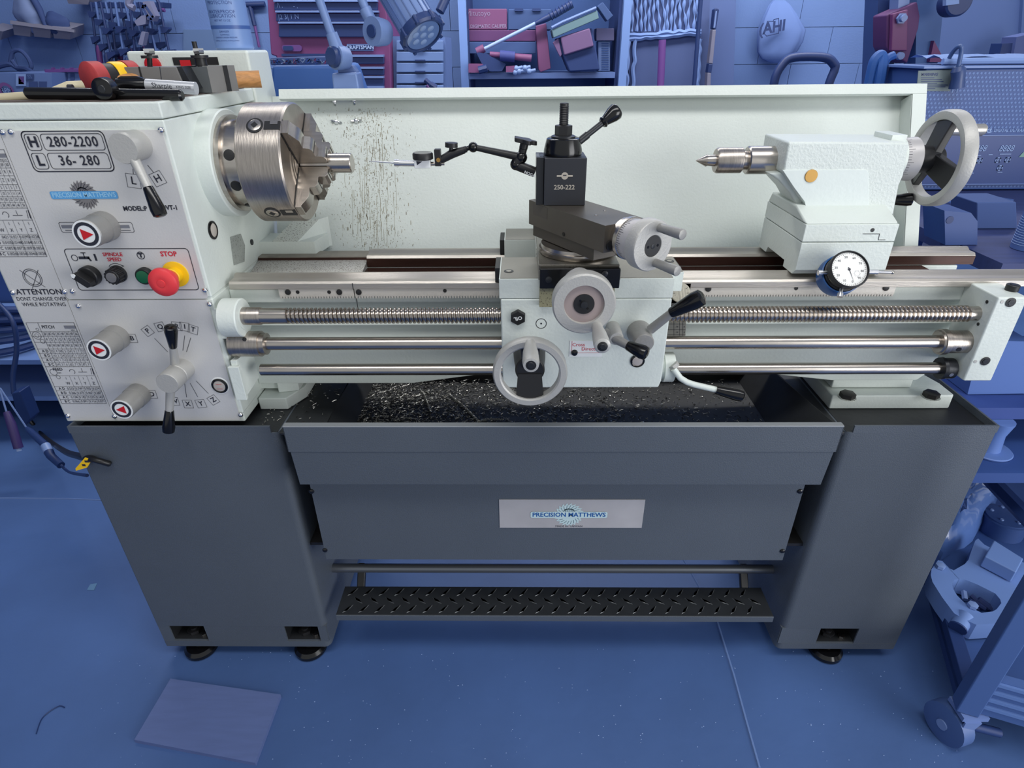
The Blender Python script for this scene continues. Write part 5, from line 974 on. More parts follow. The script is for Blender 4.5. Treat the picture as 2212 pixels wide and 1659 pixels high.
q.tube([a, a.lerp(b, .15), b], [.006, .010, .011], CORD, 12); q.tube([b, b.lerp(c2, .6)], .013, bg('thin_wire', (120, 148, 204), .4), 12); q.tube([b.lerp(c2, .6), c2, d2], [.013, .012, .011], CORD, 12); q.tube(slim([d2, at(150, 1020, Y=.4), at(188, 1027, Y=.1)]), .004, CORD, 8); one(q, 'cable_connector', 'dark inline cable connector slanting down at the left of the stand', 'connector')
q = MB(); a = at(14, 890, Y=.75); b = at(24, 915, Y=.73); c2 = at(40, 968, Y=.7); q.tube([at(0, 842, Y=.78), a], .003, bg('steel_shaft', (110, 136, 190), .3), 8); q.tube([a, b, c2], [.010, .014, .0145], bg('grip_violet', (58, 42, 104), .5), 14); q.tube([c2, c2 + (c2 - b) * .12], [.009, .008], bg('cap_pale', (150, 176, 222), .4), 12); one(q, 'screwdriver', 'screwdriver with dark red-violet grip hanging point-up at the left edge', 'screwdriver')
# low bench shelves behind at left
q = MB(); SH = bg('bench_rail', (96, 130, 196), .7); BD = bg('bench_board', (50, 82, 148), .7); LBm = thing('low_bench', (-2.5, 1.3, 0), 'low blue-grey bench with two pale shelf edges at far left behind the cords', 'bench')
for nm, y_, z_ in (('upper_shelf', 1.05, .33), ('lower_shelf', 1.05, .165)):
    m_ = MB(); m_.box(-3.4, -1.35, y_, y_ + .6, z_ - .02, z_, SH); m_.build(nm, LBm)
m_ = MB(); m_.box(-3.4, -1.35, 1.66, 1.68, 0, .5, BD); m_.build('back_panel', LBm)
for x in (-3.38, -1.39): m_ = MB(); m_.box(x, x + .04, 1.06, 1.1, 0, .312, BD); m_.build('leg', LBm)
m_ = MB(); 
for i in range(3): m_.rev((-2.3 + i * .1, 1.25, .332 + .03 * i), (0, 0, 1), [(0, .17), (.02, .19), (.03, .17)], bg('hose_dark', (34, 60, 120), .6), 24)
m_ = MB(); [m_.torus((-2.1 + .02 * k, 1.22, .352 + .03 * k), (0, .1 * k, 1), .16 - .01 * k, .014, bg('hose_dark', (34, 60, 120), .6), 30, 8) for k in range(5)]; one(m_, 'coiled_hose', 'dark coiled hose on the low bench at far left', 'hose')
# floor things
q = MB(); P = [at(a, b, Z=.012) for a, b in ((368, 1466), (606, 1500), (551, 1648), (290, 1598))]; q.pris([(v.x, v.y, 0) for v in P], (0, 0, .012), bg('plywood', (88, 108, 164), .75, var=.06, vscale=12, stretch=(1, 8, 1))); one(q, 'plywood_offcut', 'flat pale plywood offcut on the floor in front of the left cabinet', 'board')
q = MB(); P = [at(a, b, Z=.001) for a, b in ((195, 1262), (210, 1260), (203, 1275), (188, 1274))]; q.pris([(v.x, v.y, 0.0003) for v in P], (0, 0, .001), bg('paper_scrap', (86, 130, 172), .7)); one(q, 'paper_scrap', 'small pale green paper scrap on the floor left of the stand', 'paper')
q = MB(); q.tube(slim([at(78, 1585, Z=.002), at(92, 1550, Z=.002), at(125, 1526, Z=.002), at(140, 1528, Z=.002)]), .0012, CORD, 6); one(q, 'thread_piece', 'bent dark piece of wire on the floor at bottom left', 'wire')
dm_ = MB(); rnd = random.Random(5)
for i in range(260):
    p = at(rnd.uniform(200, 2100), rnd.uniform(1400, 1655), Z=.0); r = rnd.uniform(.0006, .002); dm_.add([(p.x - r, p.y, .0004), (p.x, p.y - r * .6, .0004), (p.x + r, p.y, .0004), (p.x, p.y + r * .5, .0014)], [(0, 1, 3), (1, 2, 3), (0, 3, 2)], bg('floor_chip', (120, 150, 205), .4))
do = dm_.build('floor_chips', recalc=False); do['kind'] = 'stuff'; do['label'] = 'tiny bright chips scattered over the floor in front of the lathe'; do['category'] = 'chips'
# ================================================================== WORK LAMP BEHIND THE GUARD
LG = bg('lamp_grey', (112, 140, 198), .4, metal=.1); LD = bg('lamp_black', (34, 58, 116), .4); LGD = bg('lamp_grey_dark', (84, 110, 168), .4)
WL = thing('work_lamp', (-.37, .47, 1.2), 'grey jointed machine work lamp with round black-rimmed head above the splash guard', 'lamp')
q = MB(); q.px([(715, 158), (770, 156), (780, 215), (722, 218)], .462, .05, LG); q.build('mounting_box', WL, bevel=.005)
q = MB(); q.px([(728, 145), (760, 140), (772, 158), (730, 160)], .475, .03, LGD); q.build('swivel_block', WL, bevel=.004)
q = MB(); jc = at(735, 126, Y=.45); q.rev(jc + Vector((.004, .03, 0)), (-.55, -.8, .1), [(0, .022), (.02, .025), (.030, .025), (.031, .022)], LG, 32); q.rev(jc + Vector((-.0135, .004, .003)), (-.55, -.8, .1), [(0, .0215), (.006, .021), (.010, .017)], LD, 12); q.build('lower_joint', WL)
q = MB(); q.tube([at(728, 105, Y=.46), at(716, 72, Y=.46)], [.014, .012], LG, 14); q.tube([at(716, 74, Y=.46), at(690, 0, Y=.46), at(672, -60, Y=.46)], .0085, LG, 14); q.build('lower_arm', WL)
q = MB(); q.tube([at(765, -40, Y=.44), at(790, 20, Y=.44)], .0085, LG, 14); q.tube([at(788, 18, Y=.44), at(800, 44, Y=.44)], .0125, LG, 14); q.build('upper_arm', WL)
q = MB(); jc = at(812, 70, Y=.42); q.rev(jc + Vector((.014, .02, 0)), (-.55, -.83, .05), [(0, .024), (.02, .0265), (.036, .0265)], LG, 32); q.rev(jc + Vector((-.0062, -.0105, .002)), (-.55, -.83, .05), [(0, .012), (.003, .0115)], LD, 24); q.build('upper_joint', WL)
lc = at(912, 72, Y=.43); ld = Vector((.50, -.62, -.60)).normalized(); top = at(835, -60, Y=.50); ld = (lc - top); ld = ld.normalized()
q = MB(); q.rev(lc - ld * .19, ld, [(0, .034), (.01, .038), (.182, .040), (.186, .041)], LG, 36)
for k in range(18):
    a = 2 * math.pi * k / 18; u = ld.cross(Vector((0, 0, 1))).normalized(); v = ld.cross(u); e = u * math.cos(a) + v * math.sin(a); t_ = e.cross(ld); q.pris([lc - ld * .18 + e * .0385 - t_ * .001, lc - ld * .18 + e * .0385 + t_ * .001, lc - ld * .18 + e * .0415 + t_ * .001, lc - ld * .18 + e * .0415 - t_ * .001], ld * .17, LGD)
q.build('lamp_head', WL)
q = MB(); q.rev(lc - ld * .012, ld, [(0, .042), (.002, .046), (.016, .047), (.020, .043), (.020, .039), (.012, .037)], LD, 40, cap=False)
for k in range(8):
    a = 2 * math.pi * k / 8; e = u * math.cos(a) + v * math.sin(a); q.cyl(lc - ld * .010 + e * .0455, lc + ld * .009 + e * .0455, .004, LD, seg=10)
q.build('lens_ring', WL)
q = MB(); q.rev(lc + ld * .003, ld, [(0, .038), (.002, .037)], bg('lens_glass', (92, 122, 180), .12, coat=1), 32)
for k in range(7):
    a = 2 * math.pi * k / 6; r_2 = .0 if k == 6 else .020; e = (u * math.cos(a) + v * math.sin(a)) * r_2; q.rev(lc + ld * .0052 + e, ld, [(0, .0075), (.001, .006)], bg('led_pale', (128, 156, 208), .2), 16)
q.build('lens', WL)
q = MB(); q.tube([at(950, 25, Y=.44), at(975, -30, Y=.46)], .009, LD, 12); q.build('handle', WL)
# spray can on top of the electrical box
SC = thing('spray_can', (-.605, .455, 1.373), 'tall pale lubricant spray can standing on the electrical box behind the headstock', 'spray can')
SCB = bg('can_label', (112, 146, 208), .4); ccx = at(508, 104, Y=.455).x; q = MB(); q.rev((ccx, .455, 1.3722), (0, 0, 1), [(0, .036), (.004, .0385), (.008, .0375), (.012, .038), (.20, .038), (.205, .0385), (.215, .034)], SCB, 40); q.build('body', SC)
q = MB(); q.rev((ccx, .455, 1.3722 + .215), (0, 0, 1), [(0, .03), (.015, .028), (.04, .022)], WHITE, 24); q.build('cap', SC)
q = MB(); DI = bg('label_ink', (48, 76, 144), .5)
def ctext(s, py, h, band=False):
    z = at(506, py, Y=.417).z; k0 = len(q.v); q.text(s, (ccx, .4165, z), h, DI)
    for v in q.v[k0:]:
        an = (v.x - ccx) / .0383; v.x = ccx + .0383 * math.sin(an); v.y = .455 - .0383 * math.cos(an)
for s, y, h in (('PROTECTION', 5, .006), ('WATERPROOF', 25, .0062), ('LUBRICATION', 34, .0062), ('NET WT 13 OZ', 44, .0035), ('DANGER', 68, .0035), ('FLAMMABLE', 75, .0025), ('CONTENTS UNDER PRESSURE', 81, .0025), ('HARMFUL OR FATAL IF SWALLOWED', 88, .0022)): ctext(s, y, h)
q.build('lettering', SC, recalc=False); q = MB(); zb_ = at(506, 58, Y=.417).z; q.rev((ccx, .455, zb_ - .003), (0, 0, 1), [(0, .0384), (.006, .0384)], bg('can_band', (56, 92, 166), .4), 40, cap=False); q.build('label_band', SC, recalc=False)
# ================================================================== BACK OF THE SHOP
def rectpx(mb, x0, y0, x1, y1, Y, dep, m): mb.px([(x0, y0), (x1, y0), (x1, y1), (x0, y1)], Y, dep, m)
YW = 3.395
# yellow storage bins on the wall
BINY = bg('bin_tan', (128, 128, 150), .6); BING = bg('cloth_grey', (104, 124, 172), .8); BIND = bg('glove_navy', (44, 66, 122), .8)
RK = thing('bin_rack', (at(90, 60, Y=3.3).x, 3.33, 1.45), 'tan three-pocket storage bin on the wall at upper left, holding cloth and gloves', 'bin')
for k in range(3):
    x0 = 25 + k * 43; yo = k * 3; m_ = MB(); A = [at(x0, 47 + yo * 1.6, Y=3.2), at(x0 + 42, 52 + yo * 1.6, Y=3.2), at(x0 + 40, 80 + yo, Y=3.24), at(x0 + 5, 76 + yo * 1.2, Y=3.24)]; m_.loft(A, [v + Vector((0, .15, .03)) for v in A], BINY); m_.build('pocket', RK, bevel=.004)
m_ = MB(); m_.px([(22, 44), (160, 64), (160, 70), (22, 52)], 3.19, .012, BINY); m_.build('rim', RK)
q = MB(); 
def blob(mb, px, py, Y, rx, ry, m, seed=1, dep=.5):
    c = at(px, py, Y=Y); k = 1 / ppm(c); rn = random.Random(seed); bmm = bmesh.new(); bmesh.ops.create_icosphere(bmm, subdivisions=3, radius=1)
    for v in bmm.verts:
        n = math.sin(v.co.x * 5 + seed) * .08 + math.sin(v.co.z * 7 + seed * 2) * .07 + math.cos(v.co.y * 6) * .06; v.co *= 1 + n; v.co = Vector((v.co.x * rx * k, v.co.y * min(rx, ry) * k * dep, v.co.z * ry * k)) + c
    bmm.verts.index_update(); mb.add([v.co.copy() for v in bmm.verts], [[v.index for v in f.verts] for f in bmm.faces], m); bmm.free()
blob(q, 62, 28, 3.24, 30, 34, BING, 1); one(q, 'shop_cloth', 'pale grey cloth stuffed in the left pocket of the wall bin', 'cloth')
q = MB(); blob(q, 122, 52, 3.24, 26, 22, BIND, 3); one(q, 'work_gloves', 'dark gloves bunched in the right pocket of the wall bin', 'gloves')
q = MB(); q.tube([at(68, -10, Y=3.22), at(85, 20, Y=3.22), at(100, 60, Y=3.22)], [.02, .02, .012], BIND, 10); one(q, 'file_handle', 'dark tool handle standing in the middle pocket of the wall bin', 'tool')
q = MB(); A = [at(-30, 60, Y=3.2), at(6, 68, Y=3.2), at(2, 86, Y=3.24), at(-30, 84, Y=3.24)]; q.loft(A, [v + Vector((0, .15, .03)) for v in A], BINY); one(q, 'bin', 'corner of a second tan bin at the left edge', 'bin')
q = MB(); A = [at(142, -6, Y=3.22), at(195, -6, Y=3.22), at(190, 10, Y=3.24), at(148, 8, Y=3.24)]; q.loft(A, [v + Vector((0, .15, .03)) for v in A], BINY); one(q, 'bin', 'tan bin cut by the top edge, left of the clamps', 'bin')
# hanging cable loops
q = MB(); q.tube(slim([at(22, 135, Y=3.1), at(28, 112, Y=3.1), at(45, 110, Y=3.1), at(62, 128, Y=3.1), at(66, 148, Y=3.1), at(40, 146, Y=3.1), at(26, 130, Y=3.1)]), .012, BIND, 8); q.tube(slim([at(-10, 145, Y=3.1), at(20, 138, Y=3.1), at(40, 148, Y=3.1), at(62, 152, Y=3.05), at(90, 172, Y=3.0), at(118, 184, Y=2.95)]), .016, BIND, 8); one(q, 'looped_cable', 'dark looped cable hanging on the wall above the stickered toolbox', 'cable')
# stickered toolbox and red case
q = MB(); SB = bg('box_grey', (84, 110, 168), .7); rectpx(q, -20, 158, 112, 260, 2.6, .4, SB); bx = q.build('toolbox', None); tag(bx, 'grey toolbox covered with stickers at far left behind the headstock', 'toolbox')
q = MB()
for (x0, y0, x1, y1, m) in ((34, 160, 56, 186, bg('sticker_white', (120, 148, 204))), (40, 165, 52, 182, bg('sticker_violet', (88, 62, 140))), (56, 160, 72, 172, BIND), (62, 176, 80, 190, BIND), (84, 176, 100, 190, BIND)): rectpx(q, x0, y0, x1, y1, 2.595 - .001 * (x0 % 3), .004, m)
c = at(14, 196, Y=2.59); k = 1 / ppm(c); q.disc(c, 16 * k, bg('sticker_red', (108, 66, 132)), r0=10 * k); q.text('RPM', c, 9 * k, bg('sticker_white', (120, 148, 204))); c = at(64, 166, Y=2.585); q.text('SS', c, 7 * k, SB); c = at(46, 173, Y=2.585); q.text('S', c, 8 * k, bg('sticker_red', (108, 66, 132)))
st = q.build('sticker', bx, recalc=False)
RC = thing('tool_case', (at(130, 170, Y=2.7).x, 2.9, 1.0), 'case with red-violet rim and graffiti sticker next to the stickered toolbox', 'tool case')
VIO = bg('violet_red', (96, 58, 128), .5); m_ = MB(); rectpx(m_, 100, 154, 196, 250, 2.72, .3, SB); m_.build('shell', RC)
m_ = MB(); m_.px([(95, 150), (200, 150), (200, 155), (102, 156)], 2.70, .32, VIO); m_.px([(95, 152), (102, 154), (122, 182), (116, 184)], 2.70, .03, VIO); [m_.px([(110 + 20 * k, 146), (114 + 20 * k, 146), (114 + 20 * k, 151), (110 + 20 * k, 151)], 2.7, .02, VIO) for k in range(3)]; m_.build('rim', RC)
m_ = MB(); rectpx(m_, 126, 158, 145, 172, 2.715, .004, BIND); rectpx(m_, 152, 158, 160, 178, 2.715, .004, BIND); c = at(114, 168, Y=2.712); m_.text('Z', c, .05, bg('sticker_white', (120, 148, 204))); m_.build('sticker', RC, recalc=False)
# bar clamps
CLR = [bg('clamp_black', (30, 50, 104), .5), bg('clamp_bar', (76, 104, 166), .4), bg('clamp_red', (98, 48, 118), .5)]
rk_ = MB(); rectpx(rk_, 196, 5, 352, 16, 3.2, .1, CLR[0]); rk2 = rk_.build('clamp_rack'); tag(rk2, 'dark wall rail from which the bar clamps hang', 'rack')
for i in range(15):
    xt_ = 196 + i * 10.5; xb_ = xt_ + 18 + (i % 4) * 7; yb_ = 150 + (i * 37 % 30); Y = 3.16 - .05 * (i % 3)
    a = at(xt_, 4, Y=Y); b = at(xb_, yb_, Y=Y); cl_ = thing('bar_clamp', (a.x, Y, b.z), ('leftmost', 'second', 'third', 'fourth', 'fifth', 'sixth', 'seventh', 'middle', 'ninth', 'tenth', 'eleventh', 'twelfth', 'thirteenth', 'second-last', 'rightmost')[i] + ' bar clamp, counted from the left, on the wall rail', 'clamp', 'bar clamps on the wall rail')
    m_ = MB(); m_.tube([a, b], .007, CLR[1] if i % 2 else CLR[0], 6); m_.build('bar', cl_)
    t = .18 + .1 * (i % 3); c = a.lerp(b, t); m_ = MB(); m_.pris([c + Vector((-.012, -.02, .018)), c + Vector((.034, -.02, .012)), c + Vector((.034, -.02, .002)), c + Vector((.008, -.02, -.016)), c + Vector((-.012, -.02, -.016))], (0, .04, 0), CLR[0]); m_.build('jaw', cl_)
    t = .55 + .08 * (i % 3); c = a.lerp(b, t); m_ = MB(); m_.pris([c + Vector((-.014, -.02, .016)), c + Vector((.038, -.02, .02)), c + Vector((.038, -.02, .004)), c + Vector((-.014, -.02, -.022))], (0, .04, 0), CLR[0]); m_.build('sliding_jaw', cl_)
    m_ = MB(); d = (b - a).normalized(); m_.tube([c + d * .03 + Vector((.02, -.01, 0)), c + d * .05 + Vector((.02, -.01, 0)), c + d * .19 + Vector((.02, -.01, 0))], [.010, .016, .017], CLR[2] if i % 3 == 0 else CLR[0], 10); m_.build('grip', cl_)
q = MB(); TAN = bg('strap_tan', (108, 112, 146), .7); q.tube(slim([at(282, -5, Y=2.95), at(278, 10, Y=2.95), at(290, 18, Y=2.95)]), .018, TAN, 8); q.px([(308, 4), (322, 2), (336, 34), (330, 46), (318, 42)], 2.95, .05, TAN); q.px([(305, 34), (316, 32), (314, 52), (296, 56), (290, 46)], 2.95, .04, TAN); q.px([(306, 68), (314, 70), (308, 98), (298, 96)], 2.95, .04, TAN); q.line([(v.x, v.z) for v in [at(a, b, Y=2.945) for a, b in ((308, 12), (314, 12), (330, 36), (326, 42), (318, 34), (308, 16))]], .014, 2.945, BIND, True)
one(q, 'strap_bundle', 'tan strap bundle with dark loop hanging in front of the clamps', 'strap')
q = MB(); q.tube(slim([at(338, -5, Y=3.1), at(345, 14, Y=3.1), at(340, 22, Y=3.1), at(330, 20, Y=3.1)]), .010, CLR[0], 8); q.tube([at(345, 21, Y=3.1), at(356, 22, Y=3.1)], .010, VIO, 8); one(q, 'frame_clamp', 'dark square-loop clamp with red tip right of the straps', 'clamp')
# wall patch and hung handles
q = MB(); rectpx(q, 396, 64, 470, 300, 3.38, .02, bg('patch_grey', (84, 112, 160), .8)); o = q.build('trim_1'); o['kind'] = 'structure'
q = MB(); q.tube([at(532, 10, Y=3.37), at(572, 9, Y=3.37)], .016, CLR[0], 10); q.tube([at(543, 20, Y=3.37), at(560, 102, Y=3.37)], .009, VIO, 8); q.tube([at(540, 14, Y=3.37), at(550, 55, Y=3.37)], .014, CLR[0], 8); one(q, 'hung_pipe_clamp', 'dark T-handled tool with violet shaft between spray can and red chest', 'clamp')
# blue barrel-like machine cover and graffiti lid
q = MB(); q.px([(585, 141), (724, 139), (760, 240), (585, 240)], .62, .25, bg('blue_cover', (58, 104, 182), .5)); z_ = min(v.z for v in q.v); q.box(q.v[3].x, q.v[2].x, .64, .86, .0, z_ + .001, bg('blue_cover', (58, 104, 182), .5)); one(q, 'blue_bin', 'plain bright blue bin just behind the guard beside the lamp base', 'bin', bevel=.01)
q = MB(); q.px([(583, 125), (708, 122), (709, 140), (584, 141)], .64, .22, bg('graffiti_base', (60, 86, 150), .6)); gl = q.build('graffiti_lid', None, bevel=.003); tag(gl, 'graffiti-patterned lid lying on the bright blue bin', 'board')
m_ = MB(); rnd = random.Random(8); pal = [bg('graf_white', (150, 176, 220)), bg('graf_red', (140, 66, 120)), bg('graf_blue', (40, 90, 190)), bg('graf_navy', (30, 52, 110))]
for i in range(22):
    cxp = 590 + i * 5.3; P = [at(cxp + rnd.uniform(-6, 6), rnd.uniform(126, 138), Y=.638 - .0002 * i) for _ in range(4)]; P = slim(P, 4); m_.line([(v.x, v.z) for v in P], .0016, .638 - .0002 * i, pal[i % 4])
m_.build('graffiti_print', gl, recalc=False)
# red tool chest
CHS = thing('tool_chest', (at(705, 100, Y=2.4).x, 2.65, 0), 'tall red tool chest with black drawers behind the lamp', 'tool chest')
CR_ = bg('chest_red', (112, 52, 108), .5); CB = bg('chest_drawer', (26, 50, 108), .5); CS = bg('chest_strip', (104, 130, 190), .4)
m_ = MB(); m_.px([(574, -40), (826, -40), (842, 84), (846, 240), (604, 240), (597, 122), (585, 118)], 2.42, .5, CR_); m_.build('case', CHS, bevel=.006)
dr_ = [(590, -18, 812, 2, 2.40), (592, 6, 815, 22, 2.40), (596, 29, 817, 46, 2.40), (602, 53, 822, 80, 2.40)]
for (x0, y0, x1, y1, Y) in dr_:
    m_ = MB(); rectpx(m_, x0, y0, x1, y1, Y, .03, CB); d_ = m_.build('drawer', CHS, bevel=.003); m_ = MB(); rectpx(m_, x0 - 2, y0 - 6, x1, y0 - 1.5, Y - .01, .03, CS); m_.build('drawer_pull', d_, bevel=.002)
for k, (y0, y1) in enumerate(((124, 138), (150, 162), (170, 186), (192, 210))):
    m_ = MB(); rectpx(m_, 762, y0, 829, y1, 2.40, .03, CB); d_ = m_.build('drawer', CHS, bevel=.003); m_ = MB(); rectpx(m_, 760, y0 - 6, 828, y0 - 1, 2.39, .03, CS); m_.build('drawer_pull', d_)
m_ = MB(); rectpx(m_, 608, 116, 760, 122, 2.40, .03, CB); m_.build('lid_gap', CHS)
m_ = MB(); c = at(631, 104, Y=2.415); P_ = rrect(at(609, 104, Y=2.41).x, at(652, 104, Y=2.41).x, c.z - .014, c.z + .014, .0135); m_.pris([(a, 2.408, b) for a, b in P_], (0, .012, 0), VIO); P_ = rrect(at(612, 104, Y=2.41).x, at(634, 104, Y=2.41).x, c.z - .010, c.z + .010, .0095); m_.pris([(a, 2.404, b) for a, b in P_], (0, .004, 0), CB); m_.build('latch', CHS)
m_ = MB(); rectpx(m_, 749, 95, 806, 110, 2.41, .01, CS); m_.build('badge_frame', CHS); m_ = MB(); rectpx(m_, 751, 97, 804, 108, 2.405, .01, CB); c = at(777.5, 102.5, Y=2.403); m_.text('CRAFTSMAN', c, 7 / ppm(c), bg('badge_text', (150, 174, 222)), bold=.04, sx=1.05); m_.build('badge', CHS, recalc=False)
m_ = MB(); c = at(612, 12, Y=2.398)
for x_, y_, s in ((604, 12, '/\\ .'), (638, 13, '- .'), (612, 37, '|2 3|'), (636, 36, '1 N')): m_.text(s, at(x_, y_, Y=2.397), .02, CS)
m_.build('drawer_marking', CHS, recalc=False)
# small-parts drawer cabinet
PC = thing('parts_cabinet', (at(905, 130, Y=2.45).x, 2.6, 0), 'grey small-parts cabinet with shallow drawers right of the red chest', 'cabinet')
PG = bg('parts_grey', (86, 114, 174), .6); PG2 = bg('parts_drawer', (98, 128, 188), .5); m_ = MB(); m_.px([(842, 78), (962, 80), (968, 240), (848, 240)], 2.50, .3, PG); m_.build('case', PC)
for k in range(6):
    y0 = 88 + k * 24; m_ = MB(); rectpx(m_, 856, y0, 957, y0 + 20, 2.46, .035, PG2); d_ = m_.build('drawer', PC, bevel=.003); m_ = MB(); rectpx(m_, 896, y0 + 17, 918, y0 + 20, 2.45, .015, CB); m_.build('finger_pull', d_); 
q = MB(); q.tube(slim([at(918, 172, Y=2.44), at(930, 182, Y=2.44), at(942, 190, Y=2.44)]), [.012] * 8 + [.016] * 9, CLR[0], 8); q.tube([at(922, 184, Y=2.44), at(935, 196, Y=2.44)], .01, VIO, 8); one(q, 'pliers', 'dark-handled pliers sticking up before the parts cabinet', 'pliers')
# steel shelving with tools
SHF = thing('steel_shelf', (at(1170, 100, Y=2.9).x, 3.1, 0), 'open dark steel cabinet shelf full of tools and cases behind the tool post', 'shelf')
PO = bg('shelf_post', (104, 138, 204), .5); DK = bg('shelf_dark', (26, 52, 112), .7); DK2 = bg('shelf_back', (44, 78, 144), .7)
xL, xR = at(1002, 100, Y=2.9).x, at(1345, 100, Y=2.9).x
for nm, x in (('post', xL), ('post', xR + .01)):
    m_ = MB(); m_.box(x - .022, x + .022, 2.88, 2.91, 0, 2.0, PO); m_.build(nm, SHF)
m_ = MB(); m_.box(xL + .0225, xR - .0125, 3.33, 3.35, 0, 2.0, DK2); m_.build('back_panel', SHF); m_ = MB(); m_.box(xR - .032, xR - .0125, 2.92, 3.33, 0, 2.0, DK); m_.box(xL + .023, xL + .03, 2.92, 3.33, 0, 2.0, DK); m_.build('side_panel', SHF)
zs_ = at(1170, 157, Y=2.9).z
for z in (zs_, zs_ - .42): m_ = MB(); m_.box(xL + .024, xR - .034, 2.885, 3.33, z - .03, z, bg('shelf_edge', (82, 108, 168), .4)); m_.build('shelf_board', SHF)
CRD = bg('case_red', (116, 62, 112), .6); CRD2 = bg('case_red_dark', (90, 46, 104), .6); PINK = bg('bag_coral', (112, 84, 132), .8)
def item(name, lab, cat, rects, bevel=.004, extra=None, Y=2.95, dep=.22):
    m_ = MB()
    for r in rects:
        if len(r[0]) == 2 if hasattr(r[0], '__len__') else False: m_.px(list(r[:-1]), Y, dep, r[-1])
        else: rectpx(m_, *r[:4], Y, dep, r[4])
    return one(m_, name, lab, cat, bevel=bevel)
o = item('caliper_box', 'dull red caliper box with maker lettering, top left on the tool shelf', 'box', [(1011, 19, 1095, 64.5, CRD)])
m_ = MB(); LT = bg('case_letter', (140, 120, 160)); c = at(1030, 30, Y=2.949); k = 1 / ppm(c); m_.text('Mitutoyo', at(1033, 29, Y=2.9485), 10 * k, LT); m_.text('DIGIMATIC CALIPER', at(1055, 57, Y=2.9485), 6.5 * k, LT, bold=.03, sx=.95); m_.build('lettering', o, recalc=False)
o = item('tool_case', 'dark hard case beside the caliper box', 'tool case', [(1098, 20, 1191, 64.5, bg('case_slate', (48, 76, 132), .7))]); m_ = MB()
for x_ in (1112, 1150): rectpx(m_, x_, 18, x_ + 18, 24, 2.94, .02, DK)
m_.build('latch', o)
item('red_case', 'long flat red case lying under the caliper box', 'tool case', [(1010, 65, 1158, 89.5, CRD2)])
item('grey_toolbox', 'long dark grey toolbox under the long red case', 'toolbox', [(1012, 90, 1158, 116, bg('box_slate', (52, 80, 140), .7)), (1040, 102, 1156, 105, CS)])
item('level_case', 'rounded red case standing upright in the shelf', 'tool case', [(((1157, 56), (1180, 50), (1190, 148), (1168, 156), (1163, 150)) + (CRD,))], Y=2.9, dep=.12)
q = MB(); q.tube([at(1046, 106, Y=2.86), at(1158, 50, Y=2.86)], .010, bg('wrench_chrome', (140, 166, 214), .3), 10); q.tube([at(1156, 51, Y=2.86), at(1175, 42, Y=2.86), at(1200, 30, Y=2.86), at(1236, 8, Y=2.86)], [.010, .017, .019, .021], CB, 12)
for k in range(7): a = at(1190 + k * 7, 35 - k * 4.2, Y=2.86); q.torus(a, (.86, 0, .5), .019, .004, DK, 16, 6)
q.tube([at(1030, 112, Y=2.86), at(1046, 104, Y=2.86)], .022, CRD, 10); one(q, 'torque_wrench', 'long torque wrench leaning across the shelf, ribbed dark handle at upper right', 'wrench')
q = MB(); q.tube([at(1058, 117, Y=2.86), at(1148, 126, Y=2.86)], [.014, .020], CRD, 10); q.tube([at(1080, 120, Y=2.84), at(1112, 123, Y=2.84)], .028, bg('tape_blue', (48, 60, 134)), 10); one(q, 'cordless_tool', 'red tool with blue middle lying on the shelf below the toolbox', 'power tool')
q = MB(); q.px([(1028, 112), (1050, 116), (1092, 140), (1084, 154), (1058, 154), (1040, 136)], 2.84, .1, DK); one(q, 'work_glove', 'dark folded glove hanging in the middle of the shelf', 'glove')
q = MB(); q.px([(1012, 138), (1042, 138), (1054, 150), (1044, 157), (1012, 157)], 2.84, .1, CRD); q.tube([at(1034, 152, Y=2.82), at(1052, 147, Y=2.82)], .02, CB, 8); one(q, 'red_drill', 'red tool body at the left end of the shelf board', 'power tool')
q = MB(); q.px([(1093, 143), (1112, 142), (1112, 156), (1093, 156)], 2.83, .05, CRD); one(q, 'pipe_clamp', 'small red clamp block on the shelf board', 'clamp')
for k, (x, y, l_) in enumerate(((1122, 146, 14), (1130, 152, 18), (1140, 145, 12), (1118, 154, 10), (1150, 152, 14))):
    q = MB(); q.tube([at(x - l_ / 2, y + 2, Y=2.84), at(x + l_ / 2, y - 1, Y=2.84)], .009, bg('tool_silver', (116, 144, 200), .4), 8); q.ball(at(x - l_ / 2, y + 2, Y=2.84), .016, bg('tool_silver', (116, 144, 200), .4), 10); one(q, 'socket_tool', ('small silver tool at the upper left of the shelf heap', 'long silver tool in the middle of the shelf heap', 'silver tool at the upper right of the shelf heap', 'shortest silver tool, lowest in the shelf heap', 'silver tool nearest the upright red case')[k], 'tool', 'small silver tools on the shelf board')
# tool bag
TB = thing('tool_bag', (at(1250, 110, Y=2.85).x, 2.9, zs_), 'tool bag with coral pouch and yellow-green zip lid, right of the upright red case', 'tool bag')
m_ = MB(); m_.px([(1200, 84), (1280, 60), (1296, 152), (1230, 156)], 2.83, .18, DK); m_.build('bag_body', TB, bevel=.01)
m_ = MB(); m_.px([(1210, 80), (1274, 60), (1283, 100), (1219, 120)], 2.81, .03, PINK); m_.build('front_pouch', TB, bevel=.008); m_ = MB(); m_.px([(1194, 92), (1206, 82), (1214, 118), (1210, 124)], 2.82, .03, PINK); m_.build('side_pouch', TB, bevel=.004)
m_ = MB(); m_.px([(1192, 64), (1290, 22), (1294, 40), (1196, 82)], 2.80, .2, bg('lime_band', (96, 128, 140), .7)); m_.build('zip_lid', TB, bevel=.004); m_ = MB(); m_.tube([at(1192, 60, Y=2.8), at(1215, 48, Y=2.8), at(1288, 17, Y=2.8)], .008, CS, 8); m_.build('lid_edge', TB)
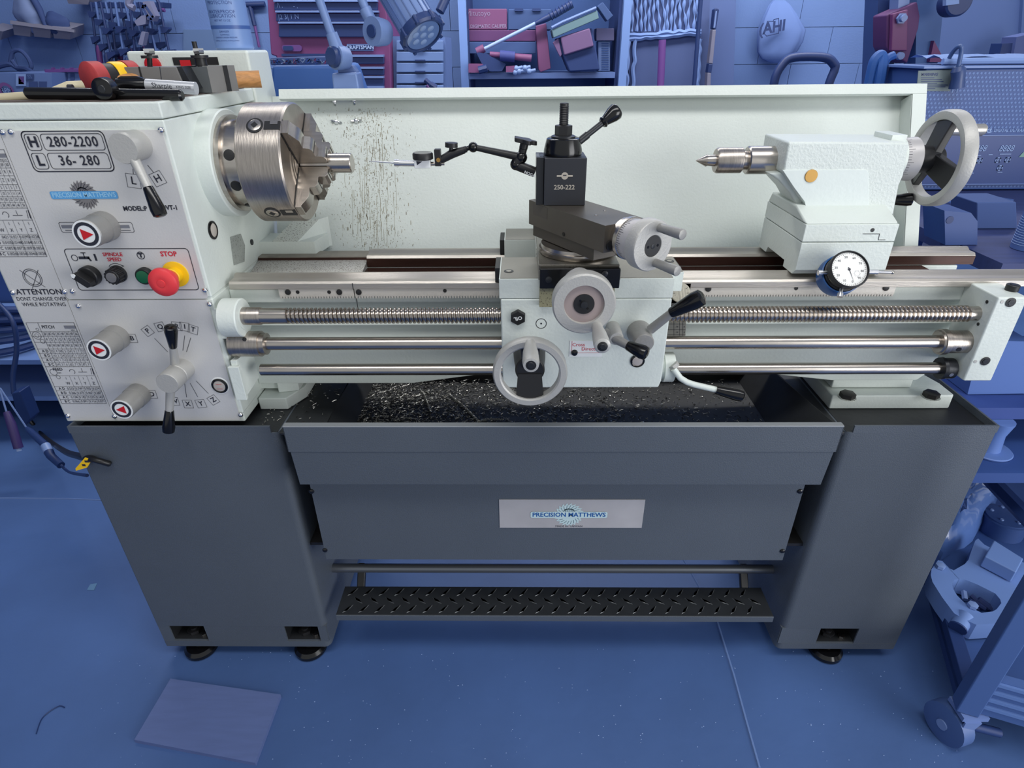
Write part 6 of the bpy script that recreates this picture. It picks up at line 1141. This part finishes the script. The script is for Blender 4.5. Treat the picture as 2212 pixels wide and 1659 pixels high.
item('cardboard_box', 'small brownish cardboard box at the right end of the tool shelf', 'box', [(1288, 61, 1327, 88, bg('card_brown', (84, 84, 128), .8))], Y=2.95, dep=.15)
o = item('paper_carton', 'pale printed carton under the cardboard box', 'carton', [(1292, 89, 1318, 154, bg('carton_pale', (96, 122, 178), .8))], Y=2.97, dep=.1)
m_ = MB(); [m_.line([(at(1300, y, Y=2.968).x, at(1300, y, Y=2.968).z), (at(1314, y, Y=2.968).x, at(1314, y, Y=2.968).z)], .006, 2.968, DK2) for y in range(94, 150, 5)]; m_.build('print', o, recalc=False)
item('dark_case', 'dark case hung at the upper right corner of the shelf', 'tool case', [(((1290, 14), (1302, 4), (1325, 34), (1312, 46)) + (bg('case_slate', (48, 76, 132), .7),))], Y=2.9, dep=.1)
# streaked foam panel, pole and level
SP = thing('foam_panel', (at(1430, 100, Y=3.0).x, 3.05, 0), 'dark panel streaked with pale foam adhesive leaning right of the shelving', 'panel')
FD = bg('panel_dark', (70, 88, 142), .8); FW = bg('foam_pale', (108, 138, 202), .9); m_ = MB(); m_.px([(1352, -60), (1536, -60), (1524, 260), (1362, 260)], 3.02, .05, FD); m_.build('board', SP)
rnd = random.Random(4); m_ = MB()
for i in range(17):
    x = 1356 + i * 9.5; w0 = rnd.uniform(-4, 4); P = [at(x + w0 * math.sin(k * .5 + i) + rnd.uniform(-1, 1), -20 + k * 11, Y=3.01) for k in range(9)]; m_.tube(slim(P, 3), [.007 + .0035 * math.sin(j * .7 + i * 2.1) for j in range(25)], FW, 6)
for yy in (78, 84): P = [at(1358 + k * 12, yy - k * .9 + rnd.uniform(-2, 2), Y=3.005) for k in range(14)]; m_.tube(slim(P, 3), .014, FW, 6)
for xx in (1358, 1372, 1512): P = [at(xx + rnd.uniform(-2, 2) - k * .6, 84 + k * 12, Y=3.005) for k in range(12)]; m_.tube(slim(P, 3), .012, FW, 6)
fo = m_.build('foam_streaks', SP, recalc=False); fo['kind'] = 'stuff'
q = MB(); q.tube([at(1431, 86, Y=2.9), at(1405, 700, Y=2.9)], .021, bg('pole_violet', (104, 60, 140), .5), 12); one(q, 'violet_pole', 'thick red-violet pole standing before the streaked panel', 'pole')
q = MB(); q.tube([at(1515, -20, Y=2.9), at(1460, 700, Y=2.9)], .012, CB, 10); one(q, 'dark_pole', 'thin dark pole at the right side of the streaked panel', 'pole')
o = item('spirit_level', 'dark and tan long spirit level standing beside the pillar', 'level', [(((1543, 20), (1548, 17), (1554, 20), (1547, 64), (1539, 62)) + (CB,)), (((1539, 64), (1547, 64), (1540, 138), (1531, 137)) + (bg('level_tan', (118, 118, 144), .6),)), (((1531, 138), (1540, 138), (1537, 158), (1528, 157)) + (CB,)), (((1528, 157), (1536, 157), (1534, 230), (1524, 230)) + (bg('level_tan', (118, 118, 144), .6),))], Y=2.95, dep=.05)
m_ = MB(); m_.px([(1546, 24), (1549, 24), (1545, 60), (1541, 60)], 2.949, .001, CS); m_.build('print', o)
q = MB(); q.px([(1532, -60), (1592, -60), (1582, 260), (1524, 260)], 3.25, .14, bg('pillar_grey', (76, 98, 156), .8)); o = q.build('trim_2'); o['kind'] = 'structure'
# drawstring bag
DB = thing('drawstring_bag', (at(1690, 70, Y=3.3).x, 3.3, 1.2), 'pale drawstring bag with dark printed letters hanging on the block wall', 'bag')
CLO = bg('bag_cloth', (92, 120, 184), .85); m_ = MB(); n = 36
rings = [(-30, 1682, 3), (-4, 1682, 8), (10, 1684, 22), (35, 1686, 36), (65, 1688, 50), (90, 1684, 48), (112, 1678, 42), (126, 1674, 30), (134, 1674, 12), (136, 1674, 1)]
vs = []; fs = []
for i, (y, x, r) in enumerate(rings):
    c = at(x, y, Y=3.30); k = 1 / ppm(c)
    for j in range(n):
        a = 2 * math.pi * j / n; rr = r * k * (1 + .09 * math.sin(7 * a + i * .3) * (1 - i / 12)); vs.append(c + Vector((rr * math.cos(a), rr * .35 * math.sin(a) * 1., 0)))
for i in range(len(rings) - 1):
    for j in range(n): fs.append((i * n + j, i * n + (j + 1) % n, (i + 1) * n + (j + 1) % n, (i + 1) * n + j))
m_.add(vs, fs, CLO); m_.build('sack', DB, ang=80)
m_ = MB(); c = at(1668, 60, Y=3.215); k = 1 / ppm(c); m_.text('(AHI', c, 20 * k, CB, xd=(.98, 0, .16), zd=(-.1, 0, 1), bold=.05); P = [at(a, b, Y=3.213) for a, b in ((1650, 72), (1656, 78), (1682, 72), (1682, 40), (1672, 42), (1670, 46), (1658, 46), (1653, 60))]; m_.line([(v.x, v.z) for v in P], 1.6 * k, 3.213, CB, True); m_.build('print', DB, recalc=False)
# hand truck loop handle
q = MB(); q.tube(slim([at(1668, 260, Y=2.4), at(1672, 180, Y=2.4), at(1690, 140, Y=2.4), at(1715, 124, Y=2.4), at(1780, 124, Y=2.4), at(1801, 138, Y=2.4), at(1803, 150, Y=2.4), at(1790, 185, Y=2.4), at(1775, 260, Y=2.4)]), .021, CB, 14)
for s in (1668, 1775): a = at(s, 260, Y=2.4); q.tube([a, Vector((a.x, 2.4, .02))], .021, CB, 12)
one(q, 'hand_truck', 'dark rounded hand-truck handle loop before the block wall', 'hand truck')
# press / engine hoist at right
EH = thing('shop_press', (1.42, 1.65, 0), 'red bracket with pale posts of a shop press, upper right', 'press')
m_ = MB(); m_.px([(1900, -60), (1928, -60), (1906, 300), (1882, 300)], 1.7, .1, bg('post_navy', (46, 74, 136), .6)); m_.px([(1928, -60), (1945, -60), (1920, 300), (1907, 300)], 1.74, .06, CB); m_.build('post', EH)
m_ = MB(); m_.px([(1982, -60), (2046, -60), (2008, 300), (1974, 300)], 1.62, .08, bg('post_grey', (72, 108, 172), .6, var=.06)); m_.build('post', EH, label='pale grey slanted post')
m_ = MB(); m_.px([(1915, 32), (1982, 3), (1988, 34), (1985, 60), (1960, 138), (1920, 112), (1914, 100)], 1.58, .1, CRD2); m_.build('red_bracket', EH, bevel=.006); m_ = MB(); m_.px([(1928, 30), (1962, 20), (1960, 110), (1925, 110)], 1.56, .02, CR_); m_.build('bracket_face', EH, bevel=.004)
m_ = MB(); m_.px([(2018, 88), (2042, 134), (2008, 134)], 1.6, .05, CR_); m_.build('gusset', EH)
m_ = MB(); c = at(1946, 40, Y=1.555); m_.rev(c, (0, -1, 0), [(0, .018), (.01, .018)], CS, 6); m_.rev(c - Vector((0, .01, 0)), (0, -1, 0), [(0, .011), (.014, .011)], CS, 14); m_.build('bolt', EH); m_ = MB(); c = at(1943, 121, Y=1.555); m_.rev(c, (0, -1, 0), [(0, .014), (.014, .012)], CS, 12); m_.build('bolt', EH)
m_ = MB(); m_.px([(1942, -20), (1966, -20), (1964, 12), (1940, 20)], 1.6, .06, CS); m_.build('jack_screw', EH)
q = MB(); c = at(2062, 4, Y=1.5); q.rev(c + Vector((0, -.03, 0)), (0, 1, 0), [(0, .022), (.0, .040), (.005, .046), (.055, .046), (.06, .04)], CB, 28); q.px([(2044, -2), (2072, -4), (2072, 8), (2044, 12)], 1.465, .02, bg('caster_pale', (120, 148, 204))); one(q, 'caster_wheel', 'dark round caster cut by the top edge, upper right', 'caster')
q = MB(); q.px([(2040, -80), (2215, -80), (2195, 260), (2012, 260)], 2.6, .05, bg('door_panel', (78, 104, 164), .7)); q.px([(2215, -80), (2330, -80), (2310, 260), (2194, 260)], 2.58, .06, bg('door_panel2', (72, 98, 156), .7)); o = q.build('door_1'); o['kind'] = 'structure'
q = MB(); q.px([(2165, 94), (2196, 93), (2182, 150), (2152, 150)], 2.4, .08, CB); q.px([(2196, 80), (2240, 70), (2240, 150), (2184, 150)], 2.38, .1, bg('dispenser_grey', (72, 88, 146), .6)); one(q, 'wall_dispenser', 'dark and grey dispenser box at the right edge above the cleaner', 'dispenser')
q = MB(); q.tube(slim([at(1868, 230, Y=1.1), at(1880, 170, Y=1.1), at(1890, 130, Y=1.1), at(1905, 122, Y=1.1), at(1903, 160, Y=1.08), at(1890, 230, Y=1.08)]), .016, bg('strap_blue', (36, 92, 178), .6), 8); q.tube(slim([at(1900, 170, Y=1.1), at(1915, 130, Y=1.1), at(1932, 119, Y=1.1)]), .012, bg('strap_blue', (36, 92, 178), .6), 8); one(q, 'blue_strap', 'bright blue webbing strap hanging at the left of the ultrasonic cleaner', 'strap')
# ultrasonic cleaner
UC = thing('ultrasonic_cleaner', (1.6, 1.0, .98), 'large perforated-metal ultrasonic cleaner with digital control panel at the right', 'cleaner')
PB = bg('perf_blue', (44, 78, 148), .5); PH = bg('perf_hole', (84, 118, 184), .5); TR_ = bg('trim_pale', (96, 126, 190), .4); PN = bg('panel_blue', (32, 62, 132), .4)
yF = .90; yB = 1.09; x0 = at(1985, 200, Y=yF).x; x1 = 2.15; zB = at(2100, 410, Y=yF).z; zT = at(2100, 148, Y=yF).z
m_ = MB(); m_.box(x0, x1, yF, yB, zB, zT, PB); m_.build('housing', UC, bevel=.004)
m_ = MB(); m_.box(x0 - .012, x1, yF - .008, yB + .01, zT, zT + .008, TR_); m_.build('top_rim', UC, bevel=.002)
pz0, pz1 = at(2100, 397, Y=yF).z, at(2100, 292, Y=yF).z
m_ = MB(); s_ = .0108; nx = int((1.68 - x0) / s_)
for iz in range(int((zT - pz1 - .004) / s_)):
    for ix in range(nx):
        x = x0 + .006 + ix * s_ + (s_ / 2 if iz % 2 else 0); z = pz1 + .010 + iz * s_
        if z > zT - .004: continue
        m_.add([(x - .0038, yF - .0006, z), (x, yF - .0006, z - .0038), (x + .0038, yF - .0006, z), (x, yF - .0006, z + .0038)], [(0, 1, 2, 3)], PH)
for ix in range(nx): x = x0 + .006 + ix * s_; m_.add([(x - .0038, yF - .0006, pz0 - .008), (x, yF - .0006, pz0 - .011), (x + .0038, yF - .0006, pz0 - .008), (x, yF - .0006, pz0 - .005)], [(0, 1, 2, 3)], PH)
po = m_.build('perforation', UC, recalc=False); po['kind'] = 'stuff'
m_ = MB(); m_.box(x0 + .01, x1, yF - .006, yF, pz0, pz1, PN); m_.box(x0 + .01, x1, yF - .008, yF, pz1 - .001, pz1 + .001, TR_); m_.box(x0 + .01, x1, yF - .008, yF, pz0 - .001, pz0 + .001, TR_); cpn = m_.build('control_panel', UC)
m_ = MB(); TXT = bg('panel_text', (140, 168, 218)); yP = yF - .0075; c = at(2130, 282, Y=yP); k = 1 / ppm(c)
c = at(2142, 283, Y=yP); m_.text('RKS', at(2132, 283, Y=yP), 8 * k, TXT, bold=.06, xd=(1, 0, .02)); m_.text('DIGITAL ULTRASONIC', at(2147, 282, Y=yP), 6 * k, TXT, align='LEFT')
for x_ in (2116, 2175): m_.text('8888', at(x_, 321, Y=yP), 13 * k, TXT, sx=.85, xd=(1, 0, .0), zd=(.12, 0, 1))
for (a, b_) in ((2096, 348), (2116, 347), (2156, 346), (2177, 345), (2098, 365), (2160, 363)):
    c = at(a, b_, Y=yP); m_.line(rrect(c.x - 5 * k, c.x + 5 * k, c.z - 5 * k, c.z + 5 * k, 2 * k), 1.4 * k, yP, TXT, True); m_.disc(c, 2.4 * k, TXT, r0=1.3 * k)
for a, b_, L in ((2112, 336, 14), (2140, 334, 8), (2172, 333, 24), (2098, 374, 10), (2160, 372, 10)): c = at(a, b_, Y=yP); m_.line([(c.x - L / 2 * k, c.z), (c.x + L / 2 * k, c.z)], 1.3 * k, yP, TXT)
c = at(2209, 334, Y=yP); m_.add([c + Vector((-6 * k, 0, -5 * k)), c + Vector((6 * k, 0, -5 * k)), c + Vector((0, 0, 6 * k))], [(0, 1, 2)], bg('warn_tri', (120, 160, 150)))
m_.build('lettering', cpn, recalc=False)
m_ = MB(); m_.px([(1984, 153), (2056, 150), (2052, 197), (1980, 196)], yF - .0025, .002, bg('warning_yellow', (108, 124, 128), .6)); wl_ = m_.build('warning_label', UC); m_ = MB(); yq = yF - .003; c = at(2008, 161, Y=yq); m_.text('WARNING', c, 5 * k, CB, bold=.04)
for i in range(7): a = at(1990, 168 + i * 3.9, Y=yq); b = at(1990 + (28, 44, 48, 34, 58, 52, 30)[i], 168 + i * 3.9, Y=yq); m_.line([(a.x, a.z), (b.x, b.z)], 1.2 * k, yq, CB)
c = at(1993, 161, Y=yq); m_.add([c + Vector((-.003, 0, -.002)), c + Vector((.003, 0, -.002)), c + Vector((0, 0, .003))], [(0, 1, 2)], CB); m_.build('label_print', UC, recalc=False)
q = MB(); P = []; N = 24
for iy in range(7):
    for ix in range(N): P.append((x0 + .05 + ix * .036, yF + .01 + iy * .028, zT + .010 + .012 * abs(math.sin(ix * .6 + iy)) + (.008 if iy in (0, 1) else .012)))
fs = [(iy * N + ix, iy * N + ix + 1, (iy + 1) * N + ix + 1, (iy + 1) * N + ix) for iy in range(6) for ix in range(N - 1)]
q.add(P, fs, bg('towel_pale', (118, 148, 210), .9)); q.tube([(x0 + .04, yF + .0, zT + .018), (x0 + .3, yF - .001, zT + .019), (x0 + .75, yF + .0, zT + .020)], [.008, .009, .009], bg('towel_pale', (118, 148, 210), .9), 8); one(q, 'folded_towel', 'pale folded towel spread on top of the ultrasonic cleaner', 'towel')
q = MB(); q.tube(slim([at(2040, 145, Y=.91), at(2060, 110, Y=.89), at(2075, 100, Y=.87), at(2076, 115, Y=.87), at(2070, 145, Y=.87)]), 0.0055, bg('plug_grey', (64, 92, 150), .4), 10); q.tube([at(2070, 143, Y=.87), at(2070, 152, Y=.87), at(2070, 168, Y=.87), at(2066, 190, Y=.87)], [.011, .018, .016, .019], bg('plug_dark', (48, 72, 128), .4), 12)
for dx_ in (-6, 4): q.tube([at(2064 + dx_, 188, Y=.87), at(2062 + dx_, 200, Y=.87)], .002, TXT, 6)
one(q, 'power_plug', 'dark three-pin power plug hanging over the front of the cleaner', 'plug')
# bench under the cleaner
BT = thing('work_bench', (1.6, .75, 0), 'dark wooden bench carrying the ultrasonic cleaner at right', 'bench')
zt_ = zB - .003
m_ = MB(); m_.box(.985, 2.4, .20, 1.3, zt_ - .03, zt_, bg('bench_top', (42, 56, 112), .6, var=.15, vscale=6, stretch=(1, 10, 1))); m_.build('bench_top', BT); 
for x, y in ((2.34, .34), (1.5, 1.2), (2.34, 1.2)): m_ = MB(); m_.box(x - .03, x + .03, y - .03, y + .03, 0, zt_ - .04, PN); m_.build('leg', BT)
q = MB(); P = [at(a, b, Z=zt_ + .003) for a, b in ((2000, 428), (2120, 420), (2190, 432), (2120, 450))]; q.pris([(v.x, v.y, zt_ + .0005) for v in P], (0, 0, .004), bg('magazine', (70, 100, 168), .6)); o = one(q, 'magazine', 'glossy printed sheet lying on the dark bench below the cleaner', 'magazine')
q = MB(); q.px([(2110, 437), (2196, 436), (2196, 500), (2108, 500)], .46, .1, bg('carton_dim', (54, 80, 140), .8))
for v_ in q.v:
    if v_.z < at(2150, 470, Y=.46).z: v_.z = zt_ + .001
one(q, 'carton', 'dim cardboard carton on the bench right of the tailstock wheel', 'carton', bevel=.003)
q = MB(); q.px([(2040, 455), (2098, 460), (2112, 478), (2110, 532), (2040, 534)], .33, .08, bg('block_blue', (40, 72, 140), .5))
for v_ in q.v:
    if v_.z < at(2075, 500, Y=.33).z: v_.z = zt_ + .001
c = at(2052, 475, Y=.3295); q.rev(c, (0, -1, 0), [(0, .008), (.0006, .008)], CB, 20); one(q, 'machined_block', 'dark blue block with round hole on the bench behind the guard', 'block', bevel=.006)
q = MB(); b0 = at(2200, 540, Y=.30); q.rev((b0.x + .02, .30, zt_ + .001), (0, 0, 1), [(0, .033), (.075, .033), (.09, .029), (.105, .016)], bg('bottle_pale', (78, 108, 176), .4), 28)
for i in range(12): z = zt_ + .012 + i * .005; q.torus((b0.x + .02, .30, z), (0, 0, 1),   .0332, .0006, bg('panel_text', (140, 168, 218)), 24, 4)
one(q, 'spray_bottle', 'pale labelled bottle on the bench at the right edge', 'bottle')
q = MB(); q.px([(2120, 735), (2230, 738), (2215, 850), (2090, 852)], .28, .25, bg('carton_blue', (74, 110, 186), .6));
# pedestal under that box so that it rests on something
one(q, 'blue_carton', 'bright blue carton beyond the right end bracket of the lathe', 'carton')
zc_ = at(2150, 851, Y=.28).z
q = MB(); q.box(1.02, 1.85, .22, .62, zc_ - .035, zc_ - .003, bg('mid_shelf', (44, 72, 150), .6)); q.box(1.80, 1.85, .22, .27, 0, zc_ - .035, PN); q.box(1.80, 1.85, .57, .62, 0, zc_ - .035, PN); q.box(1.03, 1.07, .57, .62, 0, zc_ - .035, PN); one(q, 'side_table', 'small blue table holding the bright blue carton', 'table')
# ---- cart with casters and castings
B0 = Vector((.95, -.185, 0)); cd = Vector((.355, .935, 0)); ce = Vector((.935, -.355, 0))
CT = thing('shop_cart', (1.2, .1, 0), 'blue steel shop cart on casters at lower right carrying castings', 'cart'); CG = bg('cart_blue', (66, 98, 162), .5); CDK = bg('cart_dark', (24, 54, 116), .6); CFL = bg('cart_tray', (46, 80, 146), .6)
def Q(a, b, z): v = B0 + cd * a + ce * b; return Vector((v.x, v.y, z))
m_ = MB(); m_.pris([Q(0, 0, .14), Q(.95, 0, .14), Q(.95, .6, .14), Q(0, .6, .14)], (0, 0, .012), CFL); m_.build('lower_tray', CT)
m_ = MB(); m_.pris([Q(0, -.0, .12), Q(.95, 0, .12), Q(.95, .03, .12), Q(0, .03, .12)], (0, 0, .055), CDK); m_.pris([Q(.01, .031, .12), Q(.01, .6, .12), Q(.03, .6, .12), Q(.03, .031, .12)], (0, 0, .055), CDK); m_.build('tray_rim', CT, bevel=.002)
m_ = MB(); v0 = Q(0, .0, .115); m_.pris([Q(-.025, -.002, .115), Q(.012, -.002, .115), Q(.012, .04, .115), Q(-.025, .04, .115)], (0, 0, .75), CG); m_.build('post', CT, bevel=.003)
m_ = MB(); m_.pris([Q(-.012, .042, .115), Q(.01, .042, .115), Q(.01, .7, .115), Q(-.012, .7, .115)], (0, 0, .11), CG); [m_.pris([Q(-.018, .042, z), Q(-.012, .042, z), Q(-.012, .7, z), Q(-.018, .7, z)], (0, 0, .008), bg('cart_ridge', (90, 124, 188), .5)) for z in (.14, .165, .19, .215)]; m_.build('bottom_drawer', CT)
m_ = MB(); a = at(2112, 1008, Z=.33); b = at(2230, 1130, Z=.33); m_.tube([a, b], .02, CDK, 6); m_.build('far_rail', CT)
CW = MB(); k0 = Q(.0, .02, .05); CW.rev(k0 + Vector((-.012, 0, .0)), (ce * .8 + cd * .6), [(-.018, .030), (-.015, .048), (.015, .048), (.018, .030)], bg('wheel_pale', (70, 100, 160), .5), 32); CW.rev(k0 + Vector((-.012, 0, 0)), (ce * .8 + cd * .6), [(-.021, .012), (.021, .012)], bg('tool_silver', (116, 144, 200), .4), 14); CW.build('caster_wheel', CT)
m_ = MB(); m_.pris([k0 + Vector((-.02, -.03, .052)), k0 + Vector((.035, -.03, .052)), k0 + Vector((.035, .02, .052)), k0 + Vector((-.02, .02, .052))], (0, 0, .012), CS); m_.pris([k0 + Vector((-.015, -.034, .052)), k0 + Vector((.02, -.034, .052)), k0 + Vector((.0, -.034, -.005)), k0 + Vector((-.014, -.034, -.005))], (0, .004, 0), CS); m_.tube([k0 + Vector((.02, -.02, .02)), k0 + Vector((.075, -.03, .012))], .010, CDK, 10); m_.build('caster_fork', CT)
# castings on the cart
SRm = bg('casting_pale', (100, 134, 200), .55); zt2 = .1525
SR = thing('steady_rest', (1.15, .05, zt2), 'pale cast steady rest with oval opening lying on the lower cart tray', 'steady rest')
def ZP(pts, z): return [Vector((at(a, b, Z=z).x, at(a, b, Z=z).y, z)) for a, b in pts]
out = [(2012, 1230), (2030, 1205), (2055, 1235), (2090, 1215), (2100, 1185), (2110, 1160), (2130, 1180), (2215, 1215), (2225, 1260), (2190, 1330), (2170, 1345), (2110, 1350), (2065, 1330), (2035, 1290), (2010, 1250)]
inn = [(2062, 1252), (2080, 1250), (2110, 1262), (2150, 1282), (2165, 1300), (2150, 1320), (2120, 1324), (2090, 1308), (2066, 1285), (2056, 1265)]
m_ = MB(); n_ = len(out); O_ = ZP(out, .21); ctr = sum(O_, Vector()) / n_; I_ = ZP(inn, .21)
def ringloft(mb, O, I, h, m):
    # connect outer ring to inner ring by nearest parameter
    def res(P, n):
        L = [0]; 
        for i in range(len(P)): L.append(L[-1] + (P[(i + 1) % len(P)] - P[i]).length)
        r = []; 
        for k in range(n):
            t = L[-1] * k / n; j = max(i for i in range(len(P)) if L[i] <= t); r.append(P[j].lerp(P[(j + 1) % len(P)], (t - L[j]) / max(1e-9, L[j + 1] - L[j])))
        return r
    a = res(O, 40); c = sum(I, Vector()) / len(I); b = []
    Ir = res(I, 160)
    for p in a: d = (p - c).normalized(); b.append(max(Ir, key=lambda q: (q - c).normalized().dot(d)))
    vs = a + b + [p - Vector((0, 0, h)) for p in a] + [p - Vector((0, 0, h)) for p in b]; N = 40; fs = []
    for i in range(N): j = (i + 1) % N; fs += [(i, j, N + j, N + i), (i, 2 * N + i, 2 * N + j, j), (N + i, N + j, 3 * N + j, 3 * N + i)]
    mb.add(vs, fs, m)
ringloft(m_, O_, I_, .05, SRm); m_.build('frame', SR, bevel=.003)
m_ = MB(); a = at(2085, 1330, Z=.2); b = at(2070, 1355, Z=.19); m_.cyl(a, b, .018, SRm, seg=20); m_.cyl(b, b + (b - a) * .1, .0185, CDK, seg=20); m_.build('end_boss', SR)
for x, y in ((2143, 1215), (2100, 1310), (2030, 1225)): m_ = MB(); a = at(x, y, Z=.212); m_.rev(a, (0, 0, 1), [(0, .011), (.008, .011), (.009, .008)], bg('tool_silver', (116, 144, 200), .4), 6); m_.build('bolt', SR)
m_ = MB(); P = ZP([(2148, 1165), (2212, 1205), (2196, 1235), (2128, 1200)], .25); m_.pris([Vector((v.x, v.y, .213)) for v in P], (0, 0, .035), SRm); m_.build('jaw_block', SR, bevel=.003)
q = MB(); rnd = random.Random(2)
for i in range(16): p = at(rnd.uniform(2068, 2150), rnd.uniform(1260, 1315), Z=.165); a = rnd.uniform(0, 3.1); q.tube([p + Vector((-.018 * math.cos(a), -.018 * math.sin(a), 0)), p + Vector((.018 * math.cos(a), .018 * math.sin(a), .012))], rnd.choice((.003, .005, .007)), bg(*(('bit_dark', (44, 60, 112)) if i % 3 else ('tool_silver', (116, 144, 200))), .4), 6)
o = q.build('small_parts'); o['kind'] = 'stuff'; o['label'] = 'tangle of small steel parts in the opening of the steady rest'; o['category'] = 'parts'
q = MB(); P = ZP([(2005, 1010), (2120, 1022), (2163, 1070), (2110, 1150), (2040, 1190), (2000, 1180)], .19); b0_ = [Vector((v.x, v.y, zt2)) for v in P]; cc = sum(b0_, Vector()) / 6
vs = []; fs = []; L_ = 5
for l_ in range(L_ + 1):
    t = l_ / L_; s = math.cos(t * 1.5) * .9 + .1; z = zt2 + .09 * math.sin(t * 1.57)
    for k in range(24):
        i = k // 4; f = (k % 4) / 4; p = b0_[i].lerp(b0_[(i + 1) % 6], f); v = cc + (p - cc) * s * (1 + .04 * math.sin(k * 2.1 + l_)); vs.append((v.x, v.y, z + .004 * math.sin(k * 1.7 + l_ * 2)))
for l_ in range(L_):
    for k in range(24): fs.append((l_ * 24 + k, l_ * 24 + (k + 1) % 24, (l_ + 1) * 24 + (k + 1) % 24, (l_ + 1) * 24 + k))
fs.append([L_ * 24 + k for k in range(24)]); q.add(vs, fs, bg('plastic_bag', (78, 114, 186), .25, coat=.6)); one(q, 'plastic_bag', 'shiny translucent-looking plastic bag bulging on the cart beside the right cabinet', 'bag')
q = MB(); c = at(2172, 1118, Z=.2); q.rev((c.x, c.y, zt2), (0, 0, 1), [(0, .055), (.05, .055), (.052, .05), (.055, .05), (.058, .02)], bg('rotor_dark', (44, 74, 136), .5), 32); 
for a in range(5): an = a * 1.256; q.rev((c.x + .034 * math.cos(an), c.y + .034 * math.sin(an), zt2 + .055), (0, 0, 1), [(0, .005), (.005, .004)], bg('tool_silver', (116, 144, 200), .4), 8)
one(q, 'face_plate', 'dark round plate with bolts on the cart behind the steady rest', 'plate')
# round pipe flange behind the right cabinet, on a low stool
sz = .50; c = at(2135, 965, Z=sz + .01); 
q = MB(); q.rev((c.x, c.y, sz), (0, 0, 1), [(0, .050), (.004, .052), (.006, .050), (.007, .026), (.05, .022), (.085, .030), (.088, .030), (.088, .026)], bg('flange_pale', (88, 122, 194), .5), 36); q.rev((c.x + .036, c.y + .01, sz + .006), (0, 0, 1), [(0, .003), (.001, .003)], CDK, 8); one(q, 'pipe_flange', 'pale funnel-shaped flange just right of the right cabinet top', 'flange')
q = MB(); q.box(.96, 1.75, c.y - .09, c.y + .22, sz - .03, sz - .001, bg('stool_blue', (40, 74, 146), .6)); q.box(1.68, 1.73, c.y - .08, c.y - .03, 0, sz - .03, PN); q.box(1.68, 1.73, c.y + .16, c.y + .21, 0, sz - .03, PN); q.box(.97, 1.0, c.y + .16, c.y + .21, 0, sz - .03, PN); one(q, 'low_table', 'low dark blue table holding the pale flange', 'table')
